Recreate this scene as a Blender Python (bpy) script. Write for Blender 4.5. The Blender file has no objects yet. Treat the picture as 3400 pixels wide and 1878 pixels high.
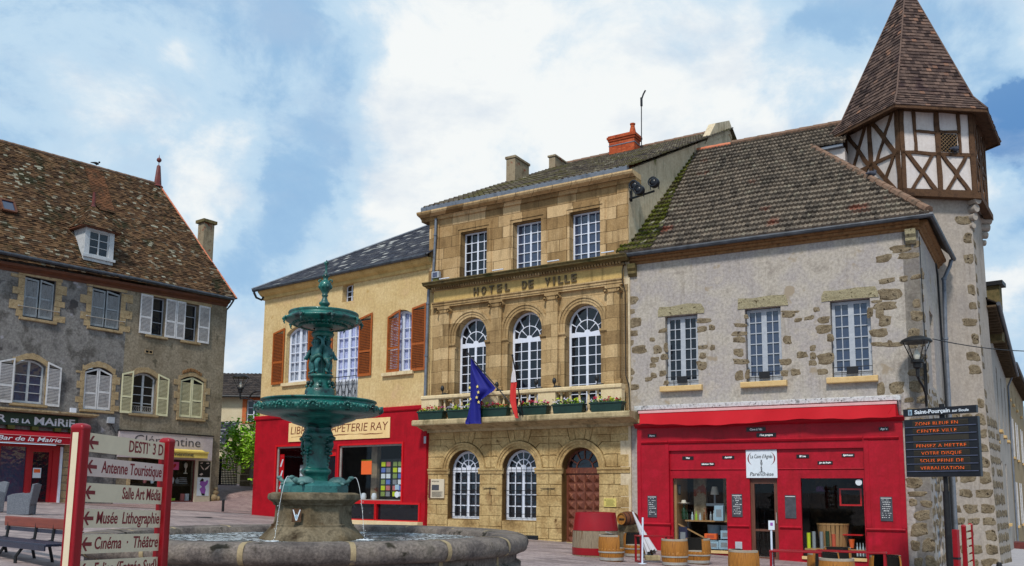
import bpy, bmesh, math, random
from math import sin, cos, tan, pi, radians, sqrt, atan2, floor
from mathutils import Vector, Matrix
from mathutils.geometry import tessellate_polygon

rnd = random.Random(7)
sc = bpy.context.scene
COL = sc.collection

# ------------------------------------------------------------------ camera
FPX, PCX, HOR, EYE = 2900.0, 1700.0, 1640.0, 1.6          # focal length (px), principal x, horizon, eye height
TH, RO = radians(7.21), .009
PCY = HOR - FPX * tan(TH)
cam = bpy.data.cameras.new('camera')
co = bpy.data.objects.new('camera', cam)
COL.objects.link(co)
cam.sensor_width = 36
cam.lens = FPX / 3400 * 36
cam.shift_y = (PCY - 939) / 3400
cam.clip_start, cam.clip_end = .1, 3000
co.matrix_world = Matrix.Translation((0, 0, EYE)) @ Matrix.Rotation(pi / 2 + TH, 4, 'X') @ Matrix.Rotation(RO, 4, 'Z')
sc.camera = co

# ------------------------------------------------------------------ world and sun
SUN_DIR = Vector((-.24, -.80, .95)).normalized()
sun_el = math.asin(SUN_DIR.z)
sun_rot = atan2(SUN_DIR.x, SUN_DIR.y)
vs = sc.view_settings
sc.display_settings.display_device = 'sRGB'
vs.view_transform, vs.look, vs.gamma, vs.use_curve_mapping = 'Standard', 'None', 1, False
vs.exposure = -.08
SUN_STRENGTH, SUN_ANGLE, SKY_STRENGTH = 3.2, 7.0, .1


def c(r, g, b, k=1.0):
    f = lambda v: (v / 255 / 12.92 if v / 255 <= .04045 else ((v / 255 + .055) / 1.055) ** 2.4) * k
    return (f(r), f(g), f(b), 1)


class N:
    """small node-tree writer"""
    def __init__(s, nt):
        s.nt = nt
        nt.nodes.clear()
    def new(s, t, **kw):
        n = s.nt.nodes.new(t)
        for k, v in kw.items():
            setattr(n, k, v)
        return n
    def set(s, sock, v):
        if v is None:
            return
        if isinstance(v, bpy.types.NodeSocket):
            s.nt.links.new(v, sock)
        else:
            sock.default_value = v
    def math(s, op, a, b=None, d=None):
        n = s.new('ShaderNodeMath', operation=op)
        s.set(n.inputs[0], a); s.set(n.inputs[1], b); s.set(n.inputs[2], d)
        return n.outputs[0]
    def vmath(s, op, a, b=None, out=0):
        n = s.new('ShaderNodeVectorMath', operation=op)
        s.set(n.inputs[0], a)
        if b is not None:
            s.set(n.inputs[3 if op == 'SCALE' else 1], b)
        return n.outputs[out]
    def mix(s, f, a, b, blend='MIX'):
        n = s.new('ShaderNodeMix', data_type='RGBA', blend_type=blend)
        s.set(n.inputs[0], f); s.set(n.inputs[6], a); s.set(n.inputs[7], b)
        return n.outputs[2]
    def noise(s, vec, scale, detail=6, rough=.6, dist=0, out=0):
        n = s.new('ShaderNodeTexNoise')
        s.set(n.inputs['Vector'], vec); s.set(n.inputs['Scale'], scale); n.inputs['Detail'].default_value = detail
        n.inputs['Roughness'].default_value = rough; n.inputs['Distortion'].default_value = dist
        return n.outputs[out]
    def ramp(s, f, stops, interp='LINEAR'):
        n = s.new('ShaderNodeValToRGB')
        cr = n.color_ramp
        cr.interpolation = interp
        while len(cr.elements) < len(stops):
            cr.elements.new(.5)
        for e, (p, col) in zip(cr.elements, stops):
            e.position = p
            e.color = col if hasattr(col, '__len__') else (col, col, col, 1)
        s.set(n.inputs[0], f)
        return n.outputs[0]
    def mapping(s, vec, scale=(1, 1, 1), loc=(0, 0, 0), rot=(0, 0, 0)):
        n = s.new('ShaderNodeMapping')
        s.set(n.inputs[0], vec); n.inputs[1].default_value = loc; n.inputs[2].default_value = rot; n.inputs[3].default_value = scale
        return n.outputs[0]
    def coord(s, which='Object'):
        return s.new('ShaderNodeTexCoord').outputs[which]
    def sep(s, v):
        n = s.new('ShaderNodeSeparateXYZ'); s.set(n.inputs[0], v)
        return n.outputs
    def comb(s, x, y, z=0.0):
        n = s.new('ShaderNodeCombineXYZ')
        s.set(n.inputs[0], x); s.set(n.inputs[1], y); s.set(n.inputs[2], z)
        return n.outputs[0]
    def bump(s, h, strength=.5, dist=.02):
        n = s.new('ShaderNodeBump'); s.set(n.inputs['Height'], h)
        n.inputs['Strength'].default_value = strength; n.inputs['Distance'].default_value = dist
        return n.outputs[0]


def pix_dir(px, py):
    x, y = (px - PCX) / FPX, -(py - PCY) / FPX
    x, y = x * cos(RO) - y * sin(RO), x * sin(RO) + y * cos(RO)
    return Vector((x, cos(TH) - y * sin(TH), sin(TH) + y * cos(TH))).normalized()


def make_world():
    w = bpy.data.worlds.new('World')
    sc.world = w
    w.use_nodes = True
    n = N(w.node_tree)
    sky = n.new('ShaderNodeTexSky', sky_type='NISHITA', sun_disc=False)
    sky.sun_elevation, sky.sun_rotation = sun_el, sun_rot
    d = n.coord('Generated')
    # break the round edges of the cloud banks with two scales of turbulence
    w1 = n.vmath('SUBTRACT', n.noise(d, 3.4, 8, .58, 0, 1), (.5, .5, .5))
    w2 = n.vmath('SUBTRACT', n.noise(d, 13, 8, .62, 0, 1), (.5, .5, .5))
    dd = n.vmath('ADD', n.vmath('ADD', d, n.vmath('SCALE', w1, .24)), n.vmath('SCALE', w2, .06))
    dd = n.vmath('NORMALIZE', dd)
    base = n.math('SUBTRACT', n.noise(n.mapping(d, (1, 1, 1.4)), 5.5, 12, .64, .35), .5)
    fine_ = n.math('SUBTRACT', n.noise(n.mapping(d, (1, 1, 1.3), (2, 1, 0)), 17, 10, .62, .2), .5)
    acc = n.math('ADD', n.math('MULTIPLY', base, 1.6), n.math('MULTIPLY', fine_, .34))
    # banks of cloud (+) and gaps (-) : direction, angular radius in degrees, amount
    banks = [((1900, 460), 12, .34), ((1500, 200), 6, .26), ((2250, 330), 8, .24), ((1200, 880), 4.5, .32), ((1450, 560), 5, .26), ((2700, 420), 5, .36),
             ((660, 640), 2.6, .36), ((640, 740), 2.4, .22), ((300, 340), 4.5, .24), ((150, 180), 5, .1), ((560, 260), 3.5, .14), ((840, 1150), 3.2, .26), ((3320, 600), 2.6, .42), ((3240, 900), 4, .46),
             ((3390, 980), 3, .30), ((2950, 60), 4, .05), ((3330, 20), 3, .26),
             ((1000, 330), 7, -.10), ((850, 760), 3.0, -.06), ((740, 930), 3.2, -.09), ((1010, 690), 2.4, -.08), ((30, 330), 3, -.16), ((2640, 190), 3, -.30), ((2700, 150), 3, -.14),
             ((2150, 110), 4, -.20), ((3390, 450), 2.6, -.62), ((3360, 780), 2.6, -.50), ((3290, 70), 2, -.16), ((3140, 260), 4, -.10), ((1180, 60), 4, -.06), ((950, 900), 2.2, -.14), ((1210, 300), 2, -.18)]
    for (px, py), r, a in banks:
        v = pix_dir(px, py)
        dp = n.vmath('DOT_PRODUCT', dd, tuple(v), 1)
        mr = n.new('ShaderNodeMapRange', interpolation_type='SMOOTHERSTEP')
        n.set(mr.inputs[0], dp)
        mr.inputs[1].default_value, mr.inputs[2].default_value = cos(radians(r * 1.5)), 1.0
        mr.inputs[3].default_value, mr.inputs[4].default_value = 0, a
        acc = n.math('ADD', acc, mr.outputs[0])
    dens = n.math('ADD', acc, .40)
    k = 10.0
    blue = n.mix(.90, sky.outputs[0], (.37 * k, .60 * k, .86 * k, 1))
    deep = (.13 * k, .30 * k, .60 * k, 1)
    veil = (.56 * k, .75 * k, .92 * k, 1)
    white = (.97 * k, 1.0 * k, 1.0 * k, 1)
    st = lambda a, b: n.ramp(dens, [(a, 0.0), (b, 1.0)], 'EASE')
    east = n.new('ShaderNodeMapRange', interpolation_type='SMOOTHERSTEP')      # the clear gap on the right
    n.set(east.inputs[0], n.vmath('DOT_PRODUCT', d, tuple(pix_dir(3420, 640)), 1))
    east.inputs[1].default_value, east.inputs[2].default_value = cos(radians(11)), cos(radians(2))
    deepf = n.math('MULTIPLY', n.math('SUBTRACT', 1.0, st(-.45, .22)), n.math('ADD', .10, n.math('MULTIPLY', east.outputs[0], .9)))
    skyc = n.mix(deepf, blue, deep)
    skyc = n.mix(st(.18, .50), skyc, veil)
    skyc = n.mix(st(.48, 1.02), skyc, white)
    # grey-blue undersides where the cloud is thick
    sh = n.math('MULTIPLY', n.ramp(n.noise(n.mapping(d, (1, 1, 2.0), (.3, .1, 0)), 7.5, 9, .6), [(.47, 0.0), (.68, 1.0)]), .42)
    skyc = n.mix(sh, skyc, (.47 * k, .61 * k, .80 * k, 1))
    bg = n.new('ShaderNodeBackground')
    n.set(bg.inputs[0], skyc)
    bg.inputs[1].default_value = SKY_STRENGTH
    out = n.new('ShaderNodeOutputWorld')
    n.nt.links.new(bg.outputs[0], out.inputs[0])


make_world()
sl = bpy.data.lights.new('sun', 'SUN')
sl.energy, sl.angle, sl.color = SUN_STRENGTH, radians(SUN_ANGLE), (1, .955, .88)
so = bpy.data.objects.new('sun', sl)
COL.objects.link(so)
so.rotation_euler = (-SUN_DIR).to_track_quat('-Z', 'Y').to_euler()


# ------------------------------------------------------------------ materials
MATS = {}


def mat(name, stops, scale=3.0, rough=.85, bump=.25, bscale=45, metal=0.0, spec=None, stretch=(1, 1, 1), detail=8, stain=None, fine=.18,
        spots=None, bdist=.02, coat=0):
    """noise-mottled surface. stops: colours spread over a noise; stain: (colour, amount) streaks running down; spots: (colour, scale, threshold)"""
    m = bpy.data.materials.new(name)
    m.use_nodes = True
    n = N(m.node_tree)
    v = n.coord('Object')
    vv = n.mapping(v, stretch)
    if len(stops) == 1:
        stops = [stops[0], tuple(x * .8 for x in stops[0][:3]) + (1,)]
    f = n.noise(vv, scale, detail, .62)
    k = len(stops)
    colr = n.ramp(f, [(.3 + .4 * i / (k - 1), s) for i, s in enumerate(stops)])
    fn = n.noise(vv, scale * 14, 5, .7)
    colr = n.mix(fine, colr, n.ramp(fn, [(.3, .0), (.7, 1.0)]), 'OVERLAY')
    if spots:
        for scol, ssc, th in spots:
            g = n.noise(vv, ssc, 4, .55)
            colr = n.mix(n.ramp(g, [(th, 0.0), (th + .06, 1.0)]), colr, scol)
    if stain:
        g = n.noise(n.mapping(v, (5, 5, .35)), 1.6, 6, .6)
        g2 = n.noise(v, .55, 3, .5)
        g = n.math('MULTIPLY', n.ramp(g, [(.5, 0.0), (.75, 1.0)]), n.ramp(g2, [(.4, 0.0), (.65, 1.0)]))
        colr = n.mix(n.math('MULTIPLY', g, stain[1]), colr, stain[0])
    p = n.new('ShaderNodeBsdfPrincipled')
    n.set(p.inputs['Base Color'], colr)
    p.inputs['Metallic'].default_value = metal
    p.inputs['Specular IOR Level'].default_value = spec if spec is not None else (.12 if rough > .7 else .4)
    p.inputs['Coat Weight'].default_value = coat
    n.set(p.inputs['Roughness'], n.ramp(fn, [(.2, max(.02, rough - .1)), (.8, min(1, rough + .1))]))
    if bump:
        h = n.math('ADD', n.noise(vv, bscale, 6, .65), n.math('MULTIPLY', f, 1.5))
        n.set(p.inputs['Normal'], n.bump(h, bump, bdist))
    o = n.new('ShaderNodeOutputMaterial')
    n.nt.links.new(p.outputs[0], o.inputs[0])
    MATS[name] = m
    return m


def ashlar(name, c1, c2, c3, bw=.75, bh=.36, mort=.006, mcol=None, bump=.6, vary=1.0, offx=0.0):
    m = bpy.data.materials.new(name)
    m.use_nodes = True
    n = N(m.node_tree)
    v = n.coord('Object')
    x, y, z = n.sep(v)
    wob = n.math('MULTIPLY', n.math('SUBTRACT', n.noise(v, 3, 3), .5), .015)
    xy = n.comb(n.math('ADD', n.math('ADD', x, n.math('MULTIPLY', y, 1.0)), offx), n.math('ADD', z, wob))
    b = n.new('ShaderNodeTexBrick', offset=.5, offset_frequency=2, squash=1.35, squash_frequency=3)
    n.set(b.inputs['Vector'], xy)
    b.inputs['Scale'].default_value = 1
    b.inputs['Mortar Size'].default_value = mort
    b.inputs['Mortar Smooth'].default_value = .3
    b.inputs['Bias'].default_value = 0
    b.inputs['Brick Width'].default_value = bw
    b.inputs['Row Height'].default_value = bh
    n.set(b.inputs['Color1'], (0, 0, 0, 1)); n.set(b.inputs['Color2'], (1, 1, 1, 1)); n.set(b.inputs['Mortar'], (.5, .5, .5, 1))
    tone = n.math('ADD', n.math('MULTIPLY', n.sep(b.outputs[0])[0], .55 * vary), n.math('MULTIPLY', n.noise(v, 1.7, 8, .65), .75))
    colr = n.ramp(tone, [(.25, c1), (.58, c2), (.92, c3)])
    fn = n.noise(v, 22, 6, .7)
    colr = n.mix(.3, colr, n.ramp(fn, [(.28, .0), (.72, 1.0)]), 'OVERLAY')
    g = n.noise(n.mapping(v, (4, 4, .5)), 1.3, 6, .6)
    colr = n.mix(n.math('MULTIPLY', n.ramp(g, [(.50, 0.0), (.76, 1.0)]), .62), colr, tuple(q * .42 for q in c1[:3]) + (1,))
    colr = n.mix(n.math('MULTIPLY', b.outputs['Fac'], .9), colr, mcol or tuple(q * .45 for q in c1[:3]) + (1,))
    p = n.new('ShaderNodeBsdfPrincipled')
    n.set(p.inputs['Base Color'], colr)
    p.inputs['Roughness'].default_value = .88
    p.inputs['Specular IOR Level'].default_value = .12
    h = n.math('SUBTRACT', n.math('MULTIPLY', n.noise(v, 30, 6, .7), .5), n.math('MULTIPLY', b.outputs['Fac'], 1.0))
    n.set(p.inputs['Normal'], n.bump(h, bump, .02))
    o = n.new('ShaderNodeOutputMaterial')
    n.nt.links.new(p.outputs[0], o.inputs[0])
    MATS[name] = m
    return m


def tiles(name, stops, lichen=None, moss=None, pale=None, patch=None, rough=.85):
    """roof tiles; UV holds (tile column, course). Every tile takes its own tone."""
    m = bpy.data.materials.new(name)
    m.use_nodes = True
    n = N(m.node_tree)
    uv = n.coord('UV')
    u, v, _ = n.sep(uv)
    idv = n.comb(n.math('FLOOR', n.math('ADD', u, n.math('MULTIPLY', n.math('FLOOR', v), .5))), n.math('FLOOR', v))
    wn = n.new('ShaderNodeTexWhiteNoise', noise_dimensions='2D')
    n.set(wn.inputs['Vector'], idv)
    ob = n.coord('Object')
    big = n.noise(ob, .55, 5, .6)
    t = n.math('ADD', n.math('MULTIPLY', wn.outputs[0], .75), n.math('MULTIPLY', n.math('SUBTRACT', big, .5), .9))
    t = n.math('ADD', t, .12)
    colr = n.ramp(t, [(i / (len(stops) - 1), s) for i, s in enumerate(stops)])
    colr = n.mix(.25, colr, n.ramp(n.noise(ob, 28, 5, .7), [(.3, 0.0), (.7, 1.0)]), 'OVERLAY')
    if patch:
        for pc_, ps, pt in patch:
            colr = n.mix(n.math('MULTIPLY', n.ramp(n.noise(ob, ps, 4, .5), [(pt, 0.0), (pt + .08, 1.0)]), .75), colr, pc_)
    if moss:
        for mc, ms, mt in moss:
            colr = n.mix(n.ramp(n.noise(ob, ms, 7, .68), [(mt, 0.0), (mt + .1, .9)]), colr, mc)
    if lichen:
        lc, ls, lt = lichen
        area = n.ramp(n.noise(ob, .8, 4, .6), [(.42, 0.0), (.62, 1.0)])
        wn2 = n.new('ShaderNodeTexWhiteNoise', noise_dimensions='3D')
        n.set(wn2.inputs['Vector'], n.vmath('ADD', idv, (17.3, 4.1, 3)))
        s_ = n.math('MULTIPLY', n.ramp(wn2.outputs[0], [(lt, 0.0), (lt + .05, 1.0)]), n.math('ADD', n.math('MULTIPLY', area, .85), .15))
        colr = n.mix(s_, colr, lc)
    p = n.new('ShaderNodeBsdfPrincipled')
    n.set(p.inputs['Base Color'], colr)
    p.inputs['Roughness'].default_value = rough
    p.inputs['Specular IOR Level'].default_value = .12
    n.set(p.inputs['Normal'], n.bump(n.noise(ob, 35, 5, .7), .35, .02))
    o = n.new('ShaderNodeOutputMaterial')
    n.nt.links.new(p.outputs[0], o.inputs[0])
    MATS[name] = m
    return m


def plain(name, col, rough=.5, metal=0.0, spec=.5, emit=0.0, bump=0.0, bscale=60, bdist=.01):
    m = bpy.data.materials.new(name)
    m.use_nodes = True
    n = N(m.node_tree)
    p = n.new('ShaderNodeBsdfPrincipled')
    v = n.coord('Object')
    g = n.noise(v, 9, 5, .6)
    n.set(p.inputs['Base Color'], n.mix(n.ramp(g, [(.35, 0.0), (.75, .35)]), col, tuple(q * .72 for q in col[:3]) + (1,)))
    p.inputs['Roughness'].default_value = rough
    p.inputs['Metallic'].default_value = metal
    p.inputs['Specular IOR Level'].default_value = spec
    if emit:
        p.inputs['Emission Color'].default_value = col
        p.inputs['Emission Strength'].default_value = emit
    if bump:
        n.set(p.inputs['Normal'], n.bump(n.noise(v, bscale, 3, .5), bump, bdist))
    o = n.new('ShaderNodeOutputMaterial')
    n.nt.links.new(p.outputs[0], o.inputs[0])
    MATS[name] = m
    return m


def clear_glass(name, tint=(.9, .95, .97, 1), refl=1.0):
    m = bpy.data.materials.new(name)
    m.use_nodes = True
    n = N(m.node_tree)
    t = n.new('ShaderNodeBsdfTransparent'); t.inputs[0].default_value = tint
    g = n.new('ShaderNodeBsdfGlossy'); g.inputs['Roughness'].default_value = .02
    fr = n.new('ShaderNodeFresnel'); fr.inputs[0].default_value = 1.5
    ms = n.new('ShaderNodeMixShader')
    geo = n.new('ShaderNodeNewGeometry')                # only the outer skin of the pane reflects
    n.set(ms.inputs[0], n.math('MULTIPLY', n.math('MULTIPLY', fr.outputs[0], refl), n.math('SUBTRACT', 1.0, geo.outputs['Backfacing'])))
    n.nt.links.new(t.outputs[0], ms.inputs[1]); n.nt.links.new(g.outputs[0], ms.inputs[2])
    o = n.new('ShaderNodeOutputMaterial')
    n.nt.links.new(ms.outputs[0], o.inputs[0])
    MATS[name] = m
    return m

# ------------------------------------------------------------------ mesh writing
class MB:
    def __init__(s):
        s.v, s.f, s.uv = [], [], []
    def vert(s, p):
        s.v.append(tuple(p)); return len(s.v) - 1
    def face(s, pts, uv=None):
        i = len(s.v)
        s.v.extend(tuple(p) for p in pts)
        s.f.append(tuple(range(i, i + len(pts))))
        s.uv.append(uv)
    def idx(s, ids, uv=None):
        s.f.append(tuple(ids)); s.uv.append(uv)
    def box(s, x0, x1, y0, y1, z0, z1, xf=None):
        if x0 > x1: x0, x1 = x1, x0
        if y0 > y1: y0, y1 = y1, y0
        if z0 > z1: z0, z1 = z1, z0
        i = len(s.v)
        P = [(x0, y0, z0), (x1, y0, z0), (x1, y1, z0), (x0, y1, z0), (x0, y0, z1), (x1, y0, z1), (x1, y1, z1), (x0, y1, z1)]
        if xf: P = [tuple(xf(Vector(p))) for p in P]
        s.v += P
        for q in ((0, 3, 2, 1), (4, 5, 6, 7), (0, 1, 5, 4), (1, 2, 6, 5), (2, 3, 7, 6), (3, 0, 4, 7)):
            s.f.append(tuple(i + k for k in q)); s.uv.append(None)
        return s
    def bar(s, a, b, w, h=None, up=(0, 0, 1)):
        """square bar from a to b"""
        a, b = Vector(a), Vector(b)
        h = h or w
        d = (b - a).normalized()
        up = Vector(up)
        if abs(d.dot(up)) > .98: up = Vector((0, 1, 0))
        x = d.cross(up).normalized() * (w / 2)
        y = x.cross(d).normalized() * (h / 2)
        i = len(s.v)
        for p in (a, b):
            s.v += [tuple(p - x - y), tuple(p + x - y), tuple(p + x + y), tuple(p - x + y)]
        for q in ((3, 2, 1, 0), (4, 5, 6, 7), (0, 1, 5, 4), (1, 2, 6, 5), (2, 3, 7, 6), (3, 0, 4, 7)):
            s.f.append(tuple(i + k for k in q)); s.uv.append(None)
        return s
    def tube(s, path, r, n=8, cap=True):
        path = [Vector(p) for p in path]
        rs = r if hasattr(r, '__len__') else [r] * len(path)
        rings = []
        ref = None
        for k, p in enumerate(path):
            d = (path[min(k + 1, len(path) - 1)] - path[max(k - 1, 0)]).normalized()
            if ref is None:
                ref = Vector((0, 0, 1)) if abs(d.z) < .9 else Vector((1, 0, 0))
            x = d.cross(ref).normalized()
            y = x.cross(d).normalized()
            ref = y
            rings.append([s.vert(p + (x * cos(2 * pi * j / n) + y * sin(2 * pi * j / n)) * rs[k]) for j in range(n)])
        for a, b in zip(rings, rings[1:]):
            for j in range(n):
                s.idx((a[j], a[(j + 1) % n], b[(j + 1) % n], b[j]))
        if cap:
            s.idx(tuple(reversed(rings[0]))); s.idx(tuple(rings[-1]))
        return s
    def lathe(s, prof, n=32, c0=(0, 0, 0), mod=None, a0=0.0, a1=2 * pi, xf=None, uvs=None):
        """prof: (radius, z) from bottom to top; mod(angle, k) scales the radius"""
        full = abs(a1 - a0 - 2 * pi) < 1e-6
        m = n if full else n + 1
        rings = []
        for k, (r, z) in enumerate(prof):
            ring = []
            for j in range(m):
                a = a0 + (a1 - a0) * j / n
                rr = r * (mod(a, k) if mod else 1)
                p = Vector((c0[0] + rr * cos(a), c0[1] + rr * sin(a), c0[2] + z))
                ring.append(s.vert(xf(p) if xf else p))
            rings.append(ring)
        for k, (a, b) in enumerate(zip(rings, rings[1:])):
            for j in range(n):
                j2 = (j + 1) % m
                s.idx((a[j], a[j2], b[j2], b[j]))
        return s
    def ball(s, c0, r, n=10, sc3=(1, 1, 1), xf=None):
        prof = [(max(1e-4, sin(pi * k / (n // 2 + 1))), -cos(pi * k / (n // 2 + 1))) for k in range(n // 2 + 2)]
        g = lambda p: (xf or (lambda q: q))(Vector((c0[0] + p.x * r * sc3[0], c0[1] + p.y * r * sc3[1], c0[2] + p.z * r * sc3[2])))
        return s.lathe(prof, n, xf=g)
    def plate(s, outer, holes=(), w0=0.0, t=.05, back=True):
        """flat piece in the (x, z) plane with holes; front face at y = w0, back at y = w0 + t"""
        def area(p):
            return sum(p[i][0] * p[(i + 1) % len(p)][1] - p[(i + 1) % len(p)][0] * p[i][1] for i in range(len(p)))
        outer = list(outer) if area(outer) > 0 else list(reversed(outer))
        holes = [list(h) if area(h) < 0 else list(reversed(h)) for h in holes]
        polys = [outer] + holes
        flat = [p for q in polys for p in q]
        tri = tessellate_polygon([[Vector((p[0], p[1], 0)) for p in q] for q in polys])
        i = len(s.v)
        s.v += [(p[0], w0, p[1]) for p in flat]
        j = len(s.v)
        s.v += [(p[0], w0 + t, p[1]) for p in flat]
        for a, b, d in tri:
            ar = (flat[b][0] - flat[a][0]) * (flat[d][1] - flat[a][1]) - (flat[d][0] - flat[a][0]) * (flat[b][1] - flat[a][1])
            if ar < 0: b, d = d, b
            s.idx((i + a, i + b, i + d))
            if back: s.idx((j + a, j + d, j + b))
        o = 0
        for q in polys:
            m = len(q)
            for k in range(m):
                a, b = o + k, o + (k + 1) % m
                s.idx((i + a, j + a, j + b, i + b))
            o += m
        return s
    def extrude_path(s, prof, u0, u1, miter0=0, miter1=0):
        """moulding along x: prof = (y, z) points, outermost y negative; closed polygon"""
        m = len(prof)
        A = [s.vert((u0 + miter0 * p[0], p[0], p[1])) for p in prof]
        B = [s.vert((u1 - miter1 * p[0], p[0], p[1])) for p in prof]
        for k in range(m):
            k2 = (k + 1) % m
            s.idx((A[k], A[k2], B[k2], B[k]))
        s.idx(tuple(reversed(A))); s.idx(tuple(B))
        return s
    def add(s, o, xf=None):
        i = len(s.v)
        s.v += [tuple(xf(Vector(p))) if xf else p for p in o.v]
        s.f += [tuple(i + k for k in q) for q in o.f]
        s.uv += o.uv
        return s
    def build(s, name, m, parent=None, smooth=False, bevel=0, label=None, fix=True):
        me = bpy.data.meshes.new(name)
        me.from_pydata(s.v, [], s.f)
        if any(s.uv):
            l = me.uv_layers.new(name='UVMap')
            k = 0
            for q, t in zip(s.f, s.uv):
                for e in range(len(q)):
                    if t: l.data[k + e].uv = t[e]
                k += len(q)
        if fix or bevel:
            bm = bmesh.new(); bm.from_mesh(me)
            if fix:
                bmesh.ops.remove_doubles(bm, verts=bm.verts, dist=1e-5)
                bmesh.ops.recalc_face_normals(bm, faces=bm.faces)
            if bevel:
                ed = [e for e in bm.edges if len(e.link_faces) == 2 and e.calc_face_angle(0) > .6]
                bmesh.ops.bevel(bm, geom=ed, offset=bevel, segments=2, affect='EDGES', clamp_overlap=True, profile=.6)
            bm.to_mesh(me); bm.free()
        me.materials.append(MATS[m] if isinstance(m, str) else m)
        if smooth:
            for q in me.polygons: q.use_smooth = True
            if smooth != 2:
                try: me.set_sharp_from_angle(angle=radians(38))
                except Exception: pass
        o = bpy.data.objects.new(name, me)
        COL.objects.link(o)
        if parent: o.parent = parent
        if label: o['label'] = label
        return o


def B(*a, **k):
    return MB().box(*a, **k)


def tag(o, label, cat, group=None):
    o['label'] = label; o['category'] = cat
    if group: o['group'] = group
    return o


def thing(name, label, cat, loc=(0, 0, 0), rz=0.0, group=None):
    o = bpy.data.objects.new(name, None)
    COL.objects.link(o)
    o.empty_display_size = .2
    o.location = loc
    o.rotation_euler = (0, 0, rz)
    return tag(o, label, cat, group)


def struct(o, kind='structure'):
    o['kind'] = kind
    return o


def copy_tree(o, parent=None):
    d = o.copy(); COL.objects.link(d)
    if parent: d.parent = parent
    for ch in list(o.children):
        copy_tree(ch, d)
    return d


def txt(s, size, width=None, shear=0.0, ext=.004, bold=0.0, spacing=1.0, align='LEFT', tilt=0.0):
    """lettering as a mesh writer in the (x, z) plane, front towards -y, baseline at z = 0"""
    cu = bpy.data.curves.new('lettering', 'FONT')
    cu.body, cu.size, cu.shear, cu.extrude, cu.offset, cu.space_character = s, size, shear, ext, bold, spacing
    cu.resolution_u = 3
    ob = bpy.data.objects.new('lettering', cu)
    COL.objects.link(ob)
    dg = bpy.context.evaluated_depsgraph_get()
    me = bpy.data.meshes.new_from_object(ob.evaluated_get(dg))
    bpy.data.objects.remove(ob)
    mb = MB()
    xs = [v.co.x for v in me.vertices] or [0]
    x0, x1 = min(xs), max(xs)
    k = width / (x1 - x0) if width else 1.0
    off = {'LEFT': -x0, 'CENTER': -(x0 + x1) / 2, 'RIGHT': -x1}[align]
    for v in me.vertices:
        mb.v.append(((v.co.x + off) * k, -v.co.z, v.co.y + tilt * (v.co.x + off) * k))
    for p in me.polygons:
        mb.f.append(tuple(p.vertices)); mb.uv.append(None)
    bpy.data.meshes.remove(me)
    return mb


def shift(dx, dy, dz):
    t = Vector((dx, dy, dz))
    return lambda p: p + t


# ------------------------------------------------------------------ facade frames: x to the right, y into the wall, z up
class Facade:
    def __init__(s, x, y, deg):
        s.x, s.y, s.a = x, y, radians(deg)
        s.u = Vector((cos(s.a), sin(s.a), 0)); s.n = Vector((-sin(s.a), cos(s.a), 0))
    def world(s, u, w, v):
        return Vector((s.x, s.y, 0)) + s.u * u + s.n * w + Vector((0, 0, v))
    def root(s, name, label, cat, group=None):
        return thing(name, label, cat, (s.x, s.y, 0), s.a, group)
    def thing(s, name, label, cat, u, w, v, group=None, turn=0.0):
        return thing(name, label, cat, s.world(u, w, v), s.a + turn, group)


def deg_left(A):
    return math.degrees(atan2(-cos(radians(A)), sin(radians(A))))


RH = Facade(7.18, 25, deg_left(61.3))       # the wine shop's house
HO = Facade(3.6, 26.9, deg_left(58.1))      # town hall
YE = Facade(-2.91, 30.95, deg_left(53.8))   # yellow house with the bookshop
LE = Facade(-20.1, 37, math.degrees(atan2(cos(radians(36.5)), sin(radians(36.5)))))  # grey house with the bar


def smooth01(t):
    t = max(0.0, min(1.0, t))
    return t * t * (3 - 2 * t)


def gz(x, y):
    """height of the square"""
    x = max(-40.0, min(40.0, x))
    return .18 - .045 * x


# ------------------------------------------------------------------ openings
def arc_pts(u0, u1, v, rise, n=12):
    """points of an arch from right to left, springing at height v"""
    hw = (u1 - u0) / 2
    cx = (u0 + u1) / 2
    if rise < 1e-3:
        return [(u1, v), (u0, v)]
    R = (hw * hw + rise * rise) / (2 * rise)
    a = math.asin(min(1, hw / R)) if rise <= hw + 1e-6 else pi / 2
    cy = v + rise - R
    return [(cx + R * sin(a - 2 * a * k / n), cy + R * cos(a - 2 * a * k / n)) for k in range(n + 1)]


def top_at(u, u0, u1, v1, rise):
    """height of the underside of the arch above u; v1 = crown"""
    if rise < 1e-3: return v1
    hw, cx = (u1 - u0) / 2, (u0 + u1) / 2
    R = (hw * hw + rise * rise) / (2 * rise)
    return v1 - R + sqrt(max(0, R * R - (u - cx) ** 2))


def opening(u0, u1, v0, v1, rise=0.0):
    return [(u0, v0), (u1, v0)] + arc_pts(u0, u1, v1 - rise, rise)


def rect(u0, u1, v0, v1):
    return [(u0, v0), (u1, v0), (u1, v1), (u0, v1)]


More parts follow.
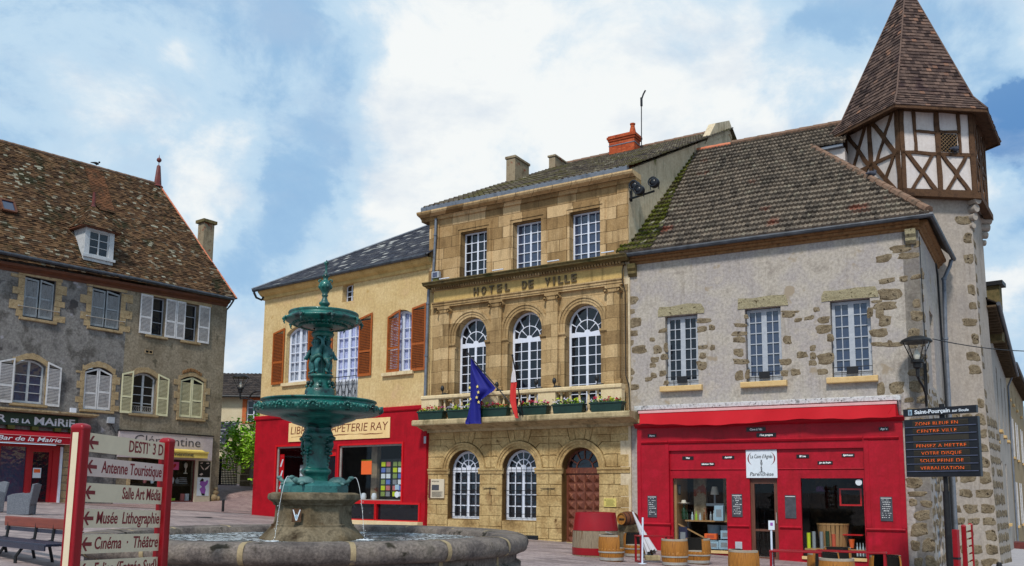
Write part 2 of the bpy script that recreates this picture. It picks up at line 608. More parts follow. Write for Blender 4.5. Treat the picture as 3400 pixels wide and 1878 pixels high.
def casement(parent, u0, u1, v0, v1, w=.16, rise=0.0, cols=2, rows=5, fr=.055, mu=.024, leaf=.05, mat_='white_paint', pane='pane', name='window',
             fan=None, base=0.0, curtain=None, leaves=2):
    """glazed window: frame with its glazing bars as one pierced piece; fan = height of a transom with a fanlight over it"""
    holes = []
    vtop = fan if fan else v1
    cx = (u0 + u1) / 2
    lv = [(u0 + fr, cx - leaf / 2), (cx + leaf / 2, u1 - fr)] if leaves == 2 else [(u0 + fr, u1 - fr)]
    for a, b in lv:
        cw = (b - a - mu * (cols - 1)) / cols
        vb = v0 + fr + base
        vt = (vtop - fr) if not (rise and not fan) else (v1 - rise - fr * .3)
        rh = (vt - vb - mu * (rows - 1)) / rows
        for i in range(cols):
            x0 = a + i * (cw + mu); x1 = x0 + cw
            for j in range(rows):
                z0 = vb + j * (rh + mu); z1 = z0 + rh
                if rise and not fan and j == rows - 1:
                    pts = [(x0, z0), (x1, z0)]
                    for k in range(4):
                        xx = x1 + (x0 - x1) * k / 3
                        pts.append((xx, max(z0 + .02, top_at(xx, u0, u1, v1, rise) - fr)))
                    holes.append(pts)
                else:
                    holes.append(rect(x0, x1, z0, z1))
    if fan:
        R = (u1 - u0) / 2
        cz, zb = v1 - R, fan + .05
        hz, ri, Rf = cz - zb, (v1 - zb) * .48, R - fr
        def ro(a):
            ca, sa = cos(a), sin(a)
            if abs(ca) > 1e-6 and sa * Rf / abs(ca) <= hz: return Rf / abs(ca)
            return hz * sa + sqrt(max(0, Rf * Rf - hz * hz * ca * ca))
        def ring(r0, r1, a0, a1, k=6):
            return [(cx + r0(a0 + (a1 - a0) * i / k) * cos(a0 + (a1 - a0) * i / k), zb + r0(a0 + (a1 - a0) * i / k) * sin(a0 + (a1 - a0) * i / k)) for i in range(k + 1)] + \
                   [(cx + r1(a1 - (a1 - a0) * i / k) * cos(a1 - (a1 - a0) * i / k), zb + r1(a1 - (a1 - a0) * i / k) * sin(a1 - (a1 - a0) * i / k)) for i in range(k + 1)]
        for i in range(6):
            g = mu * .6 / Rf
            holes.append(ring(lambda a: ri + mu / 2, ro, pi * i / 6 + g + (.03 if i == 0 else 0), pi * (i + 1) / 6 - g - (.03 if i == 5 else 0)))
        for i in range(4):
            g = mu * .6 / ri
            holes.append(ring(lambda a: .11, lambda a: ri - mu / 2, pi * i / 4 + g + (.1 if i == 0 else 0), pi * (i + 1) / 4 - g - (.1 if i == 3 else 0)))
    out = opening(u0, u1, v0, v1, rise)
    f = MB().plate(out, holes, w, .055).build(name, mat_, parent)
    e = .004
    if rise or leaves == 1:
        MB().plate(opening(u0 + e, u1 - e, v0 + e, v1 - e, max(0, rise - e) if rise else 0), (), w + .03, .008).build('pane', pane, f)
    else:                                               # each leaf hangs a little differently
        pm = MB()
        for a, b in ((u0 + e, cx), (cx, u1 - e)):
            y = [w + .032 + rnd.uniform(0, .014) for _ in range(4)]
            pm.face([(a, y[0], v0 + e), (b, y[1], v0 + e), (b, y[2], v1 - e), (a, y[0] + y[2] - y[1], v1 - e)])
        pm.build('pane', pane, f, fix=False)
    if curtain:
        MB().plate(opening(u0 + .01, u1 - .01, v0 + .01, v1 - .01, rise), (), w + .09, .006).build('curtain', curtain, f)
    return f


def shutter(parent, u0, u1, v0, v1, w, m, v1b=None, mid=.42, slats=True, hinge=None, ang=0.0, mode='louvre', thick=.035, pitch=.062):
    """louvred leaf; v1 / v1b: heights of its top at the left and right; ang swings it about one edge"""
    v1b = v1 if v1b is None else v1b
    top = lambda u: v1 + (v1b - v1) * (u - u0) / (u1 - u0)
    s = .06
    zm = v0 + (v1 - v0) * mid
    mb = MB()
    if mode == 'louvre':
        h1 = rect(u0 + s, u1 - s, v0 + s * 1.5, zm - s * .6)
        h2 = [(u0 + s, zm + s * .6), (u1 - s, zm + s * .6), (u1 - s, top(u1 - s) - s * 1.3), (u0 + s, top(u0 + s) - s * 1.3)]
        mb.plate([(u0, v0), (u1, v0), (u1, v1b), (u0, v1)], (h1, h2), 0, thick)
        for a, b in ((v0 + s * 1.5, zm - s * .6), (zm + s * .6, min(v1, v1b) - s * 1.3)):
            z = a + pitch * .3
            while z < b - .01:
                mb.box(u0 + s, u1 - s, -.012, .012, -.006, .006,
                       xf=lambda p, z=z: Vector((p.x, thick / 2 + p.y * .7 + p.z * .8, z + p.z * .6 - p.y * 1.35)))
                z += pitch
    else:
        mb.plate([(u0, v0), (u1, v0), (u1, v1b), (u0, v1)], (), 0, thick)
    if ang or hinge:
        hx = u0 if hinge == 'L' else u1
        ca, sa = cos(ang), sin(ang)
        for i, p in enumerate(mb.v):
            dx, y = p[0] - hx, p[1]
            mb.v[i] = (hx + dx * ca + y * sa, -dx * sa + y * ca if hinge == 'L' else -dx * sa + y * ca, p[2])
    mb2 = MB().add(mb, shift(0, w, 0))
    sh_ = mb2.build('shutter', m, parent)
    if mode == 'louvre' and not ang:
        MB().box(u0 + s * .5, u1 - s * .5, w + thick * .80, w + thick * .97, v0 + .03, min(v1, v1b) - .05).build('slat_gap_shade', 'cask_lining', sh_)  # added dark sheet standing in for the shade between slats
    return sh_


def stone_blob(mb, u, v, hw, hh, w0, t, r, corner=.25):
    """one rough-edged facing stone"""
    n = 14
    pts = []
    tilt = r.uniform(-.10, .10)
    ph = [r.uniform(0, 6.28) for _ in range(3)]
    for k in range(n):
        a = 2 * pi * k / n + .26
        sq = 1 / max(abs(cos(a)), abs(sin(a)))
        s = min((1 - corner) * sq + corner, 1.34) * (1 + .09 * sin(2 * a + ph[0]) + .07 * sin(3 * a + ph[1]) + .05 * sin(5 * a + ph[2])) * r.uniform(.94, 1.04)
        x, z = hw * .93 * s * cos(a), hh * .93 * s * sin(a)
        pts.append((u + x - tilt * z, v + z + tilt * x))
    fr = [(u + (p[0] - u) * .80, v + (p[1] - v) * .78) for p in pts]
    i = len(mb.v)
    mb.v += [(p[0], w0, p[1]) for p in pts] + [(p[0], w0 - t * r.uniform(.5, 1.3), p[1]) for p in fr]
    for k in range(n):
        k2 = (k + 1) % n
        mb.idx((i + k, i + k2, i + n + k2, i + n + k))
    mb.idx(tuple(i + n + k for k in range(n)))


def stones_in(mb, u0, u1, v0, v1, r, cover=.75, w0=0.0, course=.27, t=.02, wmin=.2, wmax=.46, dense=None):
    """loose courses of exposed rubble between the render"""
    v = v0
    while v < v1 - .08:
        h = min(r.uniform(.62, 1.3) * course, v1 - v)
        u = u0 + r.uniform(-.08, .12)
        while u < u1 - .08:
            wd = min(r.uniform(wmin * .7, wmax * 1.25), u1 + .08 - u)
            q = (u + wd / 2 - u0) / (u1 - u0)
            k = 1.0 if dense is None else ((.35 + .65 * q) if dense == 'R' else (1 - .65 * q))
            if r.random() < cover * k and wd > .1:
                hh = h * r.uniform(.30, .47)
                stone_blob(mb, u + wd / 2, v + h / 2 + r.uniform(-.05, .05), wd * r.uniform(.38, .47), hh, w0, t, r, r.uniform(.08, .42))
            u += wd
        v += h


def tile_plane(mb, poly, o, sdir, tdir, row, wave, amp, step, seg=6, jitter=0.0, r=rnd, flat=False, sag=0.0):
    """courses of tiles over a convex polygon given in (s, t): s along the eaves, t up the slope"""
    o, sdir, tdir = Vector(o), Vector(sdir).normalized(), Vector(tdir).normalized()
    nrm = sdir.cross(tdir).normalized()
    if nrm.z < 0: nrm = -nrm
    tmax, tmin = max(p[1] for p in poly), min(p[1] for p in poly)
    def span(t):
        xs = []
        m = len(poly)
        for k in range(m):
            a, b = poly[k], poly[(k + 1) % m]
            if abs(a[1] - b[1]) < 1e-9:
                if abs(a[1] - t) < 1e-6: xs += [a[0], b[0]]
                continue
            q = (t - a[1]) / (b[1] - a[1])
            if -1e-9 <= q <= 1 + 1e-9: xs.append(a[0] + q * (b[0] - a[0]))
        return (min(xs), max(xs)) if xs else (0, 0)
    P = lambda s_, t_, h: o + sdir * s_ + tdir * t_ + nrm * (h + (sag * (sin(s_ * .83 + 1) + .6 * sin(s_ * 1.9 + t_ * .7) + .4 * sin(t_ * 2.3 + s_ * .4)) * sin(pi * min(1, max(0, t_ / tmax))) if sag else 0))
    nr = int(math.ceil((tmax - tmin) / row))
    for k in range(nr):
        t0 = tmin + k * row; t1 = min(tmax, t0 + row)
        a0, a1 = span(t0); b0, b1 = span(t1)
        lo, hi = min(a0, b0), max(a1, b1)
        dt = wave / seg if not flat else wave
        shiftk = (.5 * wave * (k % 2)) if flat else 0
        i0, i1 = int(floor((lo - shiftk) / dt)), int(math.ceil((hi - shiftk) / dt))
        prof = lambda s_: amp * (max(0, sin(2 * pi * s_ / wave)) ** .8 if sin(2 * pi * s_ / wave) > 0 else 0) if not flat else 0
        for i in range(i0, i1):
            s0, s1 = i * dt + shiftk, (i + 1) * dt + shiftk
            c0, c1 = min(max(s0, a0), a1), min(max(s1, a0), a1)
            d0, d1 = min(max(s0, b0), b1), min(max(s1, b0), b1)
            if c1 - c0 < 1e-5 and d1 - d0 < 1e-5: continue
            if flat:
                h0 = step * (1 + r.uniform(-jitter, jitter)); h1 = h0 + step * r.uniform(-jitter, jitter) * .5
                tb = t0 - row * r.uniform(0, jitter * .22)
            else:
                h0, h1, tb = step + prof(s0) + r.uniform(-jitter, jitter), step + prof(s1) + r.uniform(-jitter, jitter), t0
            e0, e1 = (0, 0) if flat else (prof(s0), prof(s1))
            uu = ((s0 + 1e-4) / wave, (s1 - 1e-4) / wave)
            if flat: uu = ((s0 - shiftk + 1e-4) / wave, (s1 - shiftk - 1e-4) / wave)
            uvt = [(uu[0], k + .02), (uu[1], k + .02), (uu[1], k + .98), (uu[0], k + .98)]
            if flat: uvt = [(x + .5 * (k % 2), y) for x, y in uvt]
            if c1 - c0 < 1e-5: c1 = c0
            mb.face([P(c0, tb, h0), P(c1, tb, h1), P(d1, t1, e1), P(d0, t1, e0)], uvt)
            mb.face([P(c0, tb, h0 - step * 1.05), P(c1, tb, h1 - step * 1.05), P(c1, tb, h1), P(c0, tb, h0)], [uvt[0], uvt[1], uvt[1], uvt[0]])


def ridge_caps(mb, a, b, r=.12, ln=.42):
    a, b = Vector(a), Vector(b)
    L = (b - a).length
    n = max(1, int(L / ln))
    for k in range(n):
        p, q = a.lerp(b, k / n), a.lerp(b, (k + 1.06) / n)
        mb.tube([p, q], [r, r * .86], 8)


def gutter(parent, pts, r=.075, m='zinc', name='gutter'):
    return MB().tube(pts, r, 8).build(name, m, parent, smooth=True)


def downpipe(parent, pts, r=.05, m='zinc', rings=()):
    mb = MB().tube(pts, r, 10)
    for z in rings:
        p = min(pts, key=lambda q: abs(q[2] - z))
        mb.lathe([(r * 1.0, -.03), (r * 1.35, -.03), (r * 1.35, .03), (r * 1.0, .03)], 10, (p[0], p[1], z))
    return mb.build('downpipe', m, parent, smooth=True)

# ------------------------------------------------------------------ palette
ashlar('attic_stone', c(108, 84, 56), c(156, 126, 86), c(196, 166, 124), .72, .40, .008, vary=1.35)
ashlar('upper_stone', c(118, 94, 64), c(162, 134, 94), c(192, 164, 122), .80, .42, .006, vary=1.0)
mat('frieze_stone', [c(164, 134, 80), c(196, 166, 106), c(178, 148, 96)], 1.3, bump=.2, stain=(c(70, 55, 35), .6))
mat('rustic_stone', [c(116, 92, 58), c(164, 136, 92), c(190, 164, 116), c(146, 116, 78)], 1.1, bump=.9, bscale=18, fine=.35, stain=(c(75, 58, 36), .5), spots=[(c(90, 66, 40), 2.2, .68)])
mat('joint_stone', [c(112, 84, 48), c(88, 66, 40)], 3, bump=.2)
mat('trim_stone', [c(150, 130, 84), c(196, 162, 112), c(178, 142, 94)], 2.0, bump=.3, stain=(c(70, 56, 38), .7))
mat('slab_stone', [c(150, 132, 98), c(182, 164, 128), c(120, 108, 78)], 1.8, bump=.35, stain=(c(58, 58, 38), .85))
mat('mossy_stone', [c(74, 66, 46), c(112, 98, 66), c(64, 64, 38)], 2.6, bump=.5, stain=(c(36, 38, 22), .8))
mat('balcony_stone', [c(200, 178, 138), c(224, 204, 166)], 1.5, bump=.15, stain=(c(110, 92, 62), .6))
mat('white_paint', [c(204, 210, 226), c(222, 226, 236)], 5, .45, bump=.05, fine=.06)
mat('grey_paint', [c(150, 156, 166), c(176, 180, 186)], 6, .5, bump=.08)
mat('zinc', [c(84, 90, 100), c(116, 122, 132), c(98, 104, 114)], 3, .5, metal=.25, bump=.05)
mat('dark_zinc', [c(52, 56, 62), c(84, 88, 96)], 4, .5, metal=.4, bump=.05)
mat('bronze_letter', [c(70, 56, 32), c(96, 78, 46)], 6, .5, bump=.1)
mat('wood_door', [c(70, 34, 24), c(108, 56, 38), c(88, 46, 32)], 2.2, .5, stretch=(6, 6, 1), bump=.25, spots=[(c(150, 96, 66), 3, .6)])
mat('iron', [c(22, 22, 24), c(40, 40, 42)], 8, .5, metal=.3, bump=.1)
mat('black_plastic', [c(24, 26, 28), c(38, 40, 42)], 8, .45, bump=.05)
plain('pane', (.006, .008, .013, 1), .05, spec=.62, bump=.5, bscale=2.2, bdist=.05)
plain('pane_blue', (.030, .045, .09, 1), .05, spec=.95, bump=.5, bscale=1.8, bdist=.05)
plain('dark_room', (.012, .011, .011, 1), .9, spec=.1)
clear_glass('shop_glass', (.95, .96, .96, 1), .7)
clear_glass('thin_glass', (.95, .97, .98, 1), .9)
mat('curtain', [c(150, 152, 166), c(190, 192, 204)], 9, .9, bump=.1, stretch=(3, 1, 1.4))
mat('lace', [c(104, 106, 164), c(200, 202, 232), c(130, 132, 188)], 11, .9, bump=.0, stretch=(1.6, 1, 1))
# right house
mat('house_plaster', [c(142, 133, 124), c(172, 163, 152), c(160, 152, 148), c(178, 167, 152)], .9, bump=.4, bscale=28, fine=.3, stain=(c(104, 94, 82), .6), spots=[(c(152, 138, 120), 1.7, .62), (c(96, 84, 70), 13, .75)])
mat('rubble_stone', [c(82, 72, 58), c(112, 98, 78), c(136, 122, 100), c(74, 66, 56)], 4.5, bump=.9, bscale=16, fine=.5, spots=[(c(62, 52, 40), 9, .6)], bdist=.04)
mat('lintel_stone', [c(128, 118, 92), c(156, 146, 118), c(140, 130, 106)], 5, bump=.9, bscale=14, fine=.4, spots=[(c(84, 74, 50), 10, .62)], bdist=.04)
mat('sill_stone', [c(192, 160, 108), c(212, 182, 132)], 3, bump=.2)
tiles('house_tiles', [c(72, 65, 58), c(96, 87, 78), c(116, 105, 93), c(130, 117, 103), c(88, 79, 70)], lichen=(c(138, 130, 114), .8, .90),
      moss=[(c(70, 68, 40), 1.1, .66)], patch=[(c(124, 66, 48), .9, .66)])
tiles('mossy_tiles', [c(52, 46, 36), c(84, 78, 50), c(104, 92, 62)], moss=[(c(84, 88, 22), 1.4, .42), (c(58, 62, 20), 4, .55)], patch=[(c(180, 92, 48), 2.6, .7)], lichen=(c(168, 160, 140), .8, .9))
mat('ridge_clay', [c(104, 82, 70), c(134, 106, 88), c(86, 74, 62)], 4, bump=.5, stain=(c(60, 56, 46), .6))
mat('new_clay', [c(190, 110, 82), c(214, 138, 106)], 4, bump=.3)
mat('cornice_brick', [c(92, 66, 44), c(138, 104, 70), c(110, 78, 52)], 6, bump=.9, bscale=16, fine=.4, stain=(c(46, 34, 26), .8))
mat('red_paint', [c(136, 4, 22), c(168, 7, 34), c(152, 5, 26), c(176, 11, 40)], 1.1, .46, bump=.12, fine=.14, spec=.3, stain=(c(96, 6, 14), .5))
mat('red_shade', [c(128, 8, 20), c(146, 10, 24)], 2, .5, bump=.05)
mat('awning_red', [c(192, 10, 26), c(206, 16, 34)], 1.6, .7, bump=.12, bscale=90, fine=.05)
mat('awning_case', [c(126, 126, 124), c(206, 206, 206), c(160, 158, 152)], 9, .45, metal=.25, bump=.3, spots=[(c(74, 74, 70), 16, .62)])
mat('pink_trim', [c(206, 150, 150), c(220, 170, 168)], 3, .5, bump=.03)
mat('brown_door', [c(84, 52, 40), c(108, 68, 52)], 4, .5, stretch=(8, 8, 1), bump=.15)
mat('slate_board', [c(58, 60, 66), c(84, 86, 92)], 7, .8, bump=.05)
plain('black_plate', c(12, 12, 14), .35)
plain('chalk', c(225, 226, 226), .8)
plain('sign_white', c(214, 222, 230), .5)
plain('ink_red', c(120, 30, 30), .6)
plain('ink_black', c(24, 24, 26), .6)
# yellow house
mat('yellow_plaster', [c(184, 156, 108), c(206, 180, 132), c(196, 168, 118), c(202, 170, 130)], .8, bump=.3, bscale=40, fine=.25, stain=(c(140, 114, 74), .7), spots=[(c(182, 150, 96), 2.2, .66)])
mat('cornice_cream', [c(176, 148, 92), c(208, 180, 122)], 2, bump=.25, stain=(c(74, 58, 36), .85))
mat('slate_roof', [c(34, 34, 40), c(54, 54, 60), c(44, 42, 46)], 2.5, .6, bump=.3, spots=[(c(110, 106, 96), 5, .63)])
tiles('slate_tiles', [c(34, 34, 42), c(54, 54, 64), c(72, 70, 76), c(46, 44, 48)], lichen=(c(178, 176, 170), .9, .84), rough=.6)
mat('orange_shutter', [c(142, 72, 24), c(166, 88, 34), c(124, 60, 20)], 2.5, .5, bump=.12, stretch=(5, 5, 1))
mat('book_sign', [c(226, 190, 130), c(236, 204, 148)], 3, .6, bump=.03)
plain('sign_brown', c(122, 62, 36), .6)
mat('book_red', [c(130, 6, 20), c(166, 12, 30), c(146, 8, 24)], 1.0, .65, bump=.15, bscale=70, fine=.14, spec=.2, stain=(c(92, 8, 14), .5))
mat('bright_red', [c(186, 10, 18), c(200, 16, 24)], 2, .4, bump=.03)
# grey house
mat('grey_render', [c(70, 67, 66), c(104, 100, 98), c(132, 128, 124), c(88, 84, 80), c(144, 140, 138)], .75, bump=.6, bscale=22, fine=.4, stain=(c(62, 58, 58), .75), spots=[(c(156, 152, 156), 2.0, .63), (c(74, 70, 70), 1.3, .62)])
mat('tan_render', [c(98, 88, 74), c(128, 116, 98), c(144, 132, 114), c(110, 100, 84)], .7, bump=.5, bscale=24, fine=.4, stain=(c(80, 72, 60), .7), spots=[(c(96, 88, 74), 1.6, .62)])
mat('surround_stone', [c(136, 116, 86), c(172, 150, 116), c(152, 130, 98), c(182, 166, 138)], 2.4, bump=.7, bscale=20, fine=.45, spots=[(c(128, 108, 80), 6, .62)])
mat('old_shutter', [c(118, 124, 132), c(152, 158, 162), c(104, 108, 112)], 4, .75, stretch=(6, 6, .8), bump=.3)
mat('pale_shutter', [c(184, 184, 188), c(208, 206, 206), c(170, 170, 174)], 4, .65, bump=.15)
mat('cream_shutter', [c(204, 198, 160), c(222, 216, 180)], 4, .6, bump=.12)
tiles('old_tiles', [c(42, 31, 24), c(70, 51, 37), c(92, 67, 47), c(112, 85, 60), c(60, 46, 35), c(82, 57, 40)], lichen=(c(150, 146, 128), .7, .87),
      moss=[(c(46, 46, 30), 1.0, .53), (c(70, 64, 36), 2.6, .60)], patch=[(c(124, 76, 48), .5, .64)])
mat('eave_wood', [c(76, 44, 30), c(108, 64, 42)], 3, .7, stretch=(1, 1, 4), bump=.3)
mat('white_wood', [c(150, 156, 160), c(190, 192, 194), c(168, 170, 172)], 4, .6, bump=.15)
mat('dark_red_metal', [c(84, 34, 32), c(112, 50, 44)], 5, .6, bump=.15)
plain('bar_green', c(16, 52, 36), .45)
plain('olive', c(88, 88, 30), .6)
mat('canvas_red', [c(136, 18, 30), c(152, 24, 36)], 2, .75, bump=.1)
plain('bar_red', c(168, 18, 30), .4)
mat('pinkish_panel', [c(176, 162, 164), c(192, 180, 180)], 2, .6, bump=.05)
mat('yellow_canvas', [c(206, 178, 84), c(224, 198, 108)], 2, .75, bump=.12)
plain('sign_grey_ink', c(58, 56, 62), .6)
plain('cream_board', c(206, 192, 168), .6)
# tower
mat('tower_plaster', [c(188, 178, 172), c(206, 196, 190), c(198, 190, 188)], 1.1, bump=.2, bscale=36, fine=.12, stain=(c(150, 136, 126), .5))
mat('tower_base_plaster', [c(138, 127, 116), c(164, 153, 142), c(150, 141, 134)], .9, bump=.3, bscale=28, fine=.2, stain=(c(110, 98, 86), .6))
mat('oak', [c(58, 42, 32), c(90, 66, 48), c(74, 54, 42)], 3, .8, bump=.6, bscale=20, fine=.4)
tiles('tower_tiles', [c(46, 37, 35), c(70, 56, 52), c(92, 75, 68), c(110, 89, 79), c(56, 45, 42)], lichen=(c(150, 110, 88), .9, .93), patch=[(c(58, 44, 46), 1.6, .58)])
tiles('hotel_tiles', [c(52, 46, 46), c(82, 72, 64), c(104, 94, 78), c(70, 62, 54)], moss=[(c(86, 80, 44), .7, .5)], lichen=(c(140, 132, 112), .8, .9))
mat('gable_render', [c(178, 158, 128), c(206, 188, 158), c(190, 170, 140)], .8, bump=.3, fine=.2, stain=(c(34, 32, 26), .95), spots=[(c(120, 116, 70), 1.2, .64)])
mat('chimney_render', [c(128, 112, 90), c(152, 136, 112), c(104, 88, 68)], 2, bump=.5, fine=.3, stain=(c(62, 52, 40), .7), spots=[(c(134, 66, 44), 2.2, .60)])
ashlar('chimney_brick', c(150, 62, 34), c(180, 80, 46), c(196, 96, 58), .22, .065, .006, mcol=c(120, 84, 66), bump=.5)
mat('far_plaster', [c(196, 180, 148), c(214, 200, 170)], 1, bump=.1)
mat('far_plaster_grey', [c(150, 142, 134), c(172, 164, 154)], .9, bump=.2, stain=(c(120, 110, 98), .5))
mat('far_plaster_tan', [c(140, 122, 94), c(164, 144, 112)], .9, bump=.2, stain=(c(100, 86, 66), .5))
tiles('far_tiles', [c(40, 36, 36), c(62, 54, 50), c(78, 68, 62)], rough=.7)
mat('orange_brick', [c(176, 92, 52), c(196, 112, 70)], 4, bump=.3)
# square
mat('cast_green', [c(3, 44, 44), c(6, 74, 68), c(14, 100, 90), c(4, 56, 54)], 3.2, .38, metal=.1, bump=.25, bscale=30, spec=.55, fine=.25, spots=[(c(4, 30, 30), 5, .58), (c(92, 132, 122), 6.5, .67)], coat=.1, stain=(c(120, 150, 140), .35))
mat('cast_green_pale', [c(22, 74, 74), c(52, 108, 108), c(34, 92, 90)], 3.6, .5, bump=.3, spots=[(c(10, 60, 60), 5, .58)])
mat('basin_stone', [c(66, 60, 58), c(98, 90, 86), c(120, 110, 102), c(78, 74, 66)], 2.2, bump=.6, bscale=24, fine=.45, spots=[(c(52, 48, 40), 3.4, .62), (c(132, 124, 116), 8, .70)])
mat('joint_mortar', [c(140, 124, 96), c(168, 150, 118)], 4, bump=.4)
mat('pedestal_stone', [c(58, 47, 34), c(98, 85, 65), c(122, 110, 90), c(50, 40, 28)], 2.0, bump=.5, fine=.35, stain=(c(24, 18, 12), .95), spots=[(c(70, 48, 28), 2.8, .63)])
mat('wine_red', [c(132, 8, 20), c(150, 12, 26)], 2.5, .35, bump=.04, fine=.05)
plain('board_cream', c(214, 198, 168), .5)
plain('board_rose', c(206, 184, 172), .5)
plain('letter_red', c(118, 14, 20), .5)
mat('bench_wood', [c(112, 44, 26), c(136, 60, 36)], 3, .4, stretch=(1, 8, 8), bump=.1)
mat('bench_sky_tint', [c(44, 48, 66), c(60, 64, 84)], 5, .3, metal=.5, bump=.03)  # blue-grey of the sky mirrored in the slats, put into the colour
mat('wicker', [c(92, 96, 104), c(124, 128, 136)], 26, .75, bump=.6, bscale=80)
mat('cask_oak', [c(126, 76, 24), c(168, 110, 40), c(104, 62, 22)], 3.5, .5, stretch=(9, 9, .7), bump=.25)
mat('cask_grey', [c(104, 90, 72), c(142, 126, 104), c(84, 70, 56)], 3.5, .7, stretch=(9, 9, .6), bump=.35, spots=[(c(96, 60, 30), 2.2, .6)])
mat('cask_dark', [c(80, 42, 22), c(112, 64, 34)], 4, .5, stretch=(1, 8, 8), bump=.2)
mat('hoop_steel', [c(138, 134, 128), c(170, 166, 160)], 7, .5, metal=.1, bump=.1)
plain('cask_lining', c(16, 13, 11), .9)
mat('seat_cushion', [c(150, 138, 122), c(170, 158, 142)], 5, .9, bump=.2)
plain('parasol_cloth', c(184, 182, 186), .9)
mat('pole_white', [c(190, 204, 224), c(214, 222, 234)], 4, .35, bump=.02)
plain('flag_blue', c(8, 14, 120), .75)
plain('flag_white', c(206, 200, 204), .8)
plain('flag_red', c(196, 44, 40), .8)
plain('star_yellow', c(236, 214, 120), .7)
mat('box_green', [c(14, 40, 34), c(24, 54, 46)], 5, .5, bump=.08)
plain('leaf_light', c(112, 150, 30), .6)
plain('leaf_dark', c(40, 78, 24), .6)
plain('petal_red', c(190, 24, 60), .6)
plain('petal_pink', c(214, 110, 150), .6)
plain('petal_white', c(214, 208, 222), .6)
plain('petal_yellow', c(190, 206, 20), .6)
mat('leaf_tree', [c(86, 132, 24), c(134, 180, 40), c(166, 206, 66)], 2.0, .6, bump=0, fine=.1)
mat('bark', [c(70, 56, 42), c(96, 80, 62)], 5, .9, bump=.6)
mat('turtle_bronze', [c(46, 84, 84), c(88, 124, 122), c(60, 100, 98)], 5, .5, bump=.35)
plain('led_amber', c(255, 104, 10), .5, emit=.6)
plain('led_off', c(44, 38, 26), .6)
mat('panel_black', [c(14, 15, 20), c(26, 27, 34)], 5, .35, bump=.03)
mat('panel_bar', [c(66, 72, 96), c(90, 96, 120)], 5, .4, bump=.02)
mat('pigeon_grey', [c(54, 56, 66), c(84, 86, 96)], 9, .8, bump=.1)


def water_mat():
    m = bpy.data.materials.new('water')
    m.use_nodes = True
    n = N(m.node_tree)
    v = n.coord('Object')
    p = n.new('ShaderNodeBsdfPrincipled')
    p.inputs['Base Color'].default_value = (.03, .055, .06, 1)
    p.inputs['Roughness'].default_value = .05
    p.inputs['IOR'].default_value = 1.33
    p.inputs['Specular IOR Level'].default_value = .9
    h = n.math('ADD', n.noise(v, 5, 4, .6, .6), n.math('MULTIPLY', n.noise(v, 17, 3, .6, .5), .6))
    n.set(p.inputs['Normal'], n.bump(h, 1.0, .16))
    glints = n.math('MULTIPLY', n.ramp(n.noise(v, 13, 5, .65, .5), [(.50, 0.0), (.56, 1.0)]), n.ramp(n.noise(v, 1.4, 3, .5), [(.34, 0.0), (.50, 1.0)]))  # white flecks painted into the water as ripple reflections
    n.set(p.inputs['Base Color'], n.mix(glints, (.03, .055, .06, 1), (.78, .84, .88, 1)))
    n.set(p.inputs['Roughness'], n.math('ADD', n.math('MULTIPLY', glints, .5), .05))
    o = n.new('ShaderNodeOutputMaterial')
    n.nt.links.new(p.outputs[0], o.inputs[0])
    MATS['water'] = m


def jet_mat():
    m = bpy.data.materials.new('jet_water')
    m.use_nodes = True
    n = N(m.node_tree)
    p = n.new('ShaderNodeBsdfPrincipled')
    p.inputs['Base Color'].default_value = (.86, .9, .92, 1)
    p.inputs['Roughness'].default_value = .12
    p.inputs['Transmission Weight'].default_value = .35
    p.inputs['IOR'].default_value = 1.33
    o = n.new('ShaderNodeOutputMaterial')
    n.nt.links.new(p.outputs[0], o.inputs[0])
    MATS['jet_water'] = m


water_mat(); jet_mat()


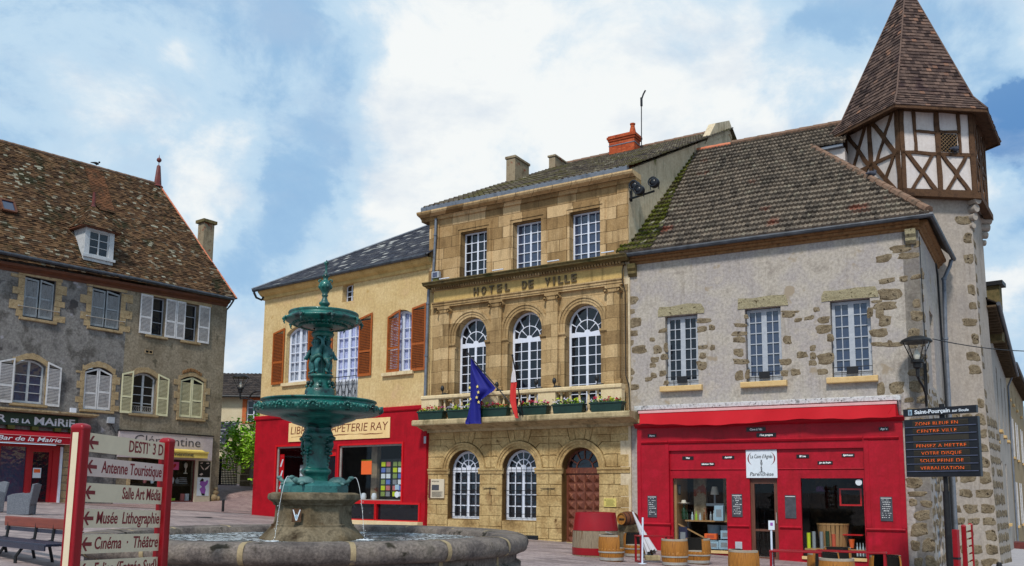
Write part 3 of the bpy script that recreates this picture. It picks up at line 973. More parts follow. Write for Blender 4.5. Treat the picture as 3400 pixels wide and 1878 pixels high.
def paving(name, c1, c2, c3, bw=.5, bh=.25, ang=0.0, joint=.5):
    m = bpy.data.materials.new(name)
    m.use_nodes = True
    n = N(m.node_tree)
    v = n.coord('Object')
    x, y, _ = n.sep(n.mapping(v, (1, 1, 1), (0, 0, 0), (0, 0, ang)))
    b = n.new('ShaderNodeTexBrick', offset=.5)
    wv = n.math('MULTIPLY', n.math('SUBTRACT', n.noise(v, 1.1, 3), .5), .05)
    n.set(b.inputs['Vector'], n.comb(x, n.math('ADD', y, wv)))
    b.inputs['Scale'].default_value = 1; b.inputs['Mortar Size'].default_value = .012; b.inputs['Mortar Smooth'].default_value = .4
    b.inputs['Brick Width'].default_value = bw; b.inputs['Row Height'].default_value = bh
    n.set(b.inputs['Color1'], (0, 0, 0, 1)); n.set(b.inputs['Color2'], (1, 1, 1, 1)); n.set(b.inputs['Mortar'], (.5, .5, .5, 1))
    t = n.math('ADD', n.math('MULTIPLY', n.sep(b.outputs[0])[0], .35), n.math('MULTIPLY', n.noise(v, .6, 8, .65), .85))
    colr = n.ramp(t, [(.3, c1), (.6, c2), (.9, c3)])
    colr = n.mix(.35, colr, n.ramp(n.noise(v, 25, 6, .7), [(.28, 0.0), (.72, 1.0)]), 'OVERLAY')
    wet = n.ramp(n.noise(n.mapping(v, (.5, 1.6, 1)), .55, 5, .55), [(.5, 0.0), (.66, 1.0)])
    colr = n.mix(n.math('MULTIPLY', wet, .45), colr, tuple(q * .5 for q in c1[:3]) + (1,))
    colr = n.mix(n.math('MULTIPLY', b.outputs['Fac'], joint), colr, tuple(q * .35 for q in c1[:3]) + (1,))
    p = n.new('ShaderNodeBsdfPrincipled')
    n.set(p.inputs['Base Color'], colr)
    n.set(p.inputs['Roughness'], n.math('SUBTRACT', .8, n.math('MULTIPLY', wet, .3)))
    n.set(p.inputs['Normal'], n.bump(n.math('SUBTRACT', n.math('MULTIPLY', n.noise(v, 20, 5, .7), .4), b.outputs['Fac']), .4, .015))
    o = n.new('ShaderNodeOutputMaterial')
    n.nt.links.new(p.outputs[0], o.inputs[0])
    MATS[name] = m


mat('oak_light', [c(120, 96, 70), c(150, 122, 90)], 4, .8, bump=.2)
paving('square_paving', c(112, 98, 98), c(148, 132, 130), c(172, 154, 148), .42, .21, .35)
paving('lane_paving', c(118, 92, 90), c(150, 122, 118), c(166, 140, 132), .2, .1, .1)
mat('asphalt', [c(66, 66, 70), c(88, 88, 92), c(76, 76, 80)], 1.2, .9, bump=.3, bscale=60)
mat('pavement_pale', [c(150, 146, 150), c(172, 168, 170), c(140, 136, 138)], 1.4, .85, bump=.25, bscale=50, fine=.3)

# ------------------------------------------------------------------ ground
mb = MB()
xs = [-300, -90, -40] + [-30 + 1.5 * k for k in range(41)] + [40, 90, 300]
ys = [-40, -5, 0] + [2 + 1.5 * k for k in range(30)] + [60, 120, 500]
ids = [[mb.vert((x, y, gz(x, y))) for x in xs] for y in ys]
for j in range(len(ys) - 1):
    for i in range(len(xs) - 1):
        mb.idx((ids[j][i], ids[j][i + 1], ids[j + 1][i + 1], ids[j + 1][i]))
struct(mb.build('ground', 'square_paving', smooth=2))

# lane climbing between the grey house and the bookshop
def lane_z(x, y):
    xf = -14.75 + (y - 44.2) * (.74 if y < 44.2 else -1.35)
    return gz(x, y) + .014 + 1.06 * smooth01((y - 38) / 12.5) * smooth01((x - xf + .3) / 2.2)


mb = MB()
ids = [[mb.vert((x, y, lane_z(x, y))) for x in [-34 + .75 * i for i in range(35)]] for y in [37.0 + .75 * j for j in range(30)] + [62, 70, 85]]
for j in range(len(ids) - 1):
    for i in range(34):
        if ids and mb.v[ids[j][i]][0] > -14.9 + (mb.v[ids[j][i]][1] - 44.2) * (.74 if mb.v[ids[j][i]][1] < 44.2 else -1.35) - 1.2:
            mb.idx((ids[j][i], ids[j][i + 1], ids[j + 1][i + 1], ids[j + 1][i]))
struct(mb.build('lane', 'lane_paving', smooth=2))

# ================================================================== town hall
ho = HO.root('town_hall', 'ochre stone town hall with three arched bays, balcony and HOTEL DE VILLE lettering', 'town hall')
LO_C, UP_C, AT_C = (-6.17, -3.945, -1.68), (-5.94, -3.75, -1.56), (-5.88, -3.69, -1.49)
U0, U1 = -7.75, .02
# street storey: backing, then rusticated blocks a little proud of it
ops = [opening(x - .66, x + .66, .74 if i < 2 else -.4, 3.08, .66) for i, x in enumerate(LO_C)]
MB().plate([(U0, -.5), (U1, -.5), (U1, 3.8), (U0, 3.8)], ops[:2] + [], .045, .45) if False else None
base_out = [(U0, -.5), (LO_C[2] - .66, -.5)] + list(reversed(arc_pts(LO_C[2] - .66, LO_C[2] + .66, 2.42, .66))) + [(LO_C[2] + .66, -.5), (U1, -.5), (U1, 3.8), (U0, 3.8)]
MB().plate(base_out, ops[:2], .045, .45).build('wall', 'joint_stone', ho)
rb = MB()
RV, SP, TOPV = .90, 2.46, 3.74
TS = (0, 24, 46, 68)
HV = [SP, SP + .40, SP + .80, SP + 1.02, TOPV]
edges = [U0] + [(LO_C[0] + LO_C[1]) / 2, (LO_C[1] + LO_C[2]) / 2] + [U1]
gp_ = .007


def block(pts, t=.045):
    cxm = sum(p[0] for p in pts) / len(pts); czm = sum(p[1] for p in pts) / len(pts)
    q = []
    for x, z in pts:
        d = sqrt((x - cxm) ** 2 + (z - czm) ** 2)
        k = max(.5, 1 - gp_ * 1.5 / d)
        q.append((cxm + (x - cxm) * k, czm + (z - czm) * k))
    q2 = [(cxm + (x - cxm) * (1 - .022 / max(.1, sqrt((x - cxm) ** 2 + (z - czm) ** 2))), czm + (z - czm) * (1 - .022 / max(.1, sqrt((x - cxm) ** 2 + (z - czm) ** 2)))) for x, z in q]
    i = len(rb.v); m = len(q)
    ww = rnd.uniform(-.008, .006)
    rb.v += [(x, .045, z) for x, z in q] + [(x, .012 + ww, z) for x, z in q] + [(x, ww, z) for x, z in q2]
    for k in range(m):
        k2 = (k + 1) % m
        rb.idx((i + k, i + k2, i + m + k2, i + m + k)); rb.idx((i + m + k, i + m + k2, i + 2 * m + k2, i + 2 * m + k))
    tri = tessellate_polygon([[Vector((x, z, 0)) for x, z in q2]])
    for a, b, d in tri: rb.idx((i + 2 * m + a, i + 2 * m + b, i + 2 * m + d))


for bi, cx in enumerate(LO_C):
    for side in (-1, 1):
        e = edges[bi] if side < 0 else edges[bi + 1]
        P = []
        for k, dg in enumerate(TS):
            a = radians(dg)
            h = HV[k]
            rho = (h - SP) / sin(a) if dg else RV
            rho = max(rho, RV + .06)
            P.append(((cx + side * RV * cos(a), SP + RV * sin(a)), (cx + side * rho * cos(a), h)))
        for k in range(3):
            (c0, k0), (c1, k1) = P[k], P[k + 1]
            arc = [(cx + side * RV * cos(radians(TS[k] + (TS[k + 1] - TS[k]) * q / 4)), SP + RV * sin(radians(TS[k] + (TS[k + 1] - TS[k]) * q / 4))) for q in range(5)]
            poly = [(e, HV[k]), k0] + arc + [k1, (e, HV[k + 1])]
            if k % 2 == 0 and abs(e - k1[0]) > .75:
                mid = (e + k1[0]) / 2
                block([(e, HV[k]), (mid, HV[k]), (mid, HV[k + 1]), (e, HV[k + 1])])
                block([(mid, HV[k]), k0] + arc + [k1, (mid, HV[k + 1])])
            else:
                block(poly)
        # beside the keystone
        a = radians(68)
        k1 = P[3][1]; a2 = radians(80)
        r2 = (TOPV - SP) / sin(a2)
        arc = [(cx + side * RV * cos(radians(68 + 12 * q / 3)), SP + RV * sin(radians(68 + 12 * q / 3))) for q in range(4)]
        k0x = cx + side * (TOPV - SP) / sin(radians(70)) * cos(radians(70))
        block([(e, HV[3]), k1] + [(k0x, TOPV)] + [(e, TOPV)])
        block([P[3][0]] + arc + [(cx + side * r2 * cos(a2), TOPV), (k0x, TOPV), k1])
    arc = [(cx + RV * cos(radians(80 + 20 * q / 4)), SP + RV * sin(radians(80 + 20 * q / 4))) for q in range(5)]
    r2 = (TOPV - SP) / sin(radians(80)) * cos(radians(80))
    block(arc + [(cx - r2, TOPV), (cx + r2, TOPV)])
# piers under the impost
piers = [(U0, LO_C[0] - .66), (LO_C[0] + .66, LO_C[1] - .66), (LO_C[1] + .66, LO_C[2] - .66), (LO_C[2] + .66, U1)]
for pi_, (a, b) in enumerate(piers):
    for k in range(6):
        z0 = [-.5, .18, .52, .88, 1.22, 1.56, 1.92][k]; z1 = [-.5, .18, .52, .88, 1.22, 1.56, 1.92, 2.27][k + 1]
        if k % 2 == (pi_ + 1) % 2:
            mm = (a + b) / 2 + rnd.uniform(-.06, .06)
            block(rect(a, mm, z0, z1)); block(rect(mm, b, z0, z1))
        else:
            block(rect(a, b, z0, z1))
    z0, z1 = 1.92, 2.27
    mm = (a + b) / 2
    block(rect(a, mm, z0, z1)); block(rect(mm, b, z0, z1))
for x in LO_C[:2]:
    block(rect(x - .66, x + .66, .36, .72)); block(rect(x - .66, x + .66, -.5, .36))
rb.build('rusticated_stonework', 'rustic_stone', ho)
for x in LO_C:
    mb = MB()
    for r0, r1, w in ((.66, .76, .0), (.76, .84, -.03), (.84, .905, -.06)):
        o = [(x + r1 * cos(pi * k / 24), SP - .02 + r1 * sin(pi * k / 24)) for k in range(25)] + [(x + r0 * cos(pi - pi * k / 24), SP - .02 + r0 * sin(pi - pi * k / 24)) for k in range(25)]
        mb.plate(o, (), w, .08 - w)
    mb.build('arch_moulding', 'rustic_stone', ho)
for a, b in piers:
    MB().extrude_path([(.05, 2.27), (-.02, 2.27), (-.035, 2.33), (-.02, 2.34), (-.06, 2.40), (-.06, 2.455), (.05, 2.455)], a - (.04 if a > U0 else 0), b + (.04 if b < U1 - .1 else .03)).build('impost', 'rustic_stone', ho)
for i, x in enumerate(LO_C[:2]):
    f = casement(ho, x - .655, x + .655, .75, 3.07, .30, .655, 2, 4, .085, .035, .10, fan=2.42, name='window')
    gr = MB()
    for k in range(7):
        gr.tube([(x - .6 + 1.2 * k / 6, .17, .82), (x - .6 + 1.2 * k / 6, .17, 2.5)], .0095, 6)
    for z in (.95, 1.72, 2.40):
        gr.tube([(x - .68, .17, z), (x + .68, .17, z)], .011, 6)
    gr.build('grille', 'iron', ho)
    B(x - .66, x + .66, .1, .42, .66, .745).build('sill', 'rustic_stone', ho)
# door: two leaves of raised diamond panels under a glazed fan
x = LO_C[2]
dr = MB().plate(opening(x - .655, x + .655, -.3, 2.36, 0), (), .34, .07)
for s in (-1, 1):
    for col in (0, 1):
        cu_ = x + s * (.16 + .30 * col)
        for k in range(8):
            z = .12 + .285 * k
            i = len(dr.v)
            dr.v += [(cu_ - .13, .34, z - .125), (cu_ + .13, .34, z - .125), (cu_ + .13, .34, z + .125), (cu_ - .13, .34, z + .125), (cu_, .26, z)]
            for q in ((0, 1, 4), (1, 2, 4), (2, 3, 4), (3, 0, 4)): dr.idx(tuple(i + t for t in q))
dr.box(x - .012, x + .012, .325, .345, -.3, 2.30)
dr.box(x - .655, x + .655, .29, .37, 2.28, 2.42)
door = dr.build('door', 'wood_door', ho)
MB().ball((x + .07, .28, 1.05), .035, 8).build('handle', 'iron', door)
fan = MB()
holes = []
for i in range(6):
    a0, a1 = pi * i / 6 + .05, pi * (i + 1) / 6 - .05
    holes.append([(x + .31 * cos(a0 + (a1 - a0) * k / 4), 2.44 + .31 * sin(a0 + (a1 - a0) * k / 4)) for k in range(5)] + [(x + .57 * cos(a1 - (a1 - a0) * k / 4), 2.44 + .57 * sin(a1 - (a1 - a0) * k / 4)) for k in range(5)])
holes.append([(x + .27 * cos(pi * k / 10), 2.46 + .27 * sin(pi * k / 10)) for k in range(11)])
fan.plate([(x - .655, 2.40)] + [(x + .655, 2.40)] + arc_pts(x - .655, x + .655, 2.42, .655), holes, .33, .05)
fl = fan.build('fanlight', 'wood_door', ho)
MB().plate([(x - .65, 2.41), (x + .65, 2.41)] + arc_pts(x - .65, x + .65, 2.42, .65), (), .365, .006).build('pane', 'pane', fl)
B(LO_C[2] - .8, LO_C[2] + .8, -.25, .35, -.3, .10).build('doorstep', 'slab_stone', ho)
# balcony
MB().extrude_path([(.0, 3.72), (-.10, 3.72), (-.14, 3.80), (-.34, 3.86), (-.50, 3.92), (-.78, 3.93), (-.80, 3.97), (-.80, 4.08), (-.76, 4.12), (.02, 4.12)], U0 - .10, U1 + .38).build('balcony_slab', 'slab_stone', ho)
rail = MB().extrude_path([(-.44, 4.85), (-.47, 4.89), (-.47, 4.97), (-.44, 5.0), (-.20, 5.0), (-.17, 4.97), (-.17, 4.89), (-.20, 4.85)], U0 + .02, U1 - .03)
rail.box(U0 + .02, U1 - .03, -.42, -.20, 4.12, 4.20)
for a, b in ((U0 + .03, -6.98), (-5.16, -4.52), (-2.98, -2.34), (-.72, U1 - .04)):
    rail.box(a, b, -.43, -.19, 4.2, 4.85)
bal = rail.build('balustrade', 'balcony_stone', ho)
bp = [(.05, 4.2), (.05, 4.23), (.035, 4.25), (.062, 4.36), (.072, 4.42), (.05, 4.56), (.03, 4.70), (.028, 4.74), (.045, 4.77), (.05, 4.85)]
b0 = None
for a, b in ((-6.98, -5.16), (-4.52, -2.98), (-2.34, -.72)):
    for k in range(5):
        u = a + (b - a) * (k + .5) / 5
        if b0 is None:
            b0 = MB().lathe(bp, 10).build('baluster', 'balcony_stone', bal, smooth=True); b0.location = (u, -.31, 0)
        else:
            d = b0.copy(); COL.objects.link(d); d.parent = bal; d.location = (u, -.31, 0)
# first floor
ops = [opening(x - .66, x + .66, 4.12, 7.74, .66) for x in UP_C]
MB().plate(rect(U0, U1, 4.12, 8.2), ops, .0, .45).build('wall', 'upper_stone', ho)
for x in UP_C:
    mb = MB()
    for r0, r1, w in ((.66, .75, -.015), (.75, .84, -.04), (.84, .925, -.075)):
        o = [(x + r1, 6.85)] + [(x + r1 * cos(pi * k / 24), 7.08 + r1 * sin(pi * k / 24)) for k in range(25)] + [(x - r1, 6.85), (x - r0, 6.85)] + [(x + r0 * cos(pi - pi * k / 24), 7.08 + r0 * sin(pi - pi * k / 24)) for k in range(25)] + [(x + r0, 6.85)]
        mb.plate(o, (), w, .06 - w)
    mb.build('arch_moulding', 'upper_stone', ho)
    for s in (-1, 1):
        a, b = sorted((x + s * .62, x + s * .95))
        MB().extrude_path([(.05, 6.66), (-.03, 6.66), (-.04, 6.72), (-.09, 6.78), (-.09, 6.85), (.05, 6.85)], a, b).build('impost', 'upper_stone', ho)
        MB().box(x + s * .66, x + s * .92, -.045, .05, 4.12, 6.66).build('jamb', 'upper_stone', ho)
    casement(ho, x - .655, x + .655, 4.14, 7.73, .30, .655, 2, 8, .075, .026, .085, fan=6.78, name='window')
for u in (-7.05, -4.84, -2.65, -.44):
    p = MB().box(u - .215, u + .215, -.12, .02, 4.12, 7.98)
    p.extrude_path([(.0, 4.98), (-.17, 4.98), (-.17, 5.1), (-.145, 5.14), (-.15, 5.18), (-.12, 5.2), (.0, 5.2)], u - .26, u + .26)
    pl = p.build('pilaster', 'upper_stone', ho)
    cp = MB().box(u - .26, u + .26, -.18, .02, 8.10, 8.19)
    cp.box(u - .22, u + .22, -.15, .02, 7.97, 8.10)
    for s in (-1, 1):
        cp.lathe([(.075, -.2), (.08, -.19), (.08, 0)], 14, (0, 0, 0), xf=lambda p, s=s, u=u: Vector((u + s * .235 + p.x, p.z, 8.03 + p.y)))
        cp.lathe([(.001, 0), (.04, 0), (.04, .02)], 10, xf=lambda p, s=s, u=u: Vector((u + s * .235 + p.x, -.205 - p.z, 8.03 + p.y)))
    cp.build('capital', 'upper_stone', pl)
# entablature
MB().extrude_path([(.0, 8.19), (-.13, 8.19), (-.13, 8.25), (-.155, 8.25), (-.155, 8.31), (-.19, 8.34), (-.19, 8.38), (.0, 8.38)], U0 + .2, U1 - .12).build('architrave', 'upper_stone', ho)
MB().box(U0 + .22, U1 - .14, -.10, .3, 8.38, 8.84).build('frieze', 'frieze_stone', ho)
dn = MB().box(U0 + .1, U1 - .06, -.14, .2, 8.80, 8.845)
u = U0 + .2
while u < U1 - .12:
    dn.box(u, u + .055, -.22, .1, 8.845, 8.915); u += .105
dn.build('dentil_course', 'upper_stone', ho)
MB().extrude_path([(.2, 8.915), (-.24, 8.915), (-.28, 8.95), (-.46, 8.965), (-.48, 9.02), (-.52, 9.05), (-.52, 9.075), (.2, 9.11)], U0 - .02, U1 + .12).build('cornice', 'mossy_stone', ho)
lt = MB()
k = 0
for word, a, b in (('HOTEL', -5.83, -4.22), ('DE', -3.83, -3.32), ('VILLE', -2.93, -1.70)):
    n = len(word)
    for i, ch in enumerate(word):
        wd = (b - a) / n
        cw = .07 if ch == 'I' else .19
        g = txt(ch, .36, ext=.02, bold=.012)
        xs_ = [p[0] for p in g.v]; mx = max(xs_) - min(xs_)
        cu_ = a + wd * (i + .5)
        lt.add(g, lambda p, cu_=cu_, mx=mx, cw=cw: Vector((cu_ + (p.x - mx / 2) * cw / mx, -.13 + p.y, 8.47 + p.z)))
lt.build('lettering', 'bronze_letter', ho)
# attic
ops = [rect(x - .56, x + .56, 9.1, 10.86) for x in AT_C]
MB().plate(rect(U0 - .02, U1 + .03, 9.0, 11.56), [], .0, .02) if False else None
MB().plate([(U0 - .05, 9.0), (U1 + .03, 9.0), (U1 + .03, 11.56), (U0 - .05, 11.56)], ops, .0, .45).build('wall', 'attic_stone', ho)
for x in AT_C:
    mb = MB()
    for e0, e1, w in ((.56, .66, -.02), (.66, .72, -.045), (.72, .76, -.03)):
        mb.plate([(x - e1, 9.1), (x - e0, 9.1), (x - e0, 10.86 + e0 - .56), (x + e0, 10.86 + e0 - .56), (x + e0, 9.1), (x + e1, 9.1), (x + e1, 10.86 + e1 - .56), (x - e1, 10.86 + e1 - .56)], (), w, .05 - w)
    mb.build('window_surround', 'attic_stone', ho)
    casement(ho, x - .555, x + .555, 9.11, 10.85, .26, 0, 2, 5, .05, .026, .06, curtain=None, pane='pane' if x < -5 else 'pane_blue')
MB().box(U1 - .33, U1 + .05, -.05, .3, 9.1, 11.5).build('corner_strip', 'attic_stone', ho)
MB().box(U0 - .07, U0 + .36, -.05, .3, 9.1, 11.5).build('corner_strip', 'attic_stone', ho)
MB().extrude_path([(.3, 11.48), (-.08, 11.48), (-.10, 11.56), (-.2, 11.62), (-.36, 11.66), (-.4, 11.72), (-.40, 11.77), (.3, 11.79)], U0 - .42, U1 + .36).build('cornice', 'attic_stone', ho)
zg = MB().extrude_path([(-.2, 11.78), (-.36, 11.785), (-.37, 11.90), (-.34, 11.95), (-.2, 11.96)], U0 - .25, U1 + .16)
for k in range(12):
    uu = U0 + (U1 - U0) * k / 12
    zg.box(uu, uu + .018, -.378, -.2, 11.785, 11.955)
zg.build('gutter', 'zinc', ho)
for u, v in ((-7.05, 9.22), (-4.78, 9.24), (-2.6, 9.26), (-.62, 9.28)):
    MB().tube([(u - .2, -.16, v), (u + .24, -.16, v)], .022, 8).build('banner_rod', 'white_paint', ho)
downpipe(ho, [(U0 + .28, -.14, 11.5), (U0 + .26, -.12, 10.9), (U0 + .20, -.12, 9.6), (U0 + .16, -.12, 9.15)], .05, 'zinc', (10.9,))
downpipe(ho, [(U0 + .02, -.14, 8.9), (U0 - .02, -.12, 8.4), (U0 - .04, -.12, 6.5), (U0 - .06, -.12, 5.0), (U0 - .06, -.12, 4.1)], .055, 'zinc', (8.4, 6.5, 5.0))
MB().tube([(U1 - .05, -.05, 9.0), (U1 - .10, -.2, 8.6), (U1 - .10, -.2, 8.3), (U1 - .07, -.05, 8.0), (U1 - .07, -.05, 5.3), (U1 + .06, -.1, 5.0), (U1 + .08, -.1, 4.1)], .014, 6).build('cable', 'iron', ho, smooth=True)
# body, gables and roof
gw = MB().plate([(.0, -.8), (10.4, -.8), (20, -.8), (20, 12.3), (10.4, 17.05), (0, 11.93)], (), 0, .35)
tr = MB().add(gw, lambda p: Vector((U1 + .06 - p.y, p.x, p.z)))
tr.build('gable_wall', 'gable_render', ho)
MB().add(gw, lambda p: Vector((U0 + .02 + p.y, p.x + .02, p.z))).build('gable_wall', 'gable_render', ho)
pp = MB().plate([(7.3, 15.4), (10.4, 16.95), (10.75, 16.8), (10.75, 17.35), (10.4, 17.55), (8.6, 16.75)], (), 0, .3)
MB().add(pp, lambda p: Vector((U1 + .10 - p.y, p.x, p.z))).build('gable_parapet', 'gable_render', ho)
rt = MB()
L = sqrt(10.75 ** 2 + 5.25 ** 2)
tile_plane(rt, [(0, 0), (8.2, 0), (8.2, L), (0, L)], (U0 - .15, -.35, 11.9), (1, 0, 0), (0, 10.75, 5.25), .34, .22, .05, .03, 4, .006)
rt.face([(U0 - .15, 10.4, 17.15), (U1 + .25, 10.4, 17.15), (U1 + .25, 20.2, 12.1), (U0 - .15, 20.2, 12.1)], [(0, 0)] * 4)
roof = rt.build('roof', 'hotel_tiles', ho, fix=False)
mb = MB(); ridge_caps(mb, (U0 - .1, 10.4, 17.18), (U1 - .1, 10.4, 17.18), .13, .45)
mb.build('ridge_tiles', 'ridge_clay', roof)
ch = MB().box(-7.74, -7.30, 5.0, 6.15, 13.8, 15.55)
ch.box(-7.78, -7.26, 4.96, 6.19, 15.55, 15.66)
ch.build('chimney', 'chimney_render', roof, bevel=.02)
ch = MB().box(-7.95, -7.62, 9.0, 10.2, 15.5, 17.05)
ch.box(-8.0, -7.57, 8.95, 10.2, 17.05, 17.14)
ch.build('chimney', 'chimney_render', roof, bevel=.02)
ch = MB().box(-5.1, -3.87, 9.45, 10.1, 16.0, 17.40)
ch.box(-5.14, -3.83, 9.41, 10.14, 17.34, 17.44).box(-5.18, -3.79, 9.37, 10.18, 17.44, 17.54).box(-5.14, -3.83, 9.41, 10.14, 17.54, 17.60)
ck = ch.build('chimney', 'chimney_brick', roof)
MB().lathe([(.17, 0), (.15, .1), (.10, .34), (.09, .42), (.12, .45), (.12, .5), (.08, .5)], 14, (-4.05, 9.7, 17.58)).build('chimney_pot', 'chimney_brick', roof, smooth=True)
MB().box(-5.115, -3.855, 9.435, 10.115, 17.12, 17.16).build('chimney_strap', 'zinc', roof)
an = MB().tube([(-3.72, 9.9, 17.0), (-3.70, 9.9, 19.3)], .022, 6)
an.tube([(-3.70, 9.9, 19.2), (-3.60, 9.9, 19.45), (-3.50, 9.9, 19.6)], .035, 6).box(-3.74, -3.66, 9.86, 9.94, 18.9, 19.3)
tag(an.build('aerial', 'iron', None), 'thin black aerial mast standing beside the red brick chimney', 'aerial').matrix_world = ho.matrix_basis.copy()

# things on the town hall
def on_facade(o, F):
    o.location = (F.x, F.y, 0); o.rotation_euler = (0, 0, F.a)
    return o


fx = ['crimson and yellow', 'white and lime green', 'pink and red, behind the blue flag pole', 'red and white, beside the red and white flag', 'white and yellow petunias in front of the right-hand window', 'deep red and lime, at the corner by the wine shop']
flabels = ['dark green flower box with pink and crimson blooms nearest the yellow house',
           'dark green flower box with white petunias behind the blue flag',
           'dark green flower box with crimson blooms right of the blue flag cloth',
           'dark green flower box with red blooms beside the red and white flag',
           'dark green flower box with white and yellow blooms, fifth along the balcony',
           'dark green flower box with magenta blooms at the wine shop end']
cols = [('petal_pink', 'petal_red'), ('petal_white', 'petal_white'), ('petal_red', 'petal_pink'), ('petal_red', 'petal_pink'), ('petal_white', 'petal_yellow'), ('petal_red', 'petal_white')]
for i, u in enumerate((-7.12, -5.85, -4.52, -3.03, -1.75, -.42)):
    t = HO.thing('flower_box', flabels[i], 'flower box', u, -.60, 4.122, 'flower boxes along the balcony')
    bx = MB()
    hw, dp, h = .55, .13, .30
    for z0, z1, a, b in ((0, h, .9, 1.0),):
        i0 = len(bx.v)
        bx.v += [(-hw * a, -dp * a, z0), (hw * a, -dp * a, z0), (hw * a, dp * a, z0), (-hw * a, dp * a, z0), (-hw, -dp, z1), (hw, -dp, z1), (hw, dp, z1), (-hw, dp, z1)]
        for q in ((0, 3, 2, 1), (4, 5, 6, 7), (0, 1, 5, 4), (1, 2, 6, 5), (2, 3, 7, 6), (3, 0, 4, 7)): bx.idx(tuple(i0 + j for j in q))
    bx.box(-hw - .02, hw + .02, -dp - .02, dp + .02, h - .05, h)
    bx.build('trough', 'box_green', t, bevel=.01)
    r = random.Random(40 + i)
    lf = {k_: MB() for k_ in ('leaf_light', 'leaf_dark', 'a', 'b', 'petal_yellow')}
    def leafq(mb, p, s_):
        d = Vector((r.uniform(-1, 1), r.uniform(-1, 1), r.uniform(-.3, 1))).normalized(); e = d.cross(Vector((r.uniform(-1, 1), r.uniform(-1, 1), .3))).normalized()
        mb.face([p - d * s_ - e * s_ * .6, p + d * s_ - e * s_ * .7, p + d * s_ * 1.1 + e * s_ * .6, p - d * s_ + e * s_ * .7])
    for k in range(150):
        x_ = r.uniform(-hw, hw); p = Vector((x_, r.uniform(-.13, .12), h + abs(r.gauss(0, .07)) - .01))
        leafq(lf['leaf_dark' if r.random() < .6 else 'leaf_light'], p, .026)
    for cl in range(9):
        x_ = -hw + 2 * hw * (cl + r.random()) / 9; kk = 'petal_yellow' if cl % 4 == 2 else ('a' if r.random() < .6 else 'b')
        hh = r.uniform(.06, .17)
        for k in range(13):
            leafq(lf[kk], Vector((x_ + r.gauss(0, .035), r.uniform(-.14, .04), h + hh + r.gauss(0, .025))), .024)
        leafq(lf['leaf_light'], Vector((x_, -.03, h + hh * .5)), .035)
    for k_, mb in lf.items():
        m_ = {'a': cols[i][0], 'b': cols[i][1]}.get(k_, k_)
        mb.build('leaves' if 'leaf' in k_ else 'blossoms', m_, t, fix=False)
sl_ = ['over the left-hand pilaster', 'over the pilaster behind the blue flag pole', 'in front of the middle arched window', 'over the pilaster right of the middle window', 'in front of the right arched window']
for i, u in enumerate((-6.88, -4.62, -3.1, -2.42, -.9)):
    t = HO.thing('spotlight', 'small black spotlight on the balcony rail ' + sl_[i], 'spotlight', u, -.33, 5.0, 'spotlights on the balcony rail')
    B(-.02, .22, -.05, .05, 0, .05).build('bracket', 'black_plastic', t, bevel=.008)
    MB().tube([(0, 0, .04), (0, 0, .16)], .018, 6).ball((0, -.02, .23), .085, 10, (.8, .8, 1.25)).build('lamp_head', 'black_plastic', t, smooth=True)


def flood_cluster():
    t = HO.thing('floodlight_bracket', 'three dark round floodlights on one arm beside the gable wall', 'floodlight', .12, -.05, 11.0)
    MB().bar((-.05, .1, -.03), (.95, -.25, -.05), .05).bar((-.0, .15, -.1), (-.0, .15, .25), .06).build('arm', 'iron', t)
    for x, y, z in ((.28, -.15, .26), (.5, -.32, .03), (.95, -.22, .22)):
        MB().ball((x, y, z), .165, 14, (1, .95, 1)).lathe([(.12, 0), (.15, .02), (.16, .06), (.12, .07)], 14, xf=lambda p, x=x, y=y, z=z: Vector((x + p.x, y - .13 - p.z * .6, z + p.y))).bar((x - .16, y, z), (x - .12, y, z - .22), .02).bar((x + .16, y, z), (x + .12, y, z - .22), .02).build('lamp_head', 'panel_black', t, smooth=True)


flood_cluster()
t = HO.thing('speaker_box', 'small grey box fixed beside the town hall downpipe under the attic', 'box', -7.42, -.10, 9.2)
B(-.16, .16, -.1, .06, .08, .32).build('housing', 'grey_paint', t, bevel=.02)
B(-.1, .1, -.112, -.1, .12, .28).build('grille', 'panel_bar', t)
B(-.12, .1, -.06, .06, -.05, .08).build('bracket', 'olive', t)
t = HO.thing('history_panel', 'framed history panel with old photograph on the stone pier beside the red bookshop', 'information panel', -7.28, -.03, 1.44)
B(-.33, .33, -.03, .02, 0, .66).build('board', 'cream_board', t, bevel=.006)
B(-.335, -.24, -.036, -.03, .0, .66).build('margin', 'dark_red_metal', t)
B(-.19, .12, -.036, -.03, .27, .46).build('photograph', 'slate_board', t)
g = MB()
for k in range(9): g.box(-.19, .28 if k % 3 else .2, -.035, -.031, .04 + k * .022, .048 + k * .022)
g.add(txt('HOTEL DE VILLE', .06, .3, ext=.002), shift(-.19, -.034, .56)); g.build('lettering', 'ink_black', t)
t = HO.thing('brass_plaque', 'small yellow plaque on the stone pier right of the wooden door', 'plaque', -.62, -.02, 1.24)
B(-.21, .21, -.015, .01, 0, .26).build('plate', mat('brass_yellow', [c(196, 176, 92), c(214, 196, 116)], 5, .5, bump=.05), t)
g = MB()
for k in range(6): g.box(-.14 + .02 * (k % 2), .16 - .02 * (k % 3), -.018, -.0155, .04 + k * .033, .052 + k * .033)
g.box(-.18, -.15, -.018, -.0155, .18, .23); g.build('lettering', 'olive', t)
t = HO.thing('cellar_vent', 'black slatted cellar vent at the foot of the town hall wall', 'vent', -3.49, -.02, -.02)
g = B(-.3, .3, -.03, .02, 0, .3)
for k in range(5): g.box(-.29, .29, -.05, -.03, .03 + k * .055, .05 + k * .055)
g.build('slats', 'black_plastic', t)
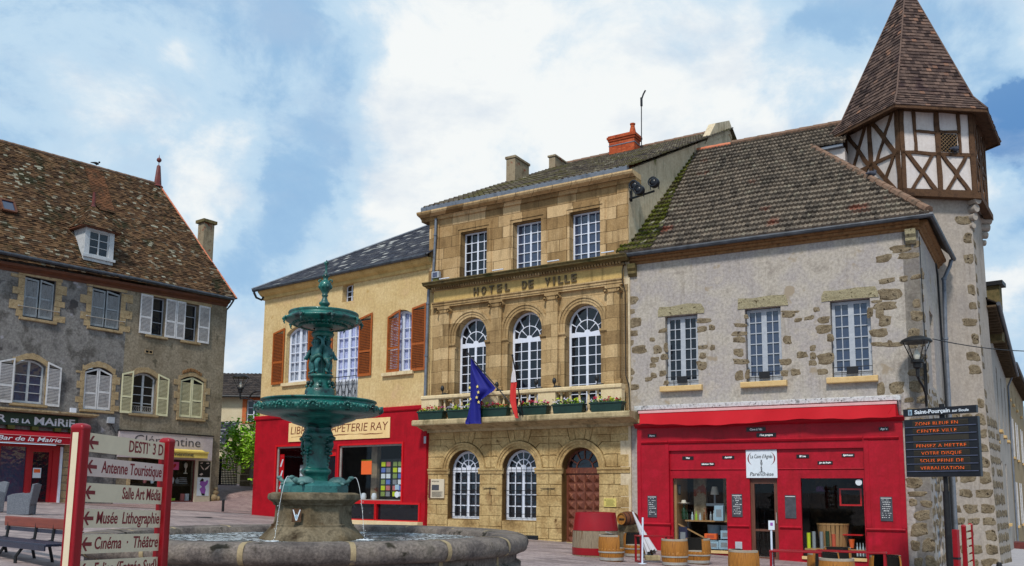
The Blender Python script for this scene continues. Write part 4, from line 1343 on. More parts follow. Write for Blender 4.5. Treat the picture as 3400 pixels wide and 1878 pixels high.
for xx in (-5.06, -2.82):
    o = MB().tube([(xx - .28, -.06, 1.80), (xx - .2, -.03, 1.79), (xx, -.03, 1.8), (xx + .2, -.03, 1.79), (xx + .28, -.06, 1.80)], .012, 6).tube([(xx, -.03, 1.8), (xx, -.03, 1.6)], .01, 6).build('wall_hook', 'iron', ho)
MB().box(U0 - .06, U0 + .04, -.14, .0, 3.35, 3.6).build('junction_box', 'grey_paint', ho)

# flags
pole = HO.thing('flag', 'blue flag with yellow stars drooping from a slanting pole on the balcony', 'flag', -3.35, -.75, 4.1)
p0, p1 = Vector((0, 0, -.05)), Vector((-2.08, -.18, 2.18))
MB().tube([p0, p1], .022, 8).ball(p1, .04, 8).build('pole', 'iron', pole, smooth=True)


def drape(rows, nx, fold, seed, y0=-.22):
    """cloth hanging in folds: rows = (z, x_left, x_right)"""
    mb = MB()
    idx = []
    for k, (z, a, b) in enumerate(rows):
        ring = []
        for j in range(nx + 1):
            q = j / nx
            x = a + (b - a) * q
            y = y0 + fold * sin(q * 9 + seed + z * 1.1) * min(1, k / 4) + fold * .4 * sin(q * 17 + z * 3)
            ring.append(mb.vert((x, y, z)))
        idx.append(ring)
    for a, b in zip(idx, idx[1:]):
        for j in range(nx): mb.idx((a[j], a[j + 1], b[j + 1], b[j]))
    return mb


def px_rows(F, rows, ox, oz, w):
    """heights and edges of a cloth measured on the facade, in the thing's own frame"""
    return rows


rows = [(2.02, -1.95, -1.93), (1.75, -1.97, -1.70), (1.45, -1.99, -1.40), (1.15, -2.0, -1.12), (.94, -2.01, -.92), (.84, -2.02, -1.02), (.72, -2.02, -1.25), (.60, -2.03, -1.45), (.52, -2.03, -1.52), (.3, -2.05, -1.51), (.05, -2.09, -1.50), (-.12, -2.16, -1.50), (-.2, -2.13, -1.49)]
fine = []
for (z0, a0, b0_), (z1, a1, b1) in zip(rows, rows[1:]):
    for k in range(3): q = k / 3; fine.append((z0 + (z1 - z0) * q, a0 + (a1 - a0) * q, b0_ + (b1 - b0_) * q))
fine.append(rows[-1])
cl = drape(fine, 16, .07, .5, -.16).build('cloth', 'flag_blue', pole, smooth=2)
st = MB()
for x, z in ((-1.62, 1.02), (-1.58, .83), (-1.64, .66), (-1.56, .50), (-1.93, 1.0), (-1.90, .62)):
    pts = []
    for k in range(10):
        a = pi / 2 + pi * k / 5; r_ = .062 if k % 2 == 0 else .025
        pts.append((x + r_ * cos(a), z + r_ * sin(a)))
    st.plate(pts, (), -.25, .01)
st.build('stars', 'star_yellow', cl)
pole = HO.thing('flag', 'red and white flag hanging folded from a short pole in front of the middle window', 'flag', -3.32, -.78, 4.1)
MB().tube([(.0, 0, -.05), (.03, -.55, 1.35), (.04, -.75, 1.85)], .02, 8).ball((.04, -.75, 1.86), .035, 8).build('pole', 'iron', pole, smooth=True)
wr = [(1.42, -.01, .05), (1.3, -.05, .08), (1.15, -.08, .1), (1.02, -.1, .12)]
rr = [(1.02, -.1, .12), (.8, -.12, .13), (.55, -.15, .14), (.42, -.16, .15), (.25, -.10, .17), (.05, .0, .19), (-.1, .06, .21), (-.13, .1, .22)]
def finer(rows):
    f_ = []
    for (z0, a0, b0_), (z1, a1, b1) in zip(rows, rows[1:]):
        for k in range(4): q = k / 4; f_.append((z0 + (z1 - z0) * q, a0 + (a1 - a0) * q, b0_ + (b1 - b0_) * q))
    return f_ + [rows[-1]]
drape(finer(wr), 8, .04, 1.5, -.62).build('white_cloth', 'flag_white', pole, smooth=2)
drape(finer(rr), 8, .05, 1.5, -.62).build('red_cloth', 'flag_red', pole, smooth=2)

# ================================================================== house with the wine shop
rh = RH.root('corner_house', 'pale plastered corner house with exposed stones, ribbed tile roof and red wine shop', 'house')
WN = [(-2.85, -1.83), (-.41, .62), (1.97, 3.02)]
ops = [rect(a, b, 4.88, 7.06) for a, b in WN]
shop = rect(-3.72, 3.68, -.6, 3.7)
wall_out = [(-4.3, -.7), (-3.70, -.7), (-3.70, 3.66), (3.66, 3.66), (3.66, -.7), (4.3, -.7), (4.3, 9.0), (-4.3, 9.0)]
MB().plate(wall_out, ops, 0, .4).build('wall', 'house_plaster', rh)
SIDE = lambda p: Vector((4.3 + .054 * p.x - p.y, p.x, p.z))
MB().add(MB().plate(rect(0.0, 4.65, -1, 9.0), [rect(1.7, 2.6, 4.7, 6.9), rect(1.0, 2.0, -.3, 2.6)], 0, .4), SIDE).build('side_wall', 'house_plaster', rh)
MB().add(MB().plate(rect(1.7, 2.6, 4.7, 6.9), (), .2, .05), SIDE).build('window', 'pane', rh)
MB().add(MB().plate(rect(1.0, 2.0, -.3, 2.6), (), .06, .05), SIDE).build('side_door', 'grey_paint', rh)
r = random.Random(5)
st = MB()
stones_in(st, -4.25, -3.3, 4.5, 7.9, r, .85, .0, .34, .010, .22, .5, 'L')
for a, b in WN:
    stones_in(st, a - .46, a + .04, 4.95, 6.95, r, .9, .0, .30, .010, .26, .5, 'R')
    stones_in(st, b - .04, b + .46, 4.95, 6.95, r, .9, .0, .30, .010, .24, .5, 'L')
stones_in(st, .95, 1.5, 5.2, 6.7, r, .4, .0, .3, .008)
stones_in(st, 3.1, 4.29, 4.3, 8.5, r, .95, .0, .36, .012, .24, .6, 'R')
stones_in(st, 3.72, 4.29, -.5, 4.25, r, .97, .0, .34, .014, .24, .6)
stones_in(st, -4.25, -3.78, 3.7, 4.3, r, .5, .0, .3)
st.build('exposed_stonework', 'rubble_stone', rh, fix=False)
st = MB()
s2 = MB(); stones_in(s2, .02, 4.5, -.6, 4.6, r, .8, .0, .32, .012)
s3 = MB(); stones_in(s3, .05, .6, 4.6, 8.0, r, .5, .0, .32, .03)
st.add(s2, SIDE).add(s3, SIDE)
st.build('side_stonework', 'rubble_stone', rh, fix=False)
for i, (a, b) in enumerate(WN):
    o = []
    for (x, z) in ((a - .22, 7.06), (a, 7.06), ((a + b) / 2, 7.07), (b, 7.06), (b + .22, 7.05), (b + .20, 7.18), (b + .14, 7.36), ((a + b) / 2 + .2, 7.38), ((a + b) / 2 - .3, 7.35), (a - .16, 7.37), (a - .2, 7.22)):
        o.append((x + r.uniform(-.02, .02), z + (r.uniform(-.02, .02) if z > 7.1 else 0)))
    MB().plate(o, (), -.02, .03).build('lintel', 'lintel_stone', rh)
    f = casement(rh, a + .02, b - .02, 4.9, 7.04, .17, 0, 2, 6, .085, .026, .15, 'grey_paint', 'pane' if i == 0 else 'pane_blue', base=.10)
    MB().extrude_path([(.1, 4.72), (-.16, 4.72), (-.17, 4.74), (-.17, 4.86), (-.15, 4.88), (.1, 4.89)], a - .14, b + .13).build('sill', 'sill_stone', rh)
    g = MB()
    for z in (5.02, 5.17): g.tube([(a, .02, z), (b, .02, z)], .011, 6)
    g.box((a + b) / 2 - .15, (a + b) / 2 + .15, -.0, .05, 4.98, 5.17)
    for k in range(2): g.tube([(a + .25 + .5 * k, .02, 4.9), (a + .25 + .5 * k, .02, 5.17)], .009, 6)
    g.build('window_bar', 'iron', rh)
# eaves
MB().extrude_path([(.1, 8.80), (-.04, 8.80), (-.06, 8.86), (-.05, 8.88), (-.14, 8.90), (-.15, 8.96), (-.13, 8.97), (-.24, 8.99), (-.25, 9.06), (.1, 9.08)], -3.95, 4.35).build('eaves_cornice', 'cornice_brick', rh)
MB().add(MB().extrude_path([(.1, 8.80), (-.04, 8.80), (-.06, 8.86), (-.14, 8.90), (-.15, 8.96), (-.24, 8.99), (-.25, 9.06), (.1, 9.08)], 0, 4.75), lambda p: Vector((4.3 + .054 * p.x - p.y, p.x, p.z))).build('eaves_cornice', 'cornice_brick', rh)
MB().tube([(-4.3, -.33, 9.06), (0, -.34, 9.07), (4.66, -.34, 9.08), (5.02, 4.75, 9.06)], .075, 8).build('gutter', 'dark_zinc', rh, smooth=True)
for u in (-3.87, 4.12):
    k = MB().extrude_path([(.0, 8.42), (-.06, 8.42), (-.14, 8.5), (-.13, 8.58), (-.2, 8.66), (-.22, 8.80), (.0, 8.80)], u - .13, u + .13)
    k.build('corbel', 'mossy_stone' if u < 0 else 'lintel_stone', rh)
downpipe(rh, [(4.95, 4.6, 9.0), (4.9, 4.55, 8.8), (4.72, 4.5, 8.4), (4.68, 4.45, 6.5), (4.68, 4.45, 3.0), (4.68, 4.45, -.6)], .06, 'zinc', (8.4, 6.5))
MB().tube([(4.52, 3.95, 8.9), (4.56, 4.2, 8.5), (4.60, 4.2, 5), (4.60, 4.2, -.6)], .03, 8).build('cable', 'iron', rh, smooth=True)
MB().tube([(4.33, -.02, 8.6), (4.34, -.02, 5), (4.335, -.02, 4.3)], .013, 6).build('cable', 'iron', rh, smooth=True)
# roof
rt = MB()
L = sqrt(6.75 ** 2 + 5.70 ** 2)
TA = .36 * 19
uh = 4.62 - (4.62 - .72) * TA / (L * 5.38 / 6.75)
tile_plane(rt, [(-4.18, 0), (4.62, 0), (uh, TA), (-3.87, TA)], (0, -.38, 9.1), (1, 0, 0), (0, 6.75, 5.7), .36, .125, .034, .085, 4, .012, sag=.03)
tile_plane(rt, [(-3.87, TA), (1.95, TA), (1.95, L), (-3.78, L)], (0, -.38, 9.1), (1, 0, 0), (0, 6.75, 5.7), .36, .125, .034, .085, 4, .012, sag=.03)
rt.face([(4.62, -.38, 9.12), (5.05, 5, 9.12), (uh, 5.0, 13.4)], [(0, 0)] * 3)
rt.face([(-3.78, 6.38, 14.8), (2.2, 6.38, 14.8), (5.05, 13, 9.1), (-4.2, 13, 9.1)], [(0, 0)] * 4)
roof = rt.build('roof', 'house_tiles', rh, fix=False)
mt = MB()
tile_plane(mt, [(-4.28, .02), (-3.15, .02), (-3.12, 1.3), (-3.45, 4.2), (-3.6, L - .4), (-3.86, L - .4)], (0, -.41, 9.125), (1, 0, 0), (0, 6.75, 5.7), .36, .125, .034, .09, 4, .016)
mt.build('mossy_edge', 'mossy_tiles', roof, fix=False)
mb = MB(); ridge_caps(mb, (-3.8, 6.40, 14.84), (-2.3, 6.40, 14.84), .11, .42); mb.build('ridge_tiles', 'new_clay', roof)
mb = MB(); ridge_caps(mb, (-2.3, 6.40, 14.86), (2.2, 6.40, 14.88), .13, .48); mb.build('ridge_tiles', 'ridge_clay', roof)
mb = MB(); ridge_caps(mb, (4.6, -.34, 9.2), (uh, 5.0, 13.62), .13, .48); mb.build('hip_tiles', 'ridge_clay', roof)

# shop front
sf = MB().plate([(-3.74, -.6), (3.70, -.6), (3.70, 3.69), (-3.74, 3.69)], [[(-2.74, -.59), (2.71, -.59), (2.71, 2.93), (-2.74, 2.93)]], -.13, .16)
front = sf.build('shop_front', 'red_paint', rh)
s = MB()
hl = [rect(-2.66, -1.05, .02, 2.11), rect(-.38, .39, -.5, 2.11), rect(1.03, 2.66, -.04, 2.11)]
s.plate(rect(-2.745, 2.715, -.6, 2.935), hl, -.045, .09)
s.build('glazed_screen', 'red_paint', front)
m_ = MB()
m_.extrude_path([(-.128, 3.13), (-.165, 3.15), (-.19, 3.19), (-.165, 3.22), (-.128, 3.23)], -3.60, -2.76)
m_.extrude_path([(-.128, 3.13), (-.175, 3.15), (-.20, 3.20), (-.175, 3.23), (-.128, 3.24)], -2.74, 2.70)
m_.extrude_path([(-.128, 3.13), (-.165, 3.15), (-.19, 3.19), (-.165, 3.22), (-.128, 3.23)], 2.73, 3.60)
for a, b in ((-3.68, -2.70), (2.70, 3.66)):
    m_.extrude_path([(-.128, .70), (-.155, .71), (-.185, .755), (-.155, .79), (-.128, .80)], a, b)
for a, b in ((-1.03, -.42), (.43, 1.01)):
    m_.extrude_path([(-.044, .70), (-.07, .71), (-.10, .75), (-.07, .78), (-.044, .79)], a, b)
m_.extrude_path([(-.044, 2.345), (-.065, 2.355), (-.075, 2.37), (-.065, 2.385), (-.044, 2.39)], -2.72, -.48)
m_.extrude_path([(-.044, 2.345), (-.065, 2.355), (-.075, 2.37), (-.065, 2.385), (-.044, 2.39)], .44, 2.69)
for a, b in ((-3.74, -3.62), (-2.86, -2.745), (2.715, 2.83), (3.58, 3.70)):
    m_.box(a, b, -.15, -.125, .8, 3.12)
m_.extrude_path([(-.128, 3.62), (-.2, 3.66), (-.26, 3.72), (-.26, 3.76), (.02, 3.78)], -3.80, 3.76)
m_.build('moulding', 'red_paint', front)
g = MB().box(-3.9, -3.42, -.24, .0, 3.78, 3.90)
g.build('cornice_stone', 'slab_stone', front)
for a, b, z in ((-2.66, -1.05, .02), (1.03, 2.66, -.04)):
    MB().plate(rect(a, b, z, 2.11), (), .02, .006).build('glass', 'shop_glass', front)
    B(a - .02, b + .02, -.09, -.0, z - .06, z + .02).build('sill', 'sill_stone', front)
d = MB().plate([(-.38, -.45), (.39, -.45), (.39, 2.11), (-.38, 2.11)], [rect(-.27, .28, -.1, 1.96)], .04, .05).build('door', 'brown_door', front)
MB().plate(rect(-.27, .28, -.1, 1.96), (), .07, .006).build('glass', 'shop_glass', d)
MB().box(-.27, .28, .05, .12, .62, .68).build('push_bar', 'brown_door', d)
MB().tube([(.33, .02, .85), (.33, .02, 1.15)], .014, 6).build('handle', 'hoop_steel', d)
rm = MB()
rm.face([(-2.75, 1.9, -.5), (2.75, 1.9, -.5), (2.75, 1.9, 2.6), (-2.75, 1.9, 2.6)])
rm.face([(-2.7, .1, -.2), (2.7, .1, -.2), (2.7, 1.9, -.2), (-2.7, 1.9, -.2)])
rm.face([(-2.7, .1, 2.3), (2.7, .1, 2.3), (2.7, 1.9, 2.3), (-2.7, 1.9, 2.3)])
for x in (-2.72, 2.7): rm.face([(x, .09, -.5), (x, 1.9, -.5), (x, 1.9, 2.6), (x, .09, 2.6)])
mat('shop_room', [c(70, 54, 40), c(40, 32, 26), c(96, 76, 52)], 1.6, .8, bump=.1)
rm.build('shop_room', 'shop_room', front, fix=False)
B(-2.68, -2.60, .12, 1.2, -.2, 2.28).build('wood_lining', mat('pine', [c(150, 112, 70), c(176, 136, 90)], 3, .6, stretch=(6, 6, 1), bump=.1), front)
MB().box(-2.25, -1.88, .7, .85, .86, 2.3).box(-1.4, -1.2, .9, 1.0, .86, 2.3).build('column', 'chimney_render', front)
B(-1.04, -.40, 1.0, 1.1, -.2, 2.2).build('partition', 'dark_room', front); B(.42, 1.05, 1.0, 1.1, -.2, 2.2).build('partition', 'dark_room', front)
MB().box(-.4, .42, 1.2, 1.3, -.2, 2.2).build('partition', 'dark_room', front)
# awning
aw = MB().box(-3.76, 3.70, -.30, -.0, 4.165, 4.30)
for k in range(24):
    u = -3.76 + 7.46 * k / 24
    aw.box(u, u + .02, -.306, -.1, 4.17, 4.306)
case = aw.build('awning', 'awning_case', rh, bevel=.01)
MB().extrude_path([(-.50, 4.05), (-.50, 4.12), (-.44, 4.13), (-.44, 4.04)], -3.56, 3.62).build('front_bar', 'pink_trim', case)
v_ = MB()
for k in range(60):
    u0, u1 = -3.52 + 7.1 * k / 60, -3.52 + 7.1 * (k + 1) / 60
    h = lambda u: 3.68 + .045 * sin(u * 1.3) + (.06 * max(0, u - 2.2)) + .012 * sin(u * 7)
    y = lambda u: -.47 + .02 * sin(u * 2.2) + .012 * sin(u * 6.1)
    v_.face([(u0, y(u0), h(u0)), (u1, y(u1), h(u1)), (u1, -.485, 4.06), (u0, -.485, 4.06)])
    v_.face([(u0, -.485, 4.10), (u1, -.485, 4.10), (u1, -.10, 4.165), (u0, -.10, 4.165)])
v_.face([(3.58, -.485, 4.08), (3.58, -.1, 4.16), (3.62, -.02, 3.75), (3.4, -.47, 3.8)])
v_.build('valance', 'awning_red', case, smooth=2)
for u in (-3.70, 3.66):
    MB().bar((u, -.02, 3.8), (u, -.28, 4.18), .05).build('bracket', 'awning_case', case)

# plates and boards on the shop front
def plate_sign(text, u0, u1, v0, v1, w, label):
    t = RH.thing('name_plate', label, 'sign', (u0 + u1) / 2, w, (v0 + v1) / 2, 'small black name plates on the wine shop')
    hw, hh = (u1 - u0) / 2, (v1 - v0) / 2
    B(-hw, hw, -.015, 0, -hh, hh).build('board', 'black_plate', t)
    tx = txt(text, hh * 1.35, None, .15, .002, bold=.004, align='CENTER')
    wd = max(p[0] for p in tx.v) - min(p[0] for p in tx.v)
    k = min(1, hw * 1.8 / wd)
    MB().add(tx, lambda p: Vector((p.x * k, p.y - .017, p.z - hh * .42))).build('lettering', 'chalk', t)


for a in (('Pierre', -3.39, -3.12, 3.34, 3.44, -.131, 'black name plate reading Pierre on the shop frieze beside the town hall'),
          ('Cave à Vin', -.41, .13, 3.44, 3.56, -.131, 'black name plate reading Cave à Vin under the awning'),
          ('Plus propre', -.13, .42, 3.275, 3.39, -.131, 'black name plate reading Plus propre below the Cave à Vin plate'),
          ('Vins', -2.35, -2.01, 2.66, 2.76, -.047, 'black name plate reading Vins over the lamp window'),
          ('Apéritifs', -1.15, -.80, 2.67, 2.76, -.047, 'black name plate reading Apéritifs beside the white sign'),
          ('Infusions Thés', -1.79, -1.38, 2.48, 2.57, -.047, 'black name plate reading Infusions Thés between two higher plates'),
          ('Bières', .94, 1.28, 2.67, 2.77, -.047, 'black name plate reading Bières right of the white sign'),
          ('Jus de Fruits', 1.50, 1.90, 2.49, 2.58, -.047, 'black name plate reading Jus de Fruits'),
          ('Spiritueux', 2.14, 2.47, 2.69, 2.78, -.047, 'black name plate reading Spiritueux over the red frame window'),
          ('Agnès', 3.12, 3.36, 3.37, 3.47, -.131, 'black name plate reading Agnès on the frieze nearest the street corner')):
    plate_sign(*a)


def chalkboard(u0, u1, v0, v1, w, label, lines, seed, title=True):
    t = RH.thing('chalkboard', label, 'chalkboard', (u0 + u1) / 2, w, v0, 'chalkboards on the wine shop posts')
    hw, h = (u1 - u0) / 2, v1 - v0
    B(-hw, hw, -.02, 0, 0, h).build('board', 'slate_board', t, bevel=.004)
    q = random.Random(seed)
    g = MB()
    if title: g.box(-hw + .02, hw - .02, -.0225, -.0205, h - .045, h - .03)
    for k in range(lines):
        z = h - .09 - k * (h - .12) / max(1, lines); x_ = -hw + .03 + q.uniform(0, .03)
        while x_ < hw - .06:
            ww = q.uniform(.015, .05)
            if q.random() < .75: g.box(x_, min(hw - .02, x_ + ww), -.0225, -.0205, z, z + q.uniform(.008, .018))
            x_ += ww + .012
    if g.v: g.build('chalk_writing', 'chalk', t)


chalkboard(-3.42, -3.13, .95, 1.59, -.132, 'chalk menu board on the post next to the town hall', 9, 1)
chalkboard(-.90, -.60, 1.01, 1.66, -.047, 'chalk menu board on the post left of the shop door', 10, 2)
chalkboard(.59, .89, 1.00, 1.64, -.047, 'nearly blank grey chalkboard right of the shop door', 0, 3)
chalkboard(3.07, 3.37, .98, 1.62, -.132, 'chalk menu board on the post nearest the street corner', 9, 4)
t = RH.thing('meter_box', 'small grey box on the red post left of the shop door', 'box', -.73, -.047, .1)
B(-.1, .1, -.03, 0, 0, .21).build('lid', 'grey_paint', t, bevel=.015)

t = RH.thing('shop_sign', 'square white sign reading La Cave d\'Agnès entre Parenthèse over the shop door', 'sign', -.025, -.05, 2.12)
B(-.435, .435, -.03, 0, 0, .80).build('board', 'sign_white', t, bevel=.006)
g = MB()
g.add(txt("La Cave d'Agnès", .155, .62, .12, .003, align='CENTER'), shift(0, -.033, .56))
g.add(txt('Parenthèse', .15, .66, .18, .003, align='CENTER'), shift(0, -.033, .06))
for k, chh in enumerate('ENTRE'):
    g.add(txt(chh, .075, None, 0, .003, bold=.003, align='CENTER'), shift(0, -.033, .46 - .065 * k))
g.face([(-.09, -.032, .155), (.09, -.032, .155), (.015, -.032, .185), (-.015, -.032, .185)])
g.build('lettering', 'ink_black', t)
g = MB()
for s in (-1, 1):
    pts = []
    for k in range(13):
        a = radians(50 - 100 * k / 12); pts.append((s * (.06 + .33 * cos(a)), .55 + .24 * sin(a)))
    inn = [(p[0] - s * .035 * sin(pi * k / 12), p[1]) for k, p in enumerate(pts)]
    g.plate(pts + list(reversed(inn))[1:-1], (), -.034, .003)
g.build('bracket_marks', 'ink_red', t)

# goods behind the glass
def bottle(F, u, w, v, h, m, label, group, cat='bottle', rr=.035):
    o = MB().lathe([(.001, 0), (rr, 0), (rr, h * .55), (rr * .9, h * .64), (rr * .36, h * .76), (rr * .34, h), (.001, h)], 10).build('bottle', m, None, smooth=True)
    o.location = F.world(u, w, v); o.rotation_euler.z = F.a
    return tag(o, label, cat, group)


plain('glass_green', c(30, 60, 36), .15); plain('glass_amber', c(120, 70, 20), .15); plain('glass_clear', c(170, 184, 190), .15); plain('label_lime', c(150, 190, 50), .4); plain('pale_blue_card', c(150, 178, 196), .6); plain('navy', c(22, 26, 60), .5); plain('orange_card', c(230, 100, 40), .6); plain('terracotta', c(190, 80, 50), .5); plain('tin_silver', c(150, 156, 160), .4, metal=.4); plain('lamp_cloth', c(214, 206, 190), .8)
B(-.7, .72, -.25, .25, -.04, 0).build('tmp', 'pine') if False else None
t = RH.thing('counter', 'narrow wooden counter standing behind the left shop window', 'counter', -1.80, .55, -.1)
B(-.62, .72, -.22, .22, .94, .98).build('top', 'pine', t)
for x in (-.56, .66): B(x, x + .05, -.2, -.15, 0, .94).build('leg', 'iron', t)
MB().bar((-.85, -.28, .88), (.1, -.3, .42), .09, .03).build('brace', 'pine', t)
spec = [(-2.38, .30, 'glass_green', 'tall dark green bottle at the left end of the counter'), (-2.22, .24, 'glass_clear', 'clear bottle beside the tall green bottle on the counter'), (-2.1, .27, 'label_lime', 'lime green bottle on the counter'), (-1.98, .22, 'glass_clear', 'short clear bottle beside the lime green bottle'), (-1.86, .25, 'glass_amber', 'amber bottle on the counter under the lamp'), (-1.66, .26, 'tin_silver', 'silver bottle on the counter right of the lamp'), (-1.56, .30, 'glass_clear', 'clear bottle beside the large pale box on the counter')]
for u, h, m_, lb in spec: bottle(RH, u, .42, .88, h, m_, lb, 'bottles on the shop counter')
t = RH.thing('table_lamp', 'table lamp with white cone shade behind the left shop window', 'lamp', -1.62, .75, .88)
MB().lathe([(.13, .76), (.075, 1.0)], 16).build('lamp_shade', 'lamp_cloth', t, smooth=True)
MB().tube([(0, 0, 0), (0, 0, .95)], .03, 8).box(-.28, .28, -.03, .03, .42, .50).build('stand', 'tin_silver', t)
for u, v, a, b, m_, lb in ((-1.36, .88, .26, .44, 'pale_blue_card', 'large pale blue box standing on the counter'), (-1.22, .06, .32, .26, 'pale_blue_card', 'pale blue carton on the window floor by the red post'), (-1.52, .06, .26, .22, 'pale_blue_card', 'pale blue carton left of the other floor carton'), (-1.18, .36, .28, .24, 'pale_blue_card', 'pale blue carton stacked on top of the floor carton'), (-1.62, .34, .36, .16, 'orange_card', 'orange wooden wine crate under the counter'), (-2.45, .06, .26, .62, 'navy', 'dark navy bag with pale emblem in the left window corner')):
    t = RH.thing('carton', lb, 'box', u, .30, v)
    B(-a / 2, a / 2, -.1, .1, 0, b).build('body', m_, t, bevel=.006)
    B(-a * .3, a * .3, -.103, -.1, b * .25, b * .75).build('print', 'tin_silver' if m_ != 'orange_card' else 'terracotta', t)
for u, lb in ((-1.70, 'white metal chair with curved back under the shop counter'), (-1.30, 'white metal chair partly behind the cartons')):
    t = RH.thing('chair', lb, 'chair', u, .95, -.18, 'white chairs in the shop window')
    g = MB()
    for k in range(8):
        a0, a1 = pi * (1.15 + .7 * k / 8), pi * (1.15 + .7 * (k + 1) / 8)
        g.face([(.2 * cos(a0), .2 * sin(a0), .62), (.2 * cos(a1), .2 * sin(a1), .62), (.22 * cos(a1), .22 * sin(a1), .92), (.22 * cos(a0), .22 * sin(a0), .92)])
    g.build('backrest', 'pale_blue_card', t)
    B(-.19, .19, -.19, .19, .44, .47).build('seat', 'pale_blue_card', t)
    for sx in (-.17, .17):
        for sy in (-.17, .17): MB().tube([(sx, sy, 0), (sx, sy, .62)], .011, 6).build('leg', 'tin_silver', t)
t = RH.thing('picture', 'small framed black and white picture on the wooden shop wall', 'picture', -2.57, .16, 1.62)
B(-.0, .02, -.0, .22, 0, .3).build('frame', 'black_plate', t); B(.021, .024, .03, .19, .04, .26).build('print', 'tin_silver', t)
t = RH.thing('hat', 'white cowboy hat on a bottle in the left shop window', 'hat', -2.46, .36, 1.36)
MB().lathe([(.001, .11), (.06, .11), (.075, .03), (.08, .01), (.17, .03), (.17, .02), (.001, 0)], 14).build('crown', 'lamp_cloth', t, smooth=True)
bottle(RH, -2.46, .36, .90, .47, 'glass_green', 'tall green bottle with pale label wearing the white hat', None, rr=.07)
# right window
t = RH.thing('slatted_tub', 'tall slatted wooden tub behind the right shop window', 'tub', 1.75, .55, .30)
g = MB()
for k in range(22):
    a = 2 * pi * k / 22
    if k % 1 == 0: g.bar((.30 * cos(a), .30 * sin(a), -.4), (.41 * cos(a), .41 * sin(a), .56), .085, .02, up=(cos(a), sin(a), 0))
g.build('staves', 'pine', t)
MB().lathe([(.40, .53), (.43, .53), (.43, .57), (.40, .57)], 24).build('rim', 'pine', t)
for u, h, m_, lb in ((1.16, .42, 'petal_yellow', 'yellow cylinder gift tin at the left of the right shop window'), (1.30, .46, 'tin_silver', 'white cylinder gift tin beside the yellow tin'), (1.50, .46, 'tin_silver', 'grey cylinder gift tin in front of the slatted tub'), (1.66, .48, 'glass_green', 'dark banded cylinder tin in front of the slatted tub'), (1.82, .40, 'terracotta', 'orange red cylinder tin in front of the slatted tub')):
    o = MB().lathe([(.001, 0), (.052, 0), (.052, h), (.001, h)], 12).lathe([(.054, h * .8), (.054, h * .9)], 12).build('gift_tin', m_, None, smooth=True)
    o.location = RH.world(u, .16, -.03 + .22); tag(o, lb, 'tin', 'gift tins in the shop window')
B(1.06, 2.62, .1, .4, .14, .19).build('window_shelf', 'pine', front)
for k in range(4): bottle(RH, 2.42 + .075 * k, .14, .02, .36, 'glass_clear', ['small bottle with pale cap, leftmost of the row of four', 'small bottle with pale cap, second of the row of four', 'small bottle with pale cap, third of the row of four', 'small bottle with pale cap nearest the right shop post'][k], 'row of four small bottles', rr=.025)
t = RH.thing('framed_mirror', 'empty bright red frame hanging in the right shop window', 'picture frame', 2.27, .35, 1.36)
MB().plate(rect(-.29, .29, 0, .48), [rect(-.245, .245, .045, .435)], 0, .04).build('frame', 'bright_red', t)
t = RH.thing('round_sticker', 'round white sticker in the upper corner of the right shop window', 'sticker', 2.54, .012, 2.0)
MB().add(MB().lathe([(.001, 0), (.085, 0), (.085, .006), (.001, .006)], 20), lambda p: Vector((p.x, -p.z, p.y))).build('disc', 'sign_white', t)
t = RH.thing('hanging_hat', 'purple hat hanging high in the right shop window', 'hat', 1.45, .5, 1.75)
MB().lathe([(.2, 0), (.12, .02), (.1, .14), (.001, .16)], 14).build('crown', plain('purple', c(90, 40, 90), .8), t, smooth=True)
t = RH.thing('orange_pot', 'orange pot on the red shelf of the right shop window', 'pot', 2.25, .4, .22)
MB().lathe([(.001, 0), (.05, 0), (.08, .22), (.085, .24), (.001, .24)], 12).build('pot', 'orange_card', t, smooth=True)
B(-.25, .3, -.1, .2, .34, .37).build('shelf', 'bright_red', t)

# ================================================================== half-timbered tower
TC = Vector((14.03, 29.33, 0))
HEX = [(-1.95, -2.89), (1.17, -2.58), (3.07, .06), (1.95, 2.89), (-1.17, 2.58), (-3.07, -.06)]
tw = thing('timber_tower', 'hexagonal half-timbered tower with tall pointed tiled roof behind the corner house', 'tower', TC, 0)


def hexpt(R, k):
    x, y = HEX[k % 6]
    return Vector((R / 3.08 * x, R / 3.08 * y, 0))


# stone shaft: splayed foot, straight above
body = MB()
rings = []
for R, z in ((2.62, -1.2), (2.52, .5), (2.34, 4.4), (2.27, 7.5), (2.24, 11.3)):
    rings.append([body.vert(hexpt(R, k) + Vector((0, 0, z))) for k in range(6)])
for a, b in zip(rings, rings[1:]):
    for k in range(6): body.idx((a[k], a[(k + 1) % 6], b[(k + 1) % 6], b[k]))
body.build('wall', 'tower_base_plaster', tw)
RW = 2.47


class Face:
    """one side of the half-timbered storey: a runs 0..1 along it"""
    def __init__(s, k):
        s.p, s.q = hexpt(RW, k), hexpt(RW, k + 1)
        s.d = (s.q - s.p); s.L = s.d.length; s.d.normalize()
        s.n = Vector((s.d.y, -s.d.x, 0))
    def at(s, a, z, o=0.0):
        return s.p + s.d * (a * s.L) + s.n * o + Vector((0, 0, z))


Z0, ZM, Z1 = 11.36, 12.66, 14.25
panel = MB()
for k in range(6):
    f = Face(k)
    panel.face([f.at(0, Z0), f.at(1, Z0), f.at(1, Z1), f.at(0, Z1)])
panel.face([hexpt(RW, k) + Vector((0, 0, Z0)) for k in range(6)][::-1])
panel.build('infill', 'tower_plaster', tw)
r = random.Random(3)


